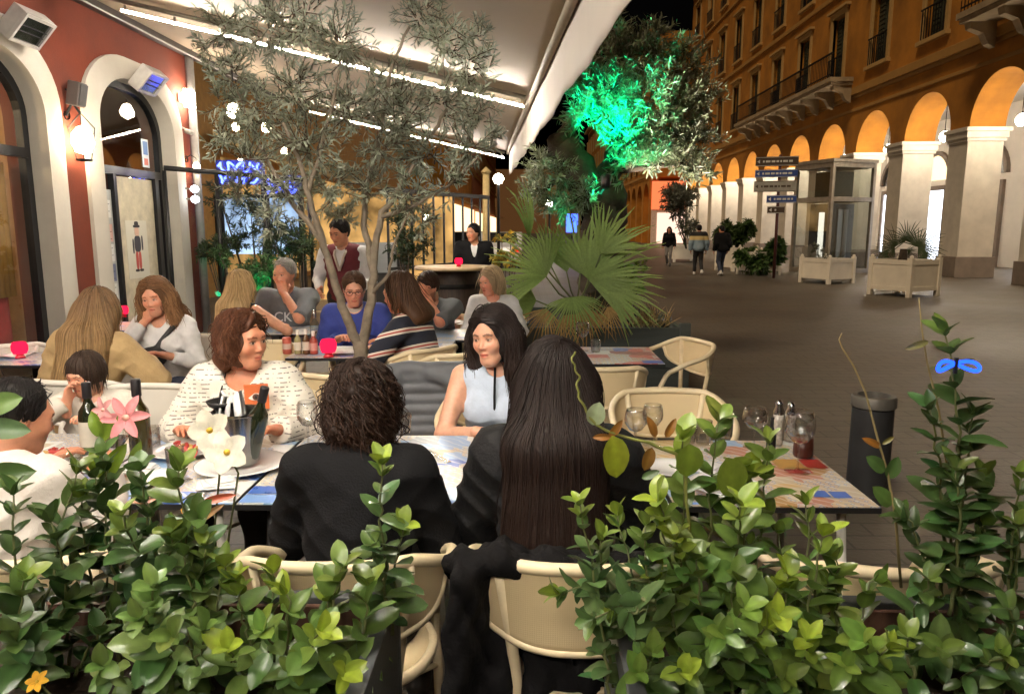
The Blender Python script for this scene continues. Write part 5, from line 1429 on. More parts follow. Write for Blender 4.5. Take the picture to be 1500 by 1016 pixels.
def grow_hair(f, S, n, col, seed=1, step=.016, nseg=26, curl=0, curlf=40, width=.0022, var=.5, tip=None, part=0.0, lift=.002, front=1.0, sidew=1.2, backw=.7, flyaway=.1, fringe=None, partline=False):
    """strands that flow down over the hair volume"""
    r_ = np.random.RandomState(seed); s = f.s; H, c = f.H, f.hc
    u = r_.normal(size=(n * 3, 3)); u /= np.linalg.norm(u, axis=1)[:, None]
    fb = r_.rand(len(u)) < .38; u[fb] = np.stack([r_.normal(size=fb.sum()) * .55, .25 + .35 * r_.rand(fb.sum()), .45 + .4 * r_.rand(fb.sum())], 1); u /= np.linalg.norm(u, axis=1)[:, None]
    u = u[(u[:, 2] > -.15)]; u = u[~((u[:, 1] > .55) & (u[:, 2] < .35))][:n]; n = len(u)
    p = c + (H @ (A3(0, -.014, .04)[:, None] + (u * A3(.095, .115, .105)).T)).T * s
    def grad(q):
        e = .004; d = S.ev(q)
        g = np.stack([S.ev(q + A3(*[e if i == j else 0 for j in range(3)])) - d for i in range(3)], 1) / e
        return d, g / np.maximum(np.linalg.norm(g, axis=1), 1e-6)[:, None]
    off = lift * (r_.rand(n) * 1.8 - .4)
    crown = c + H @ A3(part, -.03, .13) * s
    pts = []; alive = np.ones(n, bool); alive_hist = []
    for it in range(3):
        d, g = grad(p); p = p - g * (d - off)[:, None]
    jit = r_.normal(size=(n, 3)) * .18
    fc = c + H @ A3(0, .105, -.045) * s
    for k in range(nseg):
        pts.append(p.copy())
        d, g = grad(p)
        gravity = A3(0, 0, -1)
        ql0 = ((p - c) @ H) / s
        cr_i = crown if not partline else c + (np.stack([np.full(n, part), np.clip(ql0[:, 1], -.06, .07), np.full(n, .125)], 1) @ H.T) * s
        rad = p - cr_i; rad /= np.maximum(np.linalg.norm(rad, axis=1), 1e-6)[:, None]
        w = np.clip(1 - k / 5., 0, 1)
        v = gravity * (1 - .6 * w) + rad * (.9 * w) + jit * (.5 if curl else .3)
        ql = ((p - c) @ H) / s
        wf = np.clip((ql[:, 1] + .03) / .11, 0, 1) * np.clip((ql[:, 2] - .005) / .07, 0, 1) * front
        sdv = np.where(ql[:, :1] - part > 0, 1.0, -1.0) * np.array([[sidew, 0, 0]]) + np.array([[0, -backw, .15]])
        v = v * (1 - .75 * wf[:, None]) + (sdv @ H.T) * wf[:, None]
        v = v - g * np.clip((v * g).sum(1), -9, 9)[:, None] * np.where(g[:, 2] < -.55, 0, 1)[:, None]
        ln = np.linalg.norm(v, axis=1)[:, None]; v = v / np.maximum(ln, .05)
        p = p + v * step * s
        d, g = grad(p)
        hug = np.where(g[:, 2] < -.45, 0, 1)
        p = p - g * ((d - off) * hug)[:, None]
    pts = np.stack(pts, 1)                      # n, seg, 3
    if curl:
        t = np.arange(nseg)[None, :] * step * curlf
        ph = r_.rand(n, 1) * 6.28; amp = curl * (.6 + .8 * r_.rand(n, 1)) * np.clip(np.arange(nseg) / 4., 0, 1)[None, :]
        ax1 = r_.normal(size=(n, 1, 3)); ax1 /= np.linalg.norm(ax1, axis=2)[..., None]; ax2 = np.cross(ax1, A3(0, 0, 1)); 
        pts = pts + ax1 * (amp * np.sin(t + ph))[..., None] + ax2 * (amp * np.cos(t * 1.05 + ph))[..., None]
    # keep strands off the face
    q = ((pts - c) @ H) / s
    fly = (r_.rand(n) < flyaway); pts = pts + np.where(fly[:, None, None], r_.normal(size=(n, 1, 3)) * .012 * np.linspace(.2, 1.6, nseg)[None, :, None], 0)
    inface = ((q[..., 0] / .056) ** 2 + ((q[..., 1] - .105) / .085) ** 2 + ((q[..., 2] + .05) / .098) ** 2) < 1
    if fringe is not None: inface = inface | ((q[..., 1] > .045) & (q[..., 2] < fringe))
    first = np.where(inface.any(1), inface.argmax(1), nseg)
    keep = np.minimum(first, (nseg * (.72 + .28 * r_.rand(n))).astype(int))
    V = []; Fq = []; C = []
    base = np.array(col); tipc = np.array(tip if tip is not None else col)
    tt = np.linspace(0, 1, nseg)
    nv = 0
    for i in range(n):
        m = keep[i]
        if m < 3: continue
        P_ = pts[i, :m]
        tg = np.gradient(P_, axis=0); tg /= np.maximum(np.linalg.norm(tg, axis=1), 1e-6)[:, None]
        sd = np.cross(tg, P_ - c - A3(0, 0, .0)); sd /= np.maximum(np.linalg.norm(sd, axis=1), 1e-6)[:, None]
        nn = np.cross(tg, sd)
        w = width * (1 - .75 * (np.arange(m) / (m - 1)) ** 3)[:, None] * (.7 + .6 * r_.rand())
        a = P_ + sd * w; b = P_ - sd * w; t = P_ - nn * w * .8; t2 = P_ + nn * w * .8
        ring = np.stack([a, t, b, t2], 1).reshape(-1, 3); V.append(ring)
        cc = (base + (tipc - base) * (np.arange(m) / nseg)[:, None]) * (1 + var * (r_.rand() * 2 - 1))
        C.append(np.repeat(cc, 4, 0))
        idx = np.arange(m - 1)[:, None] * 4 + nv
        for k in range(4): Fq.append(np.concatenate([idx + k, idx + (k + 1) % 4, idx + 4 + (k + 1) % 4, idx + 4 + k], 1))
        nv += 4 * m
    return np.concatenate(V), np.concatenate(Fq), np.clip(np.concatenate(C), 0, 1)

SKIN = skin_mat(); HAIRM = hair_mat()
CLOTH = {}
def cloth(name, col, rough=.85, bump=.35, bscale=90, **k): return M(name, col, rough, bump=bump, bscale=bscale, **k)

def add_hair(t, f, style, col, near, strands, length, vol=1, curl=0, curlf=40, tip=None, seed=1, part=0, width=.0022, step=.016, nseg=26, asym=0, curlnoise=0, var=.35):
    S = hair_sdf(f, style, length, vol, asym)
    if style == 'curly' or curlnoise: S.disp = folds(.009, 62, 48, 66, seed)
    if S.disp is None: S.disp = folds(.0016, 170, 130, 36, seed)
    V, Fq = S.mesh(.0055 if near else .010)
    Cc = np.tile(np.array(col) * .8, (len(V), 1))
    if tip is not None:
        z = np.clip((f.hc[2] - V[:, 2]) / max(.1, length + .1), 0, 1)[:, None]; Cc = Cc * (1 - z) + np.array(tip) * .8 * z
    S.disp = None
    if strands:
        V2, F2, C2 = grow_hair(f, S, strands, col, seed, step, nseg, curl, curlf, width, var, tip, part, front=0 if style == 'bowl' else 1, sidew=.35 if style == 'short' else (.5 if style in ('long', 'wavy', 'bob') else 1.0), backw=1.1 if style == 'short' else .6, flyaway={'curly': .3, 'wavy': .16}.get(style, .09), fringe=.022 if style == 'bowl' else None, partline=style in ('long', 'wavy', 'bob'))
        Fq = np.concatenate([Fq, F2 + len(V)]); V = np.concatenate([V, V2]); Cc = np.concatenate([Cc, C2])
    return np_mesh('hair', V, Fq, HAIRM, t, Cc)

def person(label, x, y, yaw, f, skin=(1, 1, 1), hair=None, top=None, legs_mat=None, near=0, beard=0, glasses=None, lips=None, shoes=True, z0=0, hands=True, skirt=None):
    """yaw 0 looks away from the camera (+Y), 180 looks at it. near: 0 far, 1 mid, 2 close"""
    t = thing('person', label, 'person', (x, y, z0), R(yaw))
    hv = (.0085, .0055, .0036)[near]; bv = (.018, .013, .010)[near]; cv = (.014, .010, .007)[near]
    hcol = hair['col'] if hair else (.05, .04, .03)
    # body: one mesh; head, hands and bare limbs finely meshed, the rest coarser
    VV = []; FF = []; CC = []
    def put(V, Q, C):
        n = sum(len(v) for v in VV); VV.append(V); FF.append(Q + n); CC.append(C)
    S = SDF(); head_ops(S, f); neck_ops(S, f); V, Q = S.mesh(hv); put(V, Q, head_colors(V, f, skin, hcol, beard=beard, lips=lips or (skin[0] * 1.0, skin[1] * .62, skin[2] * .66)))
    S = SDF(); torso_ops(S, f, 0)
    for k in 'LR':
        arm_ops(S, f, k, 0)
        S.cap(f.hip[k], f.kn[k], .082 * f.s, .056 * f.s, .04); S.cap(f.kn[k], f.an[k], .052 * f.s, .036 * f.s, .02); S.cap(f.an[k] + A3(0, -.03, -.05), f.toe[k], .032 * f.s, .026 * f.s, .02)
    V, Q = S.mesh(bv); put(V, Q, np.tile(np.array(skin, float), (len(V), 1)))
    if hands:
        for k in 'LR':
            S = SDF(); hand_ops(S, f, k); V, Q = S.mesh((.008, .006, .0045)[near]); put(V, Q, np.tile(np.array(skin, float) * A3(1.02, .95, .93), (len(V), 1)))
    np_mesh('body', np.concatenate(VV), np.concatenate(FF), SKIN, t, np.concatenate(CC))
    # trousers
    if legs_mat:
        S = SDF()
        S.ell(f.pel + A3(0, -.01, -.01), A3(.178, .135, .13) * f.s, .04)
        for k in 'LR':
            S.cap(f.hip[k], f.kn[k], .095 * f.s, .07 * f.s, .05); S.cap(f.kn[k], f.an[k] * .93 + f.kn[k] * .07, .068 * f.s, .056 * f.s, .03, flat=True)
        S.half(f.pel + A3(0, 0, .11 * f.s), (0, 0, 1)); S.disp = folds(.003, 30, 20, 35, 2)
        V, Q = S.mesh(.016 if near < 2 else .012); np_mesh('trousers', V, Q, legs_mat, t)
        if shoes:
            for k in 'LR':
                S = SDF(); S.cap(f.an[k] + A3(0, -.035, -.045), f.toe[k] + A3(0, .02, -.005), .042, .036, .02); S.cap(f.an[k] + A3(0, 0, .02), f.an[k] + A3(0, 0, -.03), .045, .045, .02); S.half(A3(0, 0, f.toe[k][2] - .032), (0, 0, -1))
                V, Q = S.mesh(.012); np_mesh('shoe', V, Q, M('dark_shoe', (.03, .025, .02), .5) if shoes is True else shoes, t)
    if top:
        for tp_ in (top if isinstance(top, list) else [top]):
            S = SDF(); g = tp_.get('g', .014); torso_ops(S, f, g)
            sl = tp_.get('sleeve', 1.0)
            for k in 'LR':
                if sl > 0: arm_ops(S, f, k, g * .95 + tp_.get('loose', 0), sl, True)
            if tp_.get('skirted'):                # coat tails
                S.cap(f.pel + A3(-.07, -.02, .05), f.pel + A3(-.08, -.03, -.16), .14, .15, .05); S.cap(f.pel + A3(.07, -.02, .05), f.pel + A3(.08, -.03, -.16), .14, .15, .05)
            if tp_.get('pads'):
                for k in 'LR': S.ell(f.sh[k] + A3(0, 0, .012), A3(.07, .065, .045) * f.s, .03)
            if tp_.get('collar'):
                S.cap(f.nb + A3(0, 0, -.02), f.nb + f.T @ A3(0, .01, .035) , .058 * f.s + g * .5, .06 * f.s + g * .5, .02, flat=True)
            # neck hole
            nh = tp_.get('neck', .06)
            S.ell(f.nb + f.T @ A3(0, .035, .03) * f.s, A3(nh, nh * 1.15, tp_.get('neckd', .07)) * f.s, .008, f.T, True)
            if sl == 0:
                for k, q in (('L', -1), ('R', 1)): S.ell(f.sh[k] + f.U @ A3(q * .045, 0, .0), A3(.055, .09, .12) * f.s, .01, f.U, True)
            if tp_.get('vopen'):
                a = f.nb + f.U @ A3(0, .12, -.02); b = f.chest + f.U @ A3(0, .15, -.06); S.cap(a, b, .06, .012, .01, sub=True)
            hem = tp_.get('hem', -.08); S.half(f.pel + A3(0, 0, hem * f.s), (0, 0, -1))
            S.disp = wrinkles(tp_.get('fold', .005) * 1.15, tp_.get('seed', 3), f)
            V, Q = S.mesh(tp_.get('cv', cv)); np_mesh(tp_.get('name', 'shirt'), V, Q, tp_['mat'], t)
    if hair: add_hair(t, f, **{k: v for k, v in hair.items()}, near=near > 1)
    if glasses:
        m = MB(); P = lambda a, b, c: Vector(f.hc + f.H @ A3(a, b, c) * f.s)
        for q in (-1, 1):
            m.tube([P(q * .033 + .023 * math.cos(a), .099, .003 + .017 * math.sin(a)) for a in np.linspace(0, 2 * math.pi, 16, endpoint=False)], .0018, 5, closed=True)
            m.tube([P(q * .056, .098, .008), P(q * .077, .06, .012), P(q * .079, -.005, .008)], .0018, 5)
        m.tube([P(-.01, .102, .008), P(.01, .102, .008)], .0018, 5); m.build('glasses', M('glasses_frame', (.015, .013, .012), .3), t, smooth=True)
    return t, f

def seat_at(px, py, zhead, Y): p = at(px, py, Y=Y); return p
SUIT = cloth('black_suit_cloth', (.0075, .0075, .0085), .9, .3, 160, spec=.15); DENIM = cloth('dark_denim', (.03, .04, .07), .85); DKT = cloth('dark_trousers', (.02, .02, .022), .85)
BRW, DBR, BLK, AUB, BLD, GRYH = (.045, .022, .012), (.018, .009, .006), (.008, .006, .006), (.085, .030, .014), (.42, .27, .12), (.36, .33, .30)

# --- 1  woman in the black blazer, back to the camera
f = skeleton('sit', 'f', .95, lean=10, head=(12, 12, 4), hands=dict(L=dict(p=(-.16, .34, .80), pole=(-.45, -.5, -.9)), R=dict(p=(.16, .34, .80), pole=(.35, -.5, -.9))), seat=.43)
person('woman with curly dark brown hair in a black blazer, her back to the camera', -.485, 1.98, 0, f, (.95, .82, .78),
       dict(style='curly', col=DBR, strands=2300, length=.1, curl=.013, curlf=72, seed=4, width=.0021, step=.013, nseg=19, vol=.66, tip=(.045, .020, .011)),
       dict(name='blazer', mat=SUIT, g=.022, sleeve=1.0, loose=.008, hem=-.12, pads=1, collar=1, neck=.05, fold=.005), DKT, near=2)
# --- 2  woman with long straight hair, back to the camera
f = skeleton('sit', 'f', 1.0, lean=8, head=(-4, 6, -3), hands=dict(L=dict(p=(-.14, .38, .79)), R=dict(p=(.17, .38, .79))), seat=.45)
person('woman with very long straight dark hair in a black jacket, seen from behind', .085, 1.99, -4, f, (.95, .82, .78),
       dict(style='long', col=(.011, .0065, .0055), strands=4600, length=.42, seed=8, width=.0017, step=.024, nseg=34, vol=1.25, tip=(.024, .011, .007), part=.02),
       dict(name='jacket', mat=cloth('black_jacket_cloth', (.0085, .0085, .0095), .7, .4, 60, spec=.22), g=.03, sleeve=1.0, loose=.012, hem=-.14, neck=.06, fold=.007, seed=9), DKT, near=2)
# --- 3  young woman in pale blue
f = skeleton('sit', 'f', 1.0, lean=12, twist=-8, head=(-32, 4, 6), hands=dict(L=dict(p=(-.22, .30, .76), pole=(-1, -.2, -.4), dir=(.6, .5, 0)), R=dict(p=(.04, .34, .77), pole=(.9, -.4, -.5), dir=(-.7, .3, 0))))
t, f = person('young woman with long black hair and bare arms in a pale blue top', -.13, 3.34, 182, f, (1.05, .95, .90),
       dict(style='wavy', col=(.014, .009, .008), strands=1400, length=.24, curl=.007, curlf=26, seed=12, width=.0026, step=.02, nseg=26, vol=1.12, tip=(.03, .015, .01)),
       dict(name='top', mat=cloth('pale_blue_cloth', (.48, .55, .66), .8), g=.010, sleeve=0, hem=-.1, neck=.052, neckd=.05, fold=.003), DENIM, near=2, lips=(.95, .40, .40))
m = MB(); pts = [Vector(f.nb + f.U @ A3(.0, .075 + .02 * math.sin(u * 3), .035) + f.T @ A3(0, .028 * math.sin(u * 3.1), -.36 * u)) for u in np.linspace(0, 1, 10)]; m.tube(pts, .006, 6); m.build('neck_tie', SUIT, t, smooth=True)
m = MB(); m.tube([Vector(f.hp + A3(.062 * math.cos(a), .056 * math.sin(a) - .005, -.035 + .008 * math.sin(a))) for a in np.linspace(0, 6.28, 24, endpoint=False)], .006, 6, closed=True); m.build('collar_band', SUIT, t, smooth=True)
# --- 4  auburn haired woman in the striped white jacket
def stripe_jacket():
    m, nt, b = _nodes('white_dash_knit')
    tc = N(nt, 'ShaderNodeTexCoord'); sx = N(nt, 'ShaderNodeSeparateXYZ'); L(nt, tc.outputs['Object'], sx.inputs[0])
    nz = N(nt, 'ShaderNodeTexNoise', i_Scale=60.0, i_Detail=1.0); mp = N(nt, 'ShaderNodeMapping'); mp.inputs['Scale'].default_value = (1, 1, .25); L(nt, tc.outputs['Object'], mp.inputs['Vector']); L(nt, mp.outputs['Vector'], nz.inputs['Vector'])
    mu = N(nt, 'ShaderNodeMath', operation='MULTIPLY'); mu.inputs[1].default_value = 52.0; L(nt, sx.outputs['Z'], mu.inputs[0])
    frr = N(nt, 'ShaderNodeMath', operation='FRACT'); L(nt, mu.outputs[0], frr.inputs[0])
    lt = N(nt, 'ShaderNodeMath', operation='LESS_THAN'); lt.inputs[1].default_value = .24; L(nt, frr.outputs[0], lt.inputs[0])
    gt = N(nt, 'ShaderNodeMath', operation='GREATER_THAN'); gt.inputs[1].default_value = .52; L(nt, nz.outputs['Fac'], gt.inputs[0])
    ml = N(nt, 'ShaderNodeMath', operation='MULTIPLY'); L(nt, lt.outputs[0], ml.inputs[0]); L(nt, gt.outputs[0], ml.inputs[1])
    mx = N(nt, 'ShaderNodeMix', data_type='RGBA'); L(nt, ml.outputs[0], mx.inputs['Factor']); mx.inputs[6].default_value = (.74, .68, .58, 1); mx.inputs[7].default_value = (.20, .17, .15, 1)
    L(nt, mx.outputs[2], b.inputs['Base Color']); b.inputs['Roughness'].default_value = .9
    n2 = N(nt, 'ShaderNodeTexNoise', i_Scale=120.0); bp = N(nt, 'ShaderNodeBump', i_Strength=.5, i_Distance=.004); L(nt, tc.outputs['Object'], n2.inputs['Vector']); L(nt, n2.outputs['Fac'], bp.inputs['Height']); L(nt, bp.outputs['Normal'], b.inputs['Normal'])
    return m
f = skeleton('sit', 'f', 1.0, lean=14, head=(60, 4, 0), hands=dict(L=dict(p=(-.20, .36, .80), pole=(-.6, -.3, -.8)), R=dict(p=(.20, .34, .80), pole=(.6, -.3, -.8))))
t, f = person('woman with short curly auburn hair in a dashed white jacket, looking right', -1.26, 3.26, 186, f, (1.05, .78, .66),
       dict(style='curly', col=AUB, strands=1500, length=.1, curl=.011, curlf=75, seed=21, width=.0022, step=.012, nseg=14, vol=.5, tip=(.13, .05, .022)),
       dict(name='jacket', mat=stripe_jacket(), g=.03, sleeve=1.0, loose=.010, hem=-.1, neck=.07, neckd=.11, fold=.005), DKT, near=2)
pass
def on_chest(f, x, z, dy): return f.pel + f.T @ A3(0, 0, z) + f.U @ A3(x, dy, 0)
pc = on_chest(f, -.085, .425, .135)
m = MB(); m.box(Vector(pc), (.10, .008, .115), Euler((R(-8), 0, R(6)))); m.build('patch', M('orange_patch', (.72, .17, .05), .7), t, bevel=.004)
for rx, rz_, dy, mt in ((.034, .016, .006, M('patch_white', (.75, .7, .62), .7)), (.015, .014, .009, M('patch_brown', (.12, .05, .03), .6)), (.006, .006, .012, M('patch_black', (.01, .01, .01), .4))):
    m = MB(); m.lathe([(1, -.001), (1, .001), (0, .0015)], (0, 0, 0), 20, rot=Matrix.Rotation(R(-90), 3, 'X')); m.v = [(v[0] * rx + pc[0], v[1] + pc[1] + dy, v[2] * rz_ + pc[2] + dy * .1) for v in m.v]; m.build('eye_motif', mt, t)
m = MB(); m.tube([Vector(f.nb + f.U @ A3(.06, .03, .02)), Vector(on_chest(f, .07, .42, .15)), Vector(on_chest(f, .04, .26, .19))], .0035, 5); m.build('cord', SUIT, t, smooth=True)
# --- 5  child with the bowl haircut
f = skeleton('sit', 'm', .74, lean=14, head=(-22, 14, 0), hands=dict(L=dict(p=(-.10, .30, .80), curl=40), R=dict(p=(.06, .20, .88), dir=(-.2, .1, 1), n=(-.6, 0, 0), curl=45, pole=(1, -.1, -.6))), seat=.46)
person('child with a dark bowl haircut and cream top, a hand at the mouth', -1.96, 3.28, 186, f, (1.05, .90, .84),
       dict(style='bowl', col=(.035, .020, .013), strands=900, length=.0, seed=31, width=.0026, step=.010, nseg=18, vol=1.0),
       dict(name='shirt', mat=cloth('cream_cloth', (.60, .54, .46)), g=.014, sleeve=.95, hem=-.08, neck=.06), DENIM, near=1)
# --- 6  dark haired boy at the left edge, seen from behind and the side
f = skeleton('sit', 'm', .92, lean=12, head=(-30, 16, 0), hands=dict(L=dict(p=(-.14, .36, .80)), R=dict(p=(.14, .34, .80))), seat=.40)
person('dark haired boy in a pale shirt cut by the left edge, seen from behind', -1.60, 2.02, -10, f, (.92, .72, .62),
       dict(style='short', col=BLK, strands=1500, length=.0, seed=41, width=.0018, step=.007, nseg=7, vol=1.25),
       dict(name='shirt', mat=cloth('pale_linen', (.60, .55, .49), .9), g=.02, sleeve=1.0, loose=.006, hem=-.1, neck=.06, fold=.006), DKT, near=2)
# --- 7  long haired woman in tan, back to the camera
f = skeleton('sit', 'f', 1.0, lean=14, side=4, head=(-6, 14, 4), hands=dict(L=dict(p=(-.16, .36, .79)), R=dict(p=(.22, .36, .80), pole=(.7, -.3, -.7))))
person('woman with long fair brown hair and tan cardigan, seen from behind', -2.56, 4.08, 2, f, (1, .9, .84),
       dict(style='long', col=(.16, .09, .045), strands=1700, length=.36, seed=51, width=.0032, step=.022, nseg=32, vol=1.3, tip=(.44, .28, .12)),
       dict(name='cardigan', mat=cloth('tan_knit', (.47, .32, .15)), g=.028, sleeve=1.0, loose=.01, hem=-.1, neck=.06, fold=.006), DKT, near=1)
# --- 8  wavy haired woman, hand on her mouth
f = skeleton('sit', 'f', 1.0, lean=10, head=(2, 8, 6), hands=dict(L=dict(p=(-.14, .34, .79)), R=dict(p=(.07, .17, 1.0), dir=(-.6, .05, .75), n=(-.1, -1, .2), curl=30, pole=(.8, .4, -1))))
t, f = person('woman with wavy light brown hair and white shirt, resting her hand on her mouth', at(245, 440, Y=5.1).x, 5.1, 178, f, (1.05, .86, .78),
       dict(style='wavy', col=(.17, .085, .04), strands=900, length=.2, curl=.010, curlf=34, seed=61, width=.0034, step=.018, nseg=24, vol=1.15, tip=(.34, .18, .08)),
       dict(name='shirt', mat=cloth('white_cotton', (.70, .68, .66)), g=.016, sleeve=.9, hem=-.08, neck=.06, neckd=.1), DENIM, near=1)
S = SDF(); a = on_chest(f, .02, .25, .16); S.ell(a, A3(.10, .05, .075), .02); S.cap(on_chest(f, -.12, .46, .05), on_chest(f, .0, .3, .15), .022, .022, .02); S.disp = folds(.004, 40, 30, 40, 3); V, Q = S.mesh(.010); np_mesh('chest_bag', V, Q, M('black_bag', (.015, .015, .016), .4), t)
# --- 9  blonde woman in black, back to the camera
f = skeleton('sit', 'f', 1.0, lean=10, head=(-10, 4, -4), hands=dict(L=dict(p=(-.14, .34, .79)), R=dict(p=(.20, .40, .80), pole=(1, -.2, -.5))))
person('woman with long straight blonde hair in a black sleeveless top, seen from behind', at(340, 420, Y=5.8).x, 5.8, -16, f, (1.05, .86, .78),
       dict(style='long', col=(.40, .26, .12), strands=900, length=.22, seed=71, width=.0036, step=.02, nseg=26, vol=1.1, tip=(.55, .38, .19)),
       dict(name='top', mat=SUIT, g=.012, sleeve=0, hem=-.08, neck=.06), DKT, near=1)
# --- 10 grey haired man
GREYT = cloth('grey_tshirt', (.15, .155, .16)); 
f = skeleton('sit', 'm', 1.08, lean=4, head=(-12, 6, 0), hands=dict(L=dict(p=(-.03, .20, 1.05), dir=(.3, -.1, 1), n=(.5, -1, 0), curl=40, pole=(-.9, .3, -1)), R=dict(p=(.16, .36, .80))))
t, f = person('grey haired man in a grey printed T shirt with his hand to his chin', at(422, 400, Y=6.6).x, 6.6, 178, f, (1.12, .84, .76),
       dict(style='short', col=GRYH, strands=500, length=0, seed=81, width=.003, step=.007, nseg=7, vol=1.2),
       dict(name='tshirt', mat=GREYT, g=.016, sleeve=.42, loose=.012, hem=-.1, neck=.06), DENIM, near=1, glasses=None)
wm = M('white_print', (.66, .66, .66), .8)
def chest_text(t, f, body, size, z=.31, x=0, dy=.158, mat=wm):
    c = on_chest(f, x, z, dy); lean_ = Matrix.Translation(Vector(c)) @ Matrix.Rotation(math.pi, 4, 'Z') @ Matrix.Rotation(R(90 - 4), 4, 'X'); return text_mesh('print', body, size, mat, t, lean_, .003)
chest_text(t, f, 'CK', .12, .31)
# --- 11 waiter
f = skeleton('stand', 'm', 1.02, lean=4, head=(-22, 18, 0), hands=dict(L=dict(p=(-.20, .26, 1.02), pole=(-.6, -1, -.3)), R=dict(p=(.18, .26, 1.02), pole=(.6, -1, -.3))))
t, f = person('waiter standing in a maroon vest over a white shirt, behind the olive trunk', at(503, 330, Y=7.4).x, 7.4, 176, f, (.95, .76, .66),
       dict(style='short', col=BLK, strands=500, length=0, seed=91, width=.003, step=.008, nseg=8, vol=1.5),
       [dict(name='shirt', mat=cloth('waiter_white', (.68, .66, .64)), g=.012, sleeve=1.0, hem=-.06, neck=.055),
        dict(name='vest', mat=cloth('maroon_cloth', (.13, .016, .022)), g=.024, sleeve=0, hem=-.1, neck=.06, vopen=1, seed=5)], DKT, near=1)
m = MB()
for q in (-1, 1): m.tube([Vector(f.nb + f.U @ A3(q * .065, .045, .0)), Vector(on_chest(f, q * .05, .42, .14)), Vector(on_chest(f, 0, .27, .158))], .013, 6)
m.build('vest_trim', cloth('cream_trim', (.55, .47, .38)), t, smooth=True)
# --- 12 man in the blue sweater
f = skeleton('sit', 'm', 1.02, lean=12, head=(8, 14, 0), hands=dict(L=dict(p=(-.10, .34, .80), curl=40), R=dict(p=(.10, .34, .80), curl=40)))
t, f = person('man with glasses and short brown hair in a bright blue sweater', at(522, 400, Y=5.75).x, 5.75, 184, f, (1.08, .84, .76),
       dict(style='short', col=(.10, .05, .028), strands=500, length=0, seed=101, width=.003, step=.008, nseg=8, vol=1.4),
       [dict(name='sweater', mat=cloth('blue_knit', (.035, .055, .26)), g=.020, sleeve=1.0, loose=.006, hem=-.1, neck=.06)], DKT, near=1, glasses=1)
S = SDF(); S.cap(f.nb + A3(0, .0, -.01), f.nb + f.T @ A3(0, .015, .035), .072, .066, .01, flat=True); S.ell(f.nb + f.T @ A3(0, .02, .05), A3(.06, .062, .06), .01, f.T, True); V, Q = S.mesh(.009); np_mesh('shirt_collar', V, Q, cloth('cream_trim', (.55, .47, .38)), t)
# --- 13 woman in the striped shirt
def stripe_shirt():
    m, nt, b = _nodes('navy_stripe_knit')
    tc = N(nt, 'ShaderNodeTexCoord'); sx = N(nt, 'ShaderNodeSeparateXYZ'); mp = N(nt, 'ShaderNodeMapping'); mp.inputs['Rotation'].default_value = (R(16), R(-6), 0)
    L(nt, tc.outputs['Object'], mp.inputs['Vector']); L(nt, mp.outputs['Vector'], sx.inputs[0])
    mu = N(nt, 'ShaderNodeMath', operation='MULTIPLY'); mu.inputs[1].default_value = 8.6; L(nt, sx.outputs['Z'], mu.inputs[0])
    frr = N(nt, 'ShaderNodeMath', operation='FRACT'); L(nt, mu.outputs[0], frr.inputs[0])
    rp = N(nt, 'ShaderNodeValToRGB'); rp.color_ramp.interpolation = 'CONSTANT'; els = rp.color_ramp.elements
    els[0].color = (.012, .014, .026, 1); els[1].position = .6; els[1].color = (.68, .60, .50, 1)
    for p_, c_ in ((.70, (.40, .07, .05, 1)), (.80, (.68, .60, .50, 1)), (.90, (.012, .014, .026, 1))): e = els.new(p_); e.color = c_
    L(nt, frr.outputs[0], rp.inputs['Fac']); L(nt, rp.outputs['Color'], b.inputs['Base Color']); b.inputs['Roughness'].default_value = .85
    return m
f = skeleton('sit', 'f', 1.06, lean=15, side=-4, head=(8, 14, 0), hands=dict(L=dict(p=(-.12, .38, .80), pole=(-1, -.4, -.4), dir=(.8, .4, 0)), R=dict(p=(.14, .38, .80))))
person('woman with shoulder length brown hair in a striped navy, cream and red shirt', at(606, 480, Y=5.0).x + .10, 5.0, 72, f, (1.10, .82, .70),
       dict(style='bob', col=(.055, .026, .013), strands=900, length=.02, seed=111, width=.003, step=.015, nseg=17, vol=1.1, tip=(.09, .042, .02)),
       dict(name='shirt', mat=stripe_shirt(), g=.018, sleeve=.44, loose=.008, hem=-.12, neck=.06), DKT, near=1)
# --- 14 man clasping his hands
f = skeleton('sit', 'm', 1.0, lean=20, head=(-30, 22, 0), hands=dict(L=dict(p=(.00, .30, 1.03), dir=(.3, .1, 1), n=(1, -.2, 0), curl=45, pole=(-.8, .4, -1)), R=dict(p=(.06, .30, 1.03), dir=(-.3, .1, 1), n=(-1, -.2, 0), curl=45, pole=(.8, .4, -1))))
person('dark haired man in a grey T shirt clasping his hands before his face', at(640, 410, Y=6.5).x, 6.5, 172, f, (1.08, .80, .70),
       dict(style='short', col=(.05, .025, .016), strands=500, length=0, seed=121, width=.003, step=.008, nseg=8, vol=1.4),
       dict(name='tshirt', mat=cloth('slate_tshirt', (.11, .115, .12)), g=.016, sleeve=.42, loose=.012, hem=-.1, neck=.06), DENIM, near=1, beard=.5)
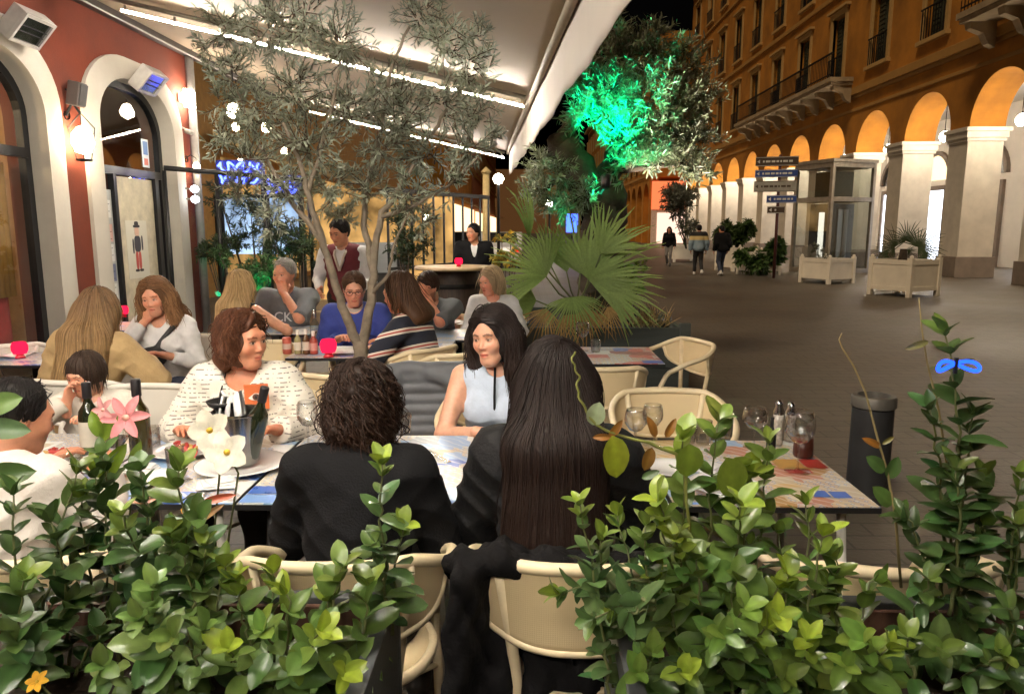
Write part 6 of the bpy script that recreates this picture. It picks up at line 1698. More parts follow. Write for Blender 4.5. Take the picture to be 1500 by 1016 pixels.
# --- 15 fair haired woman in white
f = skeleton('sit', 'f', 1.0, lean=8, head=(-48, 8, 0), hands=dict(L=dict(p=(-.14, .34, .79)), R=dict(p=(.10, .34, .80))))
t, f = person('fair haired woman in a white top with a red badge at the terrace end', at(722, 400, Y=6.6).x, 6.6, 182, f, (1.15, .84, .80),
       dict(style='bob', col=(.46, .33, .19), strands=500, length=.03, seed=131, width=.0036, step=.014, nseg=16, vol=1.1),
       dict(name='top', mat=cloth('white_cotton', (.70, .68, .66)), g=.018, sleeve=.9, hem=-.1, neck=.06), DKT, near=1)
m = MB(); m.lathe([(.03, -.004), (.03, .004), (0, .006)], Vector(on_chest(f, .06, .34, .15)), 14, rot=Matrix.Rotation(R(-90), 3, 'X')); m.build('badge', REDP, t)
# --- 16 man in the dark suit
f = skeleton('stand', 'm', 1.0, lean=2, head=(-38, 4, 0))
person('man in a dark suit standing at the far end of the terrace', at(694, 340, Y=10.4).x, 10.4, 186, f, (.95, .72, .6),
       dict(style='short', col=BLK, strands=0, length=0, vol=1.4),
       [dict(name='shirt', mat=cloth('waiter_white', (.68, .66, .64)), g=.010, sleeve=.4, hem=-.05, neck=.055), dict(name='suit_jacket', mat=SUIT, g=.026, sleeve=1.0, hem=-.14, neck=.06, vopen=1, loose=.006)], DKT, near=0)
# --- walkers in the square
f = skeleton('stand', 'm', 1.02, lean=3, head=(0, 0, 0), legs=dict(L=.20, R=-.22), hands=dict(L=dict(p=(-.27, .02, .86)), R=dict(p=(.27, .06, .86))))
JK1, JK2, JK3 = cloth('jacket_black', (.012, .012, .014)), cloth('jacket_yellow', (.62, .48, .20)), cloth('jacket_blue', (.28, .38, .46))
def block_jacket():
    m, nt, b = _nodes('colour_block_cloth'); tc = N(nt, 'ShaderNodeTexCoord'); sx = N(nt, 'ShaderNodeSeparateXYZ'); L(nt, tc.outputs['Object'], sx.inputs[0])
    rp = N(nt, 'ShaderNodeValToRGB'); rp.color_ramp.interpolation = 'CONSTANT'; els = rp.color_ramp.elements
    els[0].color = (.24, .33, .40, 1); els[1].position = .60; els[1].color = (.62, .47, .20, 1); e = els.new(.665); e.color = (.012, .012, .014, 1)
    mu = N(nt, 'ShaderNodeMath', operation='MULTIPLY'); mu.inputs[1].default_value = .5; L(nt, sx.outputs['Z'], mu.inputs[0]); L(nt, mu.outputs[0], rp.inputs['Fac']); L(nt, rp.outputs['Color'], b.inputs['Base Color']); b.inputs['Roughness'].default_value = .8; return m
q = at(1022, 403, Z=0)
person('walker in a black, yellow and blue jacket heading away across the square', q.x, q.y, -4, f, (.9, .7, .6), dict(style='short', col=BLK, strands=0, length=0, vol=1.3),
       dict(name='jacket', mat=block_jacket(), g=.035, sleeve=1.0, loose=.012, hem=-.12, neck=.06), DKT, near=0, shoes=M('white_shoe', (.6, .58, .55), .6))
f = skeleton('stand', 'm', 1.0, lean=4, head=(20, 5, 0), legs=dict(L=-.16, R=.16))
q = at(1056, 404, Z=0)
person('walker in a black jacket and jeans beside the green potted shrub', q.x, q.y, 10, f, (.9, .7, .6), dict(style='short', col=BLK, strands=0, length=0, vol=1.3),
       dict(name='jacket', mat=SUIT, g=.035, sleeve=1.0, loose=.012, hem=-.12, neck=.06), DENIM, near=0, shoes=M('white_shoe', (.6, .58, .55), .6))
f = skeleton('stand', 'f', .98, lean=3, head=(0, 5, 0), legs=dict(L=.14, R=-.16))
q = at(979, 390, Z=0)
person('distant walker in dark clothes near the orange lit shop', q.x, q.y, 160, f, (.9, .7, .6), dict(style='bob', col=BLK, strands=0, length=.03, vol=1.1),
       dict(name='jacket', mat=SUIT, g=.03, sleeve=1.0, loose=.012, hem=-.12, neck=.06), cloth('grey_trousers', (.18, .17, .16)), near=0)
# ================================================================ PLANTS
def leaf_mat(name, col, rough=.4, trans=.25, spec=.5, coat=0):
    m, nt, b = _nodes(name)
    a = N(nt, 'ShaderNodeVertexColor', layer_name='Col')
    mx = N(nt, 'ShaderNodeMix', data_type='RGBA', blend_type='MULTIPLY'); mx.inputs['Factor'].default_value = 1
    mx.inputs[6].default_value = (*col, 1); L(nt, a.outputs['Color'], mx.inputs[7])
    tc = N(nt, 'ShaderNodeTexCoord'); nz = N(nt, 'ShaderNodeTexNoise', i_Scale=55.0, i_Detail=3.0); L(nt, tc.outputs['Object'], nz.inputs['Vector'])
    mr = N(nt, 'ShaderNodeMapRange'); mr.inputs['To Min'].default_value = .7; mr.inputs['To Max'].default_value = 1.3; L(nt, nz.outputs['Fac'], mr.inputs['Value'])
    hs = N(nt, 'ShaderNodeHueSaturation'); L(nt, mr.outputs['Result'], hs.inputs['Value']); L(nt, mx.outputs[2], hs.inputs['Color'])
    L(nt, hs.outputs['Color'], b.inputs['Base Color']); b.inputs['Roughness'].default_value = rough; b.inputs['Specular IOR Level'].default_value = spec
    if coat: b.inputs['Coat Weight'].default_value = coat; b.inputs['Coat Roughness'].default_value = .22
    bp = N(nt, 'ShaderNodeBump', i_Strength=.25, i_Distance=.004); L(nt, nz.outputs['Fac'], bp.inputs['Height']); L(nt, bp.outputs['Normal'], b.inputs['Normal'])
    t = N(nt, 'ShaderNodeBsdfTranslucent'); L(nt, hs.outputs['Color'], t.inputs['Color'])
    ms = N(nt, 'ShaderNodeMixShader'); ms.inputs['Fac'].default_value = trans
    L(nt, b.outputs[0], ms.inputs[1]); L(nt, t.outputs[0], ms.inputs[2]); L(nt, ms.outputs[0], nt.nodes['Material Output'].inputs['Surface'])
    MATS[name] = m; return m

def leaf_template(nl, nw, shape=.8, fold=.25, curl=-.25, wave=0, rnd_=.75):
    t = np.linspace(0, 1, nl); u = np.linspace(-1, 1, nw)
    w = np.sin(np.pi * t ** shape) ** rnd_ * .5; w[0] = .03; w[-1] = .02
    X = w[:, None] * u[None, :]; Y = np.repeat(t[:, None], nw, 1)
    Z = np.abs(X) * fold + curl * (t ** 2)[:, None] + wave * np.sin(t * 14)[:, None] * np.abs(u)[None, :]
    Tm = np.stack([X, Y, Z], -1).reshape(-1, 3)
    Q = np.array([(i * nw + j, i * nw + j + 1, (i + 1) * nw + j + 1, (i + 1) * nw + j) for i in range(nl - 1) for j in range(nw - 1)])
    mid = (np.repeat(np.abs(u)[None, :], nl, 0).reshape(-1))
    return Tm, Q, mid
LEAF_BIG = leaf_template(9, 5, .92, .16, -.24, .014, .56)
LEAF_MID = leaf_template(4, 3, .85, .25, -.2)
LEAF_OLIVE = leaf_template(4, 2, .95, 0, -.15)
def leaves(name, P, D, Nn, Ls, Ws, cols, mat, parent, tmpl, rib=1.25):
    P = np.asarray(P); D = np.asarray(D); Nn = np.asarray(Nn); Ls = np.asarray(Ls); Ws = np.asarray(Ws); cols = np.asarray(cols)
    D = D / np.linalg.norm(D, axis=1)[:, None]; Nn = Nn - D * (Nn * D).sum(1)[:, None]; Nn = Nn / np.maximum(np.linalg.norm(Nn, axis=1), 1e-6)[:, None]
    Sx = np.cross(D, Nn); Tm, Q, mid = tmpl; k = len(Tm)
    V = P[:, None] + D[:, None] * (Tm[None, :, 1:2] * Ls[:, None, None]) + Sx[:, None] * (Tm[None, :, 0:1] * Ws[:, None, None]) + Nn[:, None] * (Tm[None, :, 2:3] * Ls[:, None, None])
    F_ = (Q[None] + (np.arange(len(P)) * k)[:, None, None]).reshape(-1, 4)
    C = cols[:, None] * (1 + (rib - 1) * (mid < .05))[None, :, None]
    return np_mesh(name, V.reshape(-1, 3), F_, mat, parent, C.reshape(-1, 3))

LEAFG = leaf_mat('glossy_leaf', (.84, .84, .80), .34, .22, .5, .34)
STEMM = M('green_stem', (.09, .10, .03), .6); TWIG = M('brown_twig', (.075, .05, .03), .8, bump=.4, bscale=80); BARK = M('olive_bark', (.20, .16, .115), .9, var=.3, scale=14, bump=.8, bscale=45); DBARK = M('dark_bark', (.055, .04, .028), .95, var=.4, scale=8, bump=1, bscale=25)
DG, MG, YG, PG = (.06, .115, .030), (.095, .170, .038), (.30, .39, .04), (.085, .145, .055)
rp_ = np.random.RandomState(3)

def shrub(name, label, base, stems, size=.062, ratio=.56, tone=MG, var=.35, bright=.5, space=.036, cat='plant', group=None, tipn=4, seed=0, ybase=None):
    """stems: list of (px, py, Y[, start fraction]) tips; leaves stand in opposite pairs, younger brighter ones at the tip"""
    r_ = np.random.RandomState(seed + 11)
    t = thing(name, label, cat, base, 0, group); B = np.array(base, float)
    st = MB(); P = []; D = []; Nn = []; Ls = []; Ws = []; C = []
    for si_, sdef in enumerate(stems):
        if si_ % 4 == 3 and len(stems) > 9: continue
        tip = np.array(at(sdef[0], sdef[1], Y=sdef[2])); st0 = B + A3((tip[0] - B[0]) * .55 + r_.normal() * .03, r_.normal() * .03, 0)
        if len(sdef) > 3: st0 = np.array(at(sdef[3], sdef[4], Y=sdef[2]))
        mid = (st0 + tip) / 2 + A3(r_.normal() * .025, r_.normal() * .025, .05 * np.linalg.norm((tip - st0)[:2]))
        ts = np.linspace(0, 1, 16)[:, None]
        pts = (1 - ts) ** 2 * st0 + 2 * ts * (1 - ts) * mid + ts ** 2 * tip
        pts[1:-1] += r_.normal(size=(14, 3)) * .003
        ln = np.linalg.norm(np.diff(pts, axis=0), axis=1).sum()
        st.tube([Vector(p - B) for p in pts], list(np.linspace(.0042, .0016, 16)), 6)
        stemb = 1.2 if r_.rand() < .5 else .25; n = max(4, int(ln / space)); ang0 = r_.rand() * 6.28
        for i in range(n + 1):
            u = i / n
            if u < .12: continue
            q = u * 15; i0 = min(14, int(q)); p = pts[i0] + (pts[i0 + 1] - pts[i0]) * (q - i0)
            ax = unit(pts[i0 + 1] - pts[i0]); e1 = unit(np.cross(ax, A3(.3, .9, .1))); e2 = np.cross(ax, e1)
            last = i >= n - 1
            for k in range(2 if not last else tipn):
                a = ang0 + i * 1.57 + k * (math.pi if not last else 2 * math.pi / tipn) + r_.normal() * .25
                rad = e1 * math.cos(a) + e2 * math.sin(a)
                open_ = (.95 - .45 * u if not last else .45) + r_.normal() * .12
                d = unit(rad * open_ + ax * (1 - open_ * .6) + A3(0, 0, -.28 * (1 - u) + .1 * r_.normal()))
                nn = unit(ax * .8 - rad * .3 + A3(0, -.15, .55) + r_.normal(size=3) * .22)
                l = size * (1 - .45 * max(0, u - .7) / .3) * (.62 + .62 * r_.rand())
                if last: l = size * (.5 + .3 * r_.rand())
                P.append(p - B); D.append(d); Nn.append(nn); Ls.append(l); Ws.append(l * ratio * (.85 + .3 * r_.rand()))
                g = np.array(tone) * (1 + var * (r_.rand() * 2 - 1)) * A3(1 + .25 * r_.normal() * .5, 1, 1)
                yb = np.clip((u - .78) / .22, 0, 1) * bright * stemb * (.5 + r_.rand())
                g = g * (1 - min(1, yb)) + np.array(YG) * min(1, yb)
                C.append(np.clip(g, .004, .6))
    st.build('stem', STEMM, t, smooth=True)
    leaves('foliage', P, D, Nn, Ls, Ws, C, LEAFG, t, LEAF_BIG)
    return t
# ---- the two planters in front
PLM = M('planter_metal', (.075, .08, .082), .5, var=.2, scale=5, metal=.25, bump=.1); BRWN = M('brown_coir', (.075, .032, .018), .95, var=.5, scale=20, bump=.8, bscale=40, stretch=(1, 1, .15))
PYF, PYB = at(750, 1046, Z=.8).y, at(750, 866, Z=.8).y
def front_planter(x0, x1, label):
    cx, cy = (x0 + x1) / 2, (PYF + PYB) / 2
    t = thing('planter', label, 'planter', (cx, cy, 0), 0, 'grey planters in front of the terrace'); hx, hy = (x1 - x0) / 2, (PYB - PYF) / 2
    for (a, b_, c, d) in ((-hx, -hy, hx, -hy + .035), (-hx, hy - .035, hx, hy), (-hx, -hy + .037, -hx + .035, hy - .037), (hx - .035, -hy + .037, hx, hy - .037)):
        m = MB(); m.box2(a, b_, .06, c, d, .8); m.build('panel', PLM, t, bevel=.004)
    m = MB(); m.box2(-hx + .037, -hy + .037, .1, hx - .037, hy - .037, .69); m.build('soil', SOIL, t)
    m = MB(); m.box2(-hx + .04, hy - .05, .692, hx - .04, hy - .037, .785); m.build('lining', BRWN, t)
    for sx in (-1, 1):
        for sy in (-1, 1): m = MB(); m.box2(sx * (hx - .05) - .02, sy * (hy - .05) - .02, 0, sx * (hx - .05) + .02, sy * (hy - .05) + .02, .058); m.build('foot', IRON, t)
    return t
LX1 = at(583, 872, Z=.8).x; RX0 = at(893, 890, Z=.8).x
front_planter(-2.3, LX1, 'grey metal planter in front on the left, full of leafy shrubs'); front_planter(RX0, 2.3, 'grey metal planter in front on the right, full of leafy shrubs')
def pb(px, Y=None, z=.69): Y = Y or (PYF + PYB) / 2; return (at(px, 940, Y=Y).x, Y, z)
Ym = (PYF + PYB) / 2; Yf = PYF + .07; Yb_ = PYB - .07
G1 = 'leafy shrubs in the front planters'
shrub('leafy_shrub', 'dark leaved shrub in the left planter at the left edge of the photo', pb(40), [(20, 725, Ym), (75, 765, Ym), (112, 695, Yb_), (35, 850, Yf), (125, 810, Yb_), (25, 940, Yf), (95, 890, Ym), (160, 905, Ym), (-30, 800, Ym)], .078, .58, (.05, .10, .028), .4, .25, group=G1, seed=1)
shrub('leafy_shrub', 'dark leaved shrub before the plates and bottles in the left planter', pb(210, Yb_), [(150, 668, Yb_), (205, 690, Yb_), (262, 690, Ym), (305, 712, Yb_), (180, 755, Ym), (250, 780, Ym), (120, 735, Yb_), (330, 760, Yb_), (215, 735, Yb_), (290, 760, Ym), (140, 700, Yb_)], .076, .58, (.05, .105, .03), .35, .35, group=G1, seed=2)
shrub('leafy_shrub', 'pale green shrub with folded leaves in the middle of the left planter', pb(270), [(265, 790, Ym), (330, 830, Ym), (225, 860, Yf), (290, 850, Ym), (205, 905, Yf), (300, 925, Yf), (150, 975, Yf), (250, 930, Yf), (300, 800, Ym)], .074, .55, (.115, .19, .052), .3, .45, group=G1, seed=3)
shrub('leafy_shrub', 'bright tipped glossy shrub filling the right end of the left planter', pb(440), [(345, 850, Ym), (420, 870, Ym), (500, 830, Ym), (450, 835, Yb_), (540, 858, Ym), (385, 925, Yf), (470, 925, Yf), (530, 925, Yf), (335, 950, Yf), (430, 975, Yf), (505, 985, Yf), (365, 985, Yf), (400, 840, Yb_), (560, 900, Yb_), (480, 880, Ym)], .074, .60, MG, .35, .9, group=G1, seed=4)
shrub('leafy_shrub', 'single tall leafy stem rising between the two women in black', pb(566, Yb_ - .06), [(560, 680, Yb_ - .05, 572, 930), (590, 770, Yb_ - .05, 575, 930), (545, 800, Yb_ - .05, 570, 930)], .066, .60, (.10, .18, .06), .3, .6, group=G1, seed=5, space=.03)
shrub('leafy_shrub', 'shrub spilling over the left end of the right planter', pb(930), [(850, 740, Ym), (880, 790, Ym), (905, 755, Yb_), (838, 880, Yf, 960, 860), (872, 905, Yf, 960, 880), (820, 870, Ym, 950, 850), (945, 770, Ym), (900, 850, Ym), (905, 900, Yf, 960, 890), (960, 820, Ym)], .060, .62, (.09, .165, .055), .35, .45, group=G1, seed=6, space=.028)
shrub('leafy_shrub', 'yellowish large leaved shrub before the right hand table', pb(1040, Yb_), [(1000, 645, Yb_), (1052, 618, Yb_), (1078, 690, Yb_), (1015, 700, Ym), (965, 735, Ym), (1125, 650, Yb_), (1085, 740, Ym), (1030, 760, Ym), (1100, 700, Yb_), (990, 790, Ym)], .080, .62, (.13, .21, .045), .3, .7, group=G1, seed=7, space=.04)
shrub('leafy_shrub', 'dense green shrub filling the middle of the right planter', pb(1080), [(1020, 820, Ym), (962, 850, Ym), (1080, 850, Ym), (1000, 915, Yf), (955, 955, Yf), (1060, 930, Yf), (1120, 920, Yf), (1060, 990, Yf), (1150, 990, Yf), (935, 985, Yf), (1100, 800, Yb_), (1050, 780, Yb_), (1140, 860, Ym), (1000, 985, Yf), (1090, 890, Yf), (1030, 870, Ym)], .068, .58, MG, .4, .8, group=G1, seed=8)
shrub('leafy_shrub', 'fresh green shrub with pointed leaf tips right of the middle of the right planter', pb(1200), [(1130, 755, Yb_), (1180, 740, Yb_), (1205, 785, Ym), (1245, 765, Yb_), (1155, 845, Ym), (1212, 855, Ym), (1185, 940, Yf), (1250, 890, Ym), (1280, 850, Yb_), (1240, 975, Yf), (1300, 950, Yf), (1170, 900, Yf), (1225, 820, Ym), (1140, 900, Yf), (1265, 940, Yf)], .072, .55, (.125, .205, .04), .35, .7, group=G1, seed=9)
shrub('climbing_plant', 'tall leafy climber at the right, behind the blue lens ghost loop', pb(1385, Yb_), [(1385, 492, 1.42, 1395, 880), (1362, 600, 1.42, 1380, 880), (1425, 610, 1.42, 1400, 880), (1338, 650, 1.40, 1370, 880), (1440, 700, 1.42, 1405, 880), (1330, 760, 1.4, 1375, 900), (1400, 690, 1.38, 1390, 900), (1450, 840, Yb_), (1360, 850, Ym), (1420, 900, Ym), (1380, 950, Yf), (1400, 780, 1.4, 1390, 900), (1440, 770, 1.4, 1400, 900)], .070, .52, (.055, .105, .03), .4, .15, group=G1, seed=10, space=.034)
shrub('leafy_shrub', 'sparse shrub at the right edge of the right planter', pb(1500), [(1496, 700, Ym), (1490, 770, Ym), (1478, 890, Yf), (1500, 940, Yf), (1470, 960, Yf), (1330, 935, Yf, 1350, 1010)], .055, .55, (.06, .115, .03), .35, .3, group=G1, seed=12)
# twining vine with a few single leaves
def single(lst, parent, B):
    P, D, Nn, Ls, Ws, C = [], [], [], [], [], []
    for (px, py, qx, qy, Y, wr, col, tilt) in lst:
        a = np.array(at(px, py, Y=Y)); b_ = np.array(at(qx, qy, Y=Y - .01)); d = b_ - a
        P.append(a - B); D.append(d); Nn.append(A3(tilt, -1, .35)); Ls.append(np.linalg.norm(d)); Ws.append(np.linalg.norm(d) * wr); C.append(col)
    leaves('foliage', P, D, Nn, Ls, Ws, C, LEAFG, parent, LEAF_BIG)
bpv = pb(1000, Yb_); t = thing('twining_vine', 'thin twining vine crossing in front of the long dark hair', 'plant', bpv); B = np.array(bpv)
vp = [(1010, 800), (1005, 700), (990, 665), (950, 648), (905, 637), (872, 622), (853, 592), (845, 570), (848, 550), (838, 530), (842, 512)]
m = MB(); pts = [Vector(np.array(at(px, py, Y=1.46)) - B) for px, py in vp]; fine = []
for i in range(len(pts) - 1):
    for k in range(6): u = k / 6; fine.append(pts[i].lerp(pts[i + 1], u) + Vector((.0025 * math.sin((i * 6 + k) * 1.1), .002 * math.cos((i * 6 + k) * 1.1), 0)))
m.tube(fine, list(np.linspace(.0038, .0018, len(fine))), 6); m.build('stem', M('vine_stem', (.16, .17, .035), .6), t, smooth=True)
OR = (.28, .12, .02)
single([(897, 638, 908, 702, 1.45, .62, (.30, .34, .03), .2), (868, 622, 878, 592, 1.46, .8, (.30, .36, .22), 0), (892, 640, 912, 618, 1.46, .4, OR, .3), (895, 640, 870, 640, 1.46, .4, OR, -.2), (960, 640, 952, 612, 1.46, .4, OR, .2), (975, 640, 990, 615, 1.46, .4, OR, 0), (955, 655, 945, 690, 1.46, .5, (.2, .1, .02), 0), (940, 700, 965, 690, 1.46, .45, (.1, .16, .07), 0), (1010, 650, 1010, 700, 1.44, .85, (.17, .24, .03), .2), (1065, 670, 1080, 730, 1.43, .8, (.17, .23, .03), .2)], t, B)
# thin tendrils on the right
bpv = pb(1310, Yb_); t = thing('tendril', 'thin bare tendril curling up in front of the dark bollard', 'plant', bpv); B = np.array(bpv)
m = MB(); m.tube([Vector(np.array(at(px, py, Y=1.46)) - B) for px, py in ((1320, 860), (1312, 760), (1300, 690), (1285, 640), (1268, 575), (1250, 535), (1234, 510), (1229, 497), (1233, 488))], list(np.linspace(.003, .0012, 9)), 6); m.build('stem', M('dry_tendril', (.22, .17, .07), .7), t, smooth=True)
single([(1290, 655, 1268, 642, 1.46, .35, OR, 0), (1292, 650, 1310, 640, 1.46, .35, (.16, .14, .03), 0), (1296, 690, 1275, 670, 1.46, .6, DG, 0), (1300, 700, 1318, 672, 1.46, .6, DG, 0), (1305, 740, 1285, 715, 1.46, .6, MG, 0), (1308, 760, 1332, 735, 1.46, .6, MG, .3), (1360, 500, 1330, 510, 1.46, .3, (.16, .15, .05), 0)], t, B)
bpv = pb(1395, Yb_); t = thing('tendril', 'thin bare tendril rising highest of all in front of the tall climber', 'plant', bpv); B = np.array(bpv)
m = MB(); m.tube([Vector(np.array(at(px, py, Y=1.46)) - B) for px, py in ((1395, 860), (1390, 700), (1375, 600), (1358, 530), (1350, 480), (1346, 436))], list(np.linspace(.003, .0012, 6)), 6); m.build('stem', M('dry_tendril', (.22, .17, .07)), t, smooth=True)
# pink and white blossoms on slender stems
def blossom(px, py, Y, r, col, ctr, npet, t, B, st, facing=(0, -1, .35), pt=.9):
    c = np.array(at(px, py, Y=Y)); n = unit(A3(*facing)); e1 = unit(np.cross(n, A3(.2, .3, 1))); e2 = np.cross(n, e1)
    P, D, Nn, Ls, Ws, C = [], [], [], [], [], []
    for k in range(npet):
        a = 2 * math.pi * k / npet + .3; d = e1 * math.cos(a) + e2 * math.sin(a)
        P.append(c - B); D.append(d * 1.0 + n * .35); Nn.append(n - d * .35); Ls.append(r); Ws.append(r * pt); C.append(np.array(col) * (.9 + .2 * rnd.random()))
    leaves('petals', P, D, Nn, Ls, Ws, C, PETAL, t, LEAF_BIG, 1.03)
    m = MB(); m.lathe([(0, -.006), (r * .16, 0), (r * .13, r * .14), (0, r * .18)], Vector(c - B), 10, rot=Vector(n).to_track_quat('Z', 'Y').to_matrix()); m.build('heart', ctr, t, smooth=True)
    st.tube([Vector(c - B), Vector(c - B) + Vector((.01, .03, -.06)), Vector((.0 + (c - B)[0] * .4, .0, -.02))], .0025, 5)
PETAL = leaf_mat('petal', (1, 1, 1), .6, .3, .3)
YEL = M('flower_heart', (.62, .38, .03), .6); PINKH = M('pink_heart', (.75, .35, .28), .6)
bpv = (at(165, 680, Y=1.62).x, 1.50, .69); t = thing('flowering_stem', 'pink pointed blossoms before the dark bottles on the left', 'flower', bpv); B = np.array(bpv); st = MB()
blossom(185, 612, 1.58, .055, (.72, .26, .27), PINKH, 6, t, B, st, (.1, -1, .5), .42); blossom(152, 600, 1.58, .032, (.75, .34, .33), PINKH, 5, t, B, st, (-.3, -1, .3), .5); st.build('stem', STEMM, t, smooth=True)
single([(150, 640, 130, 605, 1.57, .5, (.17, .27, .03), 0), (150, 645, 165, 610, 1.57, .45, (.17, .27, .03), 0), (150, 700, 130, 660, 1.56, .45, (.2, .3, .03), 0), (152, 700, 178, 655, 1.56, .4, (.2, .3, .03), .3), (195, 690, 200, 650, 1.56, .4, (.14, .22, .03), 0)], t, B)
bpv = (at(310, 700, Y=1.62).x, 1.50, .69); t = thing('flowering_stem', 'white five petalled blossoms with yellow hearts in front of the wine bucket', 'flower', bpv); B = np.array(bpv); st = MB()
blossom(308, 630, 1.60, .050, (.80, .74, .60), YEL, 5, t, B, st, (.05, -1, .3), .85); blossom(333, 662, 1.58, .050, (.80, .75, .62), YEL, 5, t, B, st, (.1, -1, .4), .85); st.build('stem', STEMM, t, smooth=True)
single([(298, 735, 340, 725, 1.55, .25, (.55, .12, .06), 0), (290, 765, 322, 740, 1.55, .22, (.5, .28, .12), 0), (265, 745, 285, 755, 1.55, .5, (.62, .3, .02), 0), (290, 660, 275, 675, 1.57, .4, (.6, .1, .08), 0)], t, B)
bpv = (at(50, 1000, Y=Yf).x, Yf, .69); t = thing('flowering_stem', 'small yellow and orange bloom at the lower left corner', 'flower', bpv); B = np.array(bpv); st = MB(); blossom(55, 998, Yf, .022, (.75, .4, .03), YEL, 6, t, B, st, (0, -.6, .8), .6); st.build('stem', STEMM, t, smooth=True)
# leaves that hang in front of the boy at the left edge
bpv = (at(-40, 900, Y=1.5).x, 1.46, .69); t = thing('trailing_plant', 'trailing plant with pale rounded leaves before the dark haired boy', 'plant', bpv); B = np.array(bpv)
m = MB(); m.tube([Vector(np.array(at(px, py, Y=1.46)) - B) for px, py in ((-40, 990), (-30, 800), (-20, 660), (-12, 560))], [.004, .003, .0025, .002], 6); m.build('stem', STEMM, t, smooth=True)
single([(-20, 600, 22, 582, 1.45, .62, (.13, .22, .06), 0), (-22, 625, 35, 630, 1.45, .5, (.13, .22, .10), .2), (-25, 700, 40, 690, 1.45, .5, DG, 0)], t, B)

# ---- generic crowns of small leaves
OLEAF = leaf_mat('olive_leaf', (1, 1, 1), .55, .2, .35)
def crown(t, B, clusters, nleaf, L_, W_, cols, mat, tmpl, seed=0, tw_from=None, tw_mat=TWIG, per=20, up=.35, droop=0, twl=.22, flat=1.0):
    """twigs radiate inside each cluster ball and carry the leaves: gaps stay between the twigs"""
    r_ = np.random.RandomState(seed); P, D, Nn, Ls, Ws, C = [], [], [], [], [], []; tw = MB()
    vol = np.array([c[3] ** 2 for c in clusters]); vol = vol / vol.sum()
    for ci, (cx, cy, cz, cr) in enumerate(clusters):
        c = A3(cx, cy, cz); nt_ = max(3, int(nleaf * vol[ci] / per)); ctone = .75 + .5 * r_.rand()
        for k in range(nt_):
            u = unit(r_.normal(size=3) * A3(1, 1, flat)); rad = cr * (.35 + .75 * r_.rand() ** .7); e = c + u * rad * A3(1, 1, flat); s0 = c + u * rad * .25 + r_.normal(size=3) * cr * .15
            dv = unit(u + A3(0, 0, up - droop) + r_.normal(size=3) * .25); e = s0 + dv * min(np.linalg.norm(e - s0), twl * 3)
            bend = r_.normal(size=3) * .02; L0 = np.linalg.norm(e - s0)
            tw.tube([Vector(s0 - B), Vector((s0 + e) / 2 + bend - B), Vector(e - B)], [.004, .0028, .0015], 4, cap=False)
            ax = unit(e - s0); e1 = unit(np.cross(ax, A3(.3, .8, .2))); e2 = np.cross(ax, e1)
            for j in range(per):
                q = 1 - (j / per) * min(1, twl * 2.4 / max(L0, .05)); p = s0 + (e - s0) * q + bend * (1 - (2 * q - 1) ** 2)
                a = j * 1.57 + r_.rand() * .9; rr_ = e1 * math.cos(a) + e2 * math.sin(a)
                P.append(p - B); D.append(ax * .75 + rr_ * (.55 + .3 * r_.rand()) + A3(0, 0, -droop * .6)); Nn.append(rr_ * -.4 + ax * .5 + A3(0, 0, .6) + r_.normal(size=3) * .3)
                l = L_ * (.65 + .6 * r_.rand()); Ls.append(l); Ws.append(l * W_)
                col = np.array(cols[r_.randint(len(cols))]) * ctone * (.8 + .4 * r_.rand()); C.append(col)
    tw.build('twigs', tw_mat, t, smooth=True)
    return leaves('crown', P, D, Nn, Ls, Ws, C, mat, t, tmpl, 1.0)
def limb(m, pts, r0, r1, n=9, jit=.01, seed=0):
    r_ = random.Random(seed); P = [Vector(p) for p in pts]; out = []
    for i in range(len(P) - 1):
        for k in range(5):
            u = k / 5; out.append(P[i].lerp(P[i + 1], u) + Vector((r_.gauss(0, jit), r_.gauss(0, jit), 0)) * (1 if k else .3))
    out.append(P[-1]); N_ = len(out)
    m.tube(out, [r0 + (r1 - r0) * (i / (N_ - 1)) ** .8 for i in range(N_)], n)
# ---- slender olive tree in the middle of the terrace
OY = 4.72
base = (at(528, 525, Y=OY).x, OY, 0); B = np.array(base)
t = thing('olive_tree', 'slender olive tree growing among the tables under the awning', 'tree', base)
def op(px, py, dy=0): return np.array(at(px, py, Y=OY + dy)) - B
m = MB(); limb(m, [A3(0, 0, .35), op(530, 540), op(527, 500)], .055, .048, 12, .003); 
limb(m, [op(528, 510), op(510, 470), op(490, 415, -.05), op(472, 350, -.1), (op(455, 300, -.15)), op(440, 240, -.2), op(415, 180, -.2)], .037, .011, 10, .006, 1)
limb(m, [op(529, 510), op(545, 440, .05), op(548, 380, .1), op(558, 320, .1), op(585, 275, .15), op(620, 220, .2), op(655, 160, .25)], .036, .010, 10, .006, 2)
limb(m, [op(548, 400, .08), op(532, 330, .15), op(540, 260, .2), op(560, 190, .2), op(570, 110, .1), op(600, 40, .1)], .026, .008, 8, .006, 3)
limb(m, [op(474, 355, -.1), op(430, 300, 0), op(400, 250, .1), op(370, 190, .1), op(345, 130, .1)], .022, .006, 8, .005, 4)
limb(m, [op(450, 285, -.15), op(470, 220, -.2), op(490, 140, -.15), op(500, 70, -.1)], .018, .006, 8, .005, 5)
limb(m, [op(560, 318, .1), op(610, 300, 0), op(660, 270, -.1), op(700, 230, -.1)], .016, .005, 8, .005, 6)
limb(m, [op(545, 430, .05), op(570, 400, .0), op(580, 350, -.1), op(600, 310, -.1)], .014, .005, 8, .004, 7)
m.build('trunk', BARK, t, smooth=True)
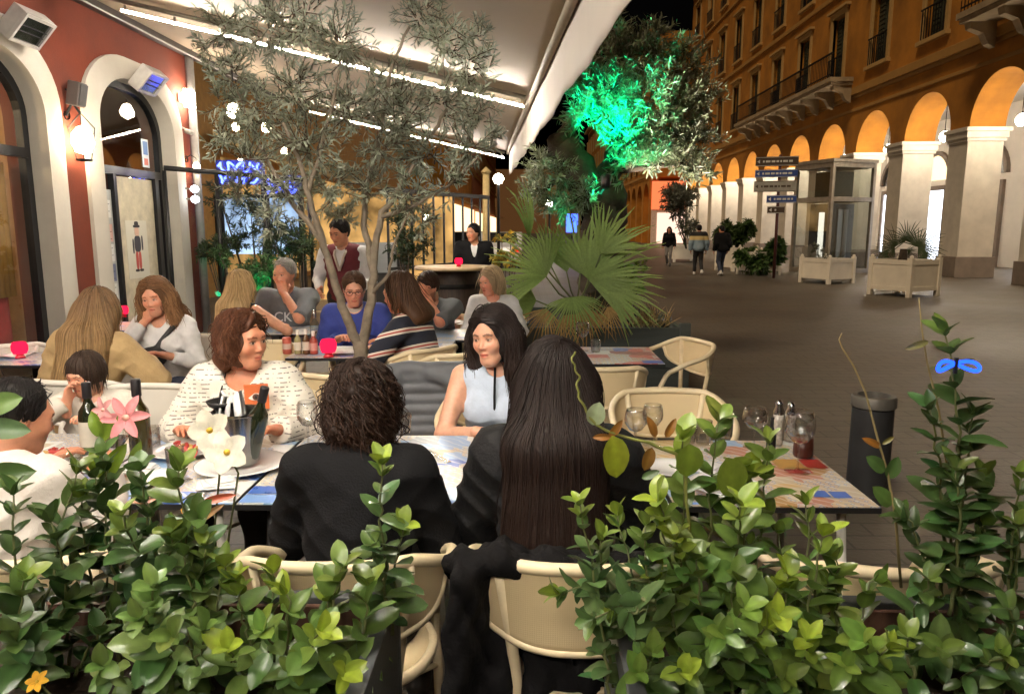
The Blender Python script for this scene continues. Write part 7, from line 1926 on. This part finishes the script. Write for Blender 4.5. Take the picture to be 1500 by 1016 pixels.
m = MB(); m.lathe([(0, .02), (.17, .02), (.2, .04), (.23, .42), (.24, .45), (.21, .45), (.2, .38), (0, .38)], n=24); m.build('pot', M('clay_pot', (.2, .09, .05), .8, bump=.3), t, smooth=True)
pxr = OY / F
oc = [(335, 45, 48, .1), (400, 40, 55, -.1), (440, 20, 55, -.2), (500, 65, 55, -.1), (620, 20, 42, .1), (650, 60, 55, .15), (690, 95, 40, .1), (560, 130, 50, .2), (345, 110, 50, .15), (380, 165, 55, .1), (430, 135, 50, -.2), (450, 210, 60, -.2), (510, 160, 55, 0), (590, 165, 60, .2), (650, 150, 55, .25), (700, 165, 40, .1), (560, 215, 55, .1), (620, 225, 50, .2), (690, 215, 40, -.1), (720, 200, 22, -.1), (330, 200, 38, .1), (370, 230, 45, .1), (420, 270, 45, 0), (480, 270, 45, -.1), (540, 275, 45, .1), (600, 280, 42, 0), (655, 265, 38, -.1), (355, 280, 35, .1), (400, 320, 35, .15), (500, 320, 30, .2), (615, 320, 32, .1), (330, 150, 35, .1), (310, 80, 28, .1), (700, 50, 25, .1)]
cl = [(*np.array(at(px, py, Y=OY + dy)), pr * pxr * 1.02) for px, py, pr, dy in oc]
crown(t, B, cl, 17500, .054, .20, [(.25, .27, .19), (.20, .225, .15), (.33, .35, .27), (.27, .295, .215)], OLEAF, LEAF_OLIVE, 5, per=20, twl=.16)
# ---- big olive tree lit green, in its planter in the square
GY = 8.6
base = (at(880, 470, Y=GY).x, GY, 0); B = np.array(base)
t = thing('olive_tree', 'large old olive tree with a thick dark trunk, lit green from within', 'tree', base)
def gp(px, py, dy=0): return np.array(at(px, py, Y=GY + dy)) - B
m = MB()
limb(m, [A3(0, 0, .5), gp(885, 430), gp(880, 380), gp(888, 320), gp(882, 270)], .27, .25, 14, .03, 1)
limb(m, [gp(888, 330), gp(862, 275, -.1), gp(835, 225, -.15), gp(822, 195, -.1)], .22, .16, 12, .03, 2)
limb(m, [gp(882, 280), gp(905, 215, .1), (gp(915, 170, .1)), gp(930, 110, .2)], .17, .05, 10, .02, 3)
limb(m, [gp(895, 240), gp(945, 200, .1), gp(990, 150, .2)], .08, .03, 8, .02, 4)
limb(m, [gp(825, 200, -.1), gp(850, 150, 0), gp(870, 100, .1)], .09, .03, 8, .02, 5)
limb(m, [gp(900, 250), gp(950, 245, -.1), gp(1000, 240, -.1)], .05, .02, 8, .01, 6); limb(m, [gp(850, 260), gp(815, 265, -.1), gp(790, 285, -.1)], .06, .02, 8, .01, 7)
o = m.build('trunk', DBARK, t, smooth=True)
gx = GY / F
gc = [(860, 120, 40, -.3), (900, 90, 48, -.2), (950, 80, 50, 0), (1000, 110, 45, .2), (1020, 150, 42, .2), (850, 165, 38, -.5), (890, 145, 45, -.5), (940, 140, 50, -.3), (985, 160, 48, 0), (1010, 205, 42, .1), (920, 195, 38, -.4), (960, 215, 45, -.1), (1005, 226, 40, -.1), (945, 228, 34, -.3), (920, 240, 32, -.3), (1025, 248, 26, 0), (900, 50, 26, 0), (965, 52, 18, 0), (1000, 70, 22, .1), (820, 255, 30, -.3), (795, 240, 26, -.2), (790, 285, 32, -.2), (825, 295, 34, -.3), (860, 290, 26, -.4), (840, 95, 28, -.2), (780, 260, 22, 0)]
cl = [(*np.array(at(px, py, Y=GY + dy)), pr * gx * 1.05) for px, py, pr, dy in gc]
crown(t, B, cl, 21000, .085, .20, [(.19, .215, .12), (.16, .185, .10), (.27, .285, .22), (.21, .24, .15)], OLEAF, LEAF_OLIVE, 9, per=20, twl=.2)
def spot(px, py, Y, tx, ty, TY, col, energy, size, label, group=None):
    a = at(px, py, Y=Y); b_ = at(tx, ty, Y=TY); d = (b_ - a).normalized()
    o = thing('spotlight', label, 'lamp', a, 0, group); q = d.to_track_quat('Z', 'Y').to_matrix()
    m = MB(); m.lathe([(0, -.1), (.04, -.1), (.05, -.06), (.06, .02), (.055, .02), (.05, .0), (0, .0)], n=14, rot=q); m.build('housing', IRON, o, smooth=True)
    m = MB(); m.lathe([(0, .002), (.049, .002)], n=14, rot=q); m.build('lens', Emit('lens_%s' % ('green' if col[0] < .5 else 'white'), col, 6), o)
    ld = bpy.data.lights.new('beam', 'SPOT'); ld.energy = energy; ld.color = col; ld.spot_size = R(size); ld.spot_blend = .5; ld.shadow_soft_size = .03
    lo = bpy.data.objects.new('beam', ld); COL.objects.link(lo); setpar(lo, o); lo.location = d * .03; lo.rotation_euler = d.to_track_quat('-Z', 'Y').to_euler()
    return o
def uplight(px, Y, z, tx, ty, TY, col, e, size, label):
    q = at(px, 470, Y=Y); b_ = at(tx, ty, Y=TY); dd = Vector((q.x, Y, z)); pj = dd  # stands on a short stake in the soil
    o = spot(px, 470, Y, tx, ty, TY, col, e, size, label, 'spotlights in the dark planter'); o.location = (q.x, Y, z)
    d2 = (b_ - Vector((q.x, Y, z))).normalized()
    for c_ in kids(o):
        if c_.type == 'LIGHT': c_.rotation_euler = d2.to_track_quat('-Z', 'Y').to_euler(); c_.location = d2 * .03
    m = MB(); m.tube([(0, 0, -.04), (0, 0, -z + .56)], .012, 6); m.build('stake', IRON, o)
uplight(892, 7.75, .70, 895, 95, GY - .45, (0, 1, .42), 1500, 24, 'green spotlight staked in the dark planter, left of the olive trunk')
o = spot(888, 262, GY - 1.0, 897, 100, GY - .45, (0, 1, .42), 560, 66, 'green spotlight on an arm strapped high on the trunk of the old olive')
m = MB(); m.tube([(0, .02, -.06), (0, .5, -.12), (0, .85, -.1)], .012, 6); m.build('arm', IRON, o)
uplight(925, 7.75, .70, 955, 100, GY - .35, (0, 1, .42), 900, 22, 'green spotlight staked in the dark planter, right of the olive trunk')
uplight(835, 7.9, .70, 815, 255, GY - .35, (0, 1, .42), 230, 14, 'green spotlight at the left end of the dark planter')
uplight(975, 7.5, .70, 1000, 200, GY - .25, (1, .90, .74), 620, 40, 'white spotlight at the right end of the dark planter')
# planter with the palm
px0, px1 = at(768, 480, Y=7.2).x, at(1003, 480, Y=7.2).x
cx = (px0 + px1) / 2; hx = (px1 - px0) / 2
t = thing('planter_box', 'dark green grey planter box holding the palm and the old olive tree', 'planter', (cx, 8.15, 0))
GPL = M('green_grey_boards', (.045, .052, .046), .6, var=.2, scale=2, bump=.2, stretch=(1, 1, 8))
for (a, b_, c, d) in ((-hx, -.95, hx, -.9), (-hx, .9, hx, .95), (-hx, -.898, -hx + .05, .898), (hx - .05, -.898, hx, .898)):
    m = MB()
    for k in range(3): m.box2(a, b_, .04 + k * .205, c, d, .04 + (k + 1) * .205 - .006)
    m.build('panel', GPL, t, bevel=.004)
for sx in (-1, 1): m = MB(); m.box2(sx * hx - .05, -1.0, 0, sx * hx + .05, -.93, .70); m.build('post', GPL, t, bevel=.005)
m = MB(); m.box2(-hx + .052, -.896, .1, hx - .052, .896, .58); m.build('soil', SOIL, t)
def fan_leaf(m, c, d, n, r, nseg=34, spread=150, seed=0, pet=None):
    """palmate leaf: narrow pleated segments radiating from the hub"""
    r_ = random.Random(seed); d = Vector(d).normalized(); n = Vector(n); n = (n - d * n.dot(d)).normalized(); s_ = d.cross(n)
    for i in range(nseg):
        a = R(-spread + 2 * spread * i / (nseg - 1)) ; v = d * math.cos(a) + s_ * math.sin(a)
        l = r * (.74 + .26 * math.cos(a * .6)) * (.72 + .36 * r_.random()); w = r * .021
        sd = v.cross(n).normalized(); dr = n * (-.16 * l * r_.random()) - Vector((0, 0, 1)) * (.05 * l * (1 + r_.random() * 3.5)) + s_ * (.10 * l * (r_.random() - .5))
        P = [(c, w * .35), (c + v * l * .35 + n * .02 * l, w), (c + v * l * .7 + dr * .25, w * .8), (c + v * l + dr, w * .12)]
        col = [.85 + .3 * r_.random()] * 3; vs = []
        for q, (p, ww) in enumerate(P): vs += [p - sd * ww + n * ww * .5, p, p + sd * ww + n * ww * .5]
        fs = []
        for q in range(3): fs += [(q * 3, q * 3 + 1, q * 3 + 4, q * 3 + 3), (q * 3 + 1, q * 3 + 2, q * 3 + 5, q * 3 + 4)]
        m.add(vs, fs, tuple(col))
PY_ = 6.95
base = (at(845, 470, Y=PY_ + .4).x, PY_ + .45, .58); t = thing('fan_palm', 'fan palm with spiky green leaves and dry lower fronds in the dark planter', 'palm', base); B = Vector(base)
PALM = leaf_mat('palm_leaf', (.22, .31, .085), .5, .25, .4); DRY = leaf_mat('dry_palm_leaf', (.34, .21, .08), .8, .2, .2)
m = MB(); st = MB()
fans = [(862, 408, 118, (.50, -.1, .55), (-.15, -1, .2), 92), (850, 400, 100, (.05, .1, 1), (-.1, -1, .1), 60), (800, 405, 95, (-.65, -.1, .55), (.3, -1, .2), 75), (775, 350, 95, (-.12, 0, 1), (.9, -.7, .1), 24), (805, 385, 80, (-.25, .2, 1), (.3, -1, .0), 45), (880, 372, 90, (.55, .1, .75), (-.5, -1, .0), 50), (785, 440, 72, (-.8, -.3, .1), (.2, -1, .4), 60), (890, 425, 84, (.9, -.25, -.1), (-.2, -1, .4), 55), (838, 435, 64, (.1, -.4, -.35), (.1, -1, .6), 80), (830, 398, 84, (-.2, .2, .9), (.2, -1, .0), 40)]
for i, (px, py, pr, d, n, spd) in enumerate(fans):
    c = Vector(at(px, py, Y=PY_ + .15 * math.sin(i * 2.3))) - B; fan_leaf(m, c, d, n, pr * PY_ / F, max(12, int(spd * .36)), spd, i); st.tube([Vector((0, 0, .28)), c * .6 + Vector((0, 0, .06)), c], [.012, .009, .006], 5)
m.build('frond', PALM, t, smooth=True); st.build('petiole', M('palm_petiole', (.12, .15, .05), .6), t, smooth=True)
m = MB()
for i, (px, py, pr, d, n) in enumerate([(800, 452, 55, (-.2, -.3, -.8), (.3, -1, .2)), (858, 452, 60, (.1, -.3, -1), (0, -1, .1)), (825, 462, 50, (.4, -.4, -.6), (0, -1, .4)), (890, 450, 45, (.5, -.3, -.8), (0, -1, .2))]): fan_leaf(m, Vector(at(px, py, Y=PY_ - .05)) - B, d, n, pr * PY_ / F, 16, 60, 40 + i)
m.build('dry_frond', DRY, t, smooth=True)
m = MB(); m.lathe([(.0, 0), (.16, 0), (.15, .2), (.09, .34), (0, .36)], n=14); m.build('trunk', DBARK, t, smooth=True)
# dry grass and a small bush in the planter
def tuft(name, label, px, py, Y, hpx, wpx, cols, n=90, cat='plant', z0=None):
    c = at(px, py, Y=Y); t = thing(name, label, cat, c); r_ = np.random.RandomState(int(px)); P, D, Nn, Ls, Ws, C = [], [], [], [], [], []
    for i in range(n):
        P.append(A3(r_.normal() * wpx * .25, r_.normal() * .08, 0) * A3(Y / F, 1, 1)); D.append(A3(r_.normal() * .6, r_.normal() * .4, 1)); Nn.append(r_.normal(size=3)); l = hpx * Y / F * (.6 + .6 * r_.rand()); Ls.append(l); Ws.append(.012); C.append(np.array(cols[r_.randint(len(cols))]) * (.7 + .6 * r_.rand()))
    leaves('blades', P, D, Nn, Ls, Ws, C, OLEAF, t, leaf_template(5, 2, .5, 0, -.5)); return t
tuft('dry_grass', 'tuft of dry straw coloured grass at the right end of the dark planter', 950, 478, 7.35, 34, 60, [(.36, .24, .10), (.28, .18, .07), (.2, .14, .06)], 130)
tuft('dry_grass', 'dry grass tuft at the foot of the palm trunk', 868, 478, 7.3, 42, 40, [(.36, .22, .08), (.22, .14, .06)], 80)
def bush(name, label, px, py, Y, rpx, cols, n=1500, L_=.05, W_=.45, mat=None, seed=0, trunk=None, group=None, squash=1.0, zbase=0, cat='shrub', k=7):
    r_ = np.random.RandomState(seed + 50); c = np.array(at(px, py, Y=Y)); rr = rpx * Y / F; base = (c[0], c[1], zbase); t = thing(name, label, cat, base, 0, group); B = np.array(base)
    cl = [(*(c + r_.normal(size=3) * rr * .48 * A3(1, .8, squash)), rr * (.38 + .25 * r_.rand())) for i in range(k)]
    m = MB()
    for q in cl[:5]: m.tube([Vector((r_.normal() * .03, r_.normal() * .03, 0)), Vector((A3(*q[:3]) - B) * .55 + A3(0, 0, .0)), Vector(A3(*q[:3]) - B)], [.03 if trunk else .015, .018 if trunk else .01, .006], 6)
    m.build('trunk' if trunk else 'stem', DBARK if trunk else TWIG, t, smooth=True)
    crown(t, B, cl, n, L_, W_, cols, mat or OLEAF, LEAF_MID, seed, per=12, twl=.2); return t
DK = [(.03, .05, .02), (.045, .07, .025), (.03, .055, .03)]
bush('green_bush', 'small bright yellow green bush at the right end of the dark planter', 925, 415, 8.0, 26, [(.16, .24, .03), (.1, .18, .03)], 700, .05, .5, seed=1, zbase=.58)
bush('potted_shrub', 'round dark green shrub in the white box behind the walker in black', 1075, 352, 29.5, 22, [(.06, .10, .03), (.045, .08, .02)], 3600, .20, .45, seed=2, zbase=.7)
bush('potted_shrub', 'green shrub spilling over the white box left of the glass kiosk', 1112, 376, 25.6, 25, [(.07, .14, .035), (.06, .11, .03)], 3600, .20, .45, seed=3, zbase=.55, squash=.6)
bush('potted_tree', 'small pale tree growing from the furthest white planter box', 1008, 300, 33, 34, [(.12, .13, .09), (.16, .16, .12)], 3000, .2, .3, seed=4, zbase=.7, trunk=1, cat='tree', squash=1.1)
tuft('potted_grass', 'sparse grassy plant in the white box in front of the glass kiosk', 1206, 390, 22.6, 32, 44, [(.08, .10, .05), (.12, .12, .06)], 120)
bush('potted_shrub', 'small pale sprig in the white box before the kiosk glass', 1200, 370, 22.8, 14, [(.12, .13, .09)], 200, .09, .3, seed=6, zbase=.7, k=4)
q = at(1322, 386, Y=18.6); t = thing('potted_palm', 'dark fan palm in the largest white planter box', 'palm', (q.x, 18.6, .8)); m = MB(); B = Vector((q.x, 18.6, .8))
for i, (px, py, pr, d, n) in enumerate([(1345, 362, 42, (.5, -.2, .4), (-.2, -1, .4)), (1310, 362, 38, (-.6, -.2, .4), (.2, -1, .3)), (1328, 352, 36, (-.1, 0, 1), (0, -1, .2)), (1352, 372, 32, (.8, -.2, -.1), (0, -1, .4)), (1300, 374, 32, (-.8, -.3, .0), (0, -1, .4)), (1330, 370, 26, (.2, -.5, .1), (0, -1, .5))]): fan_leaf(m, Vector(at(px, py, Y=18.6 + .1 * i)) - B, d, n, pr * 18.6 / F, 24, 120, 60 + i)
m.build('frond', leaf_mat('dark_palm_leaf', (.05, .075, .03), .5, .2, .4), t, smooth=True); m = MB(); m.tube([(0, 0, -.05), (0, 0, .3)], [.12, .08], 10); m.build('trunk', DBARK, t)
# plants behind the windbreak
bush('green_lit_bush', 'bush glowing green from a spotlight behind the windbreak', 372, 405, 10.6, 42, [(.06, .11, .04), (.04, .09, .03)], 1800, .07, .35, seed=11, zbase=0)
bush('dark_bush', 'dark bush behind the grey haired man', 440, 355, 11.0, 45, DK, 1800, .08, .3, seed=12)
bush('dark_bush', 'dark bush by the windbreak left of the green glow', 330, 370, 11.2, 34, DK, 1200, .08, .3, seed=13)
bush('slim_tree', 'slim dark tree before the pale blue panel', 372, 300, 11.8, 48, DK + [(.06, .08, .05)], 1400, .09, .25, seed=14, trunk=1, cat='tree', squash=1.3)
bush('dark_bush', 'dark leafy bush between the waiter and the pergola', 600, 350, 11.5, 38, DK + [(.07, .09, .06)], 1500, .08, .3, seed=15, squash=1.3)
bush('yellow_bush', 'potted bush with yellow flowers between the suited man and the palm', 742, 378, 9.8, 20, [(.55, .36, .04), (.4, .3, .05), (.2, .2, .04)], 500, .06, .6, seed=16)
spot(385, 445, 10.0, 375, 400, 10.6, (0, 1, .35), 40, 60, 'green spotlight on the ground behind the windbreak')
# ================================================================ LIGHT, CAMERA
sd = bpy.data.lights.new('square_fill', 'SUN'); sd.energy = .9; sd.angle = R(15); sd.color = (1, .76, .50)  # dim warm lamp added in place of the square's floodlighting
so = bpy.data.objects.new('square_fill', sd); COL.objects.link(so)
so.rotation_euler = (Vector((.36, .46, -.80))).to_track_quat('-Z', 'Y').to_euler()
cd = bpy.data.cameras.new('camera'); co = bpy.data.objects.new('camera', cd); COL.objects.link(co)
cd.sensor_width = 36; cd.lens = 36 * F / 1500; cd.clip_end = 1000; cd.clip_start = .02
co.location = (0, 0, EYE); co.rotation_euler = (math.pi / 2 - PITCH, 0, YAW)
SC.camera = co
vs = SC.view_settings; vs.view_transform = 'Standard'; vs.look = 'None'; vs.exposure = .92; vs.gamma = 1
SC.cycles.use_denoising = True
SC.cycles.max_bounces = 6; SC.cycles.transparent_max_bounces = 12; SC.cycles.transmission_bounces = 6
SC.cycles.caustics_reflective = False; SC.cycles.caustics_refractive = False; SC.cycles.sample_clamp_indirect = 4
SC.cycles.use_light_tree = True
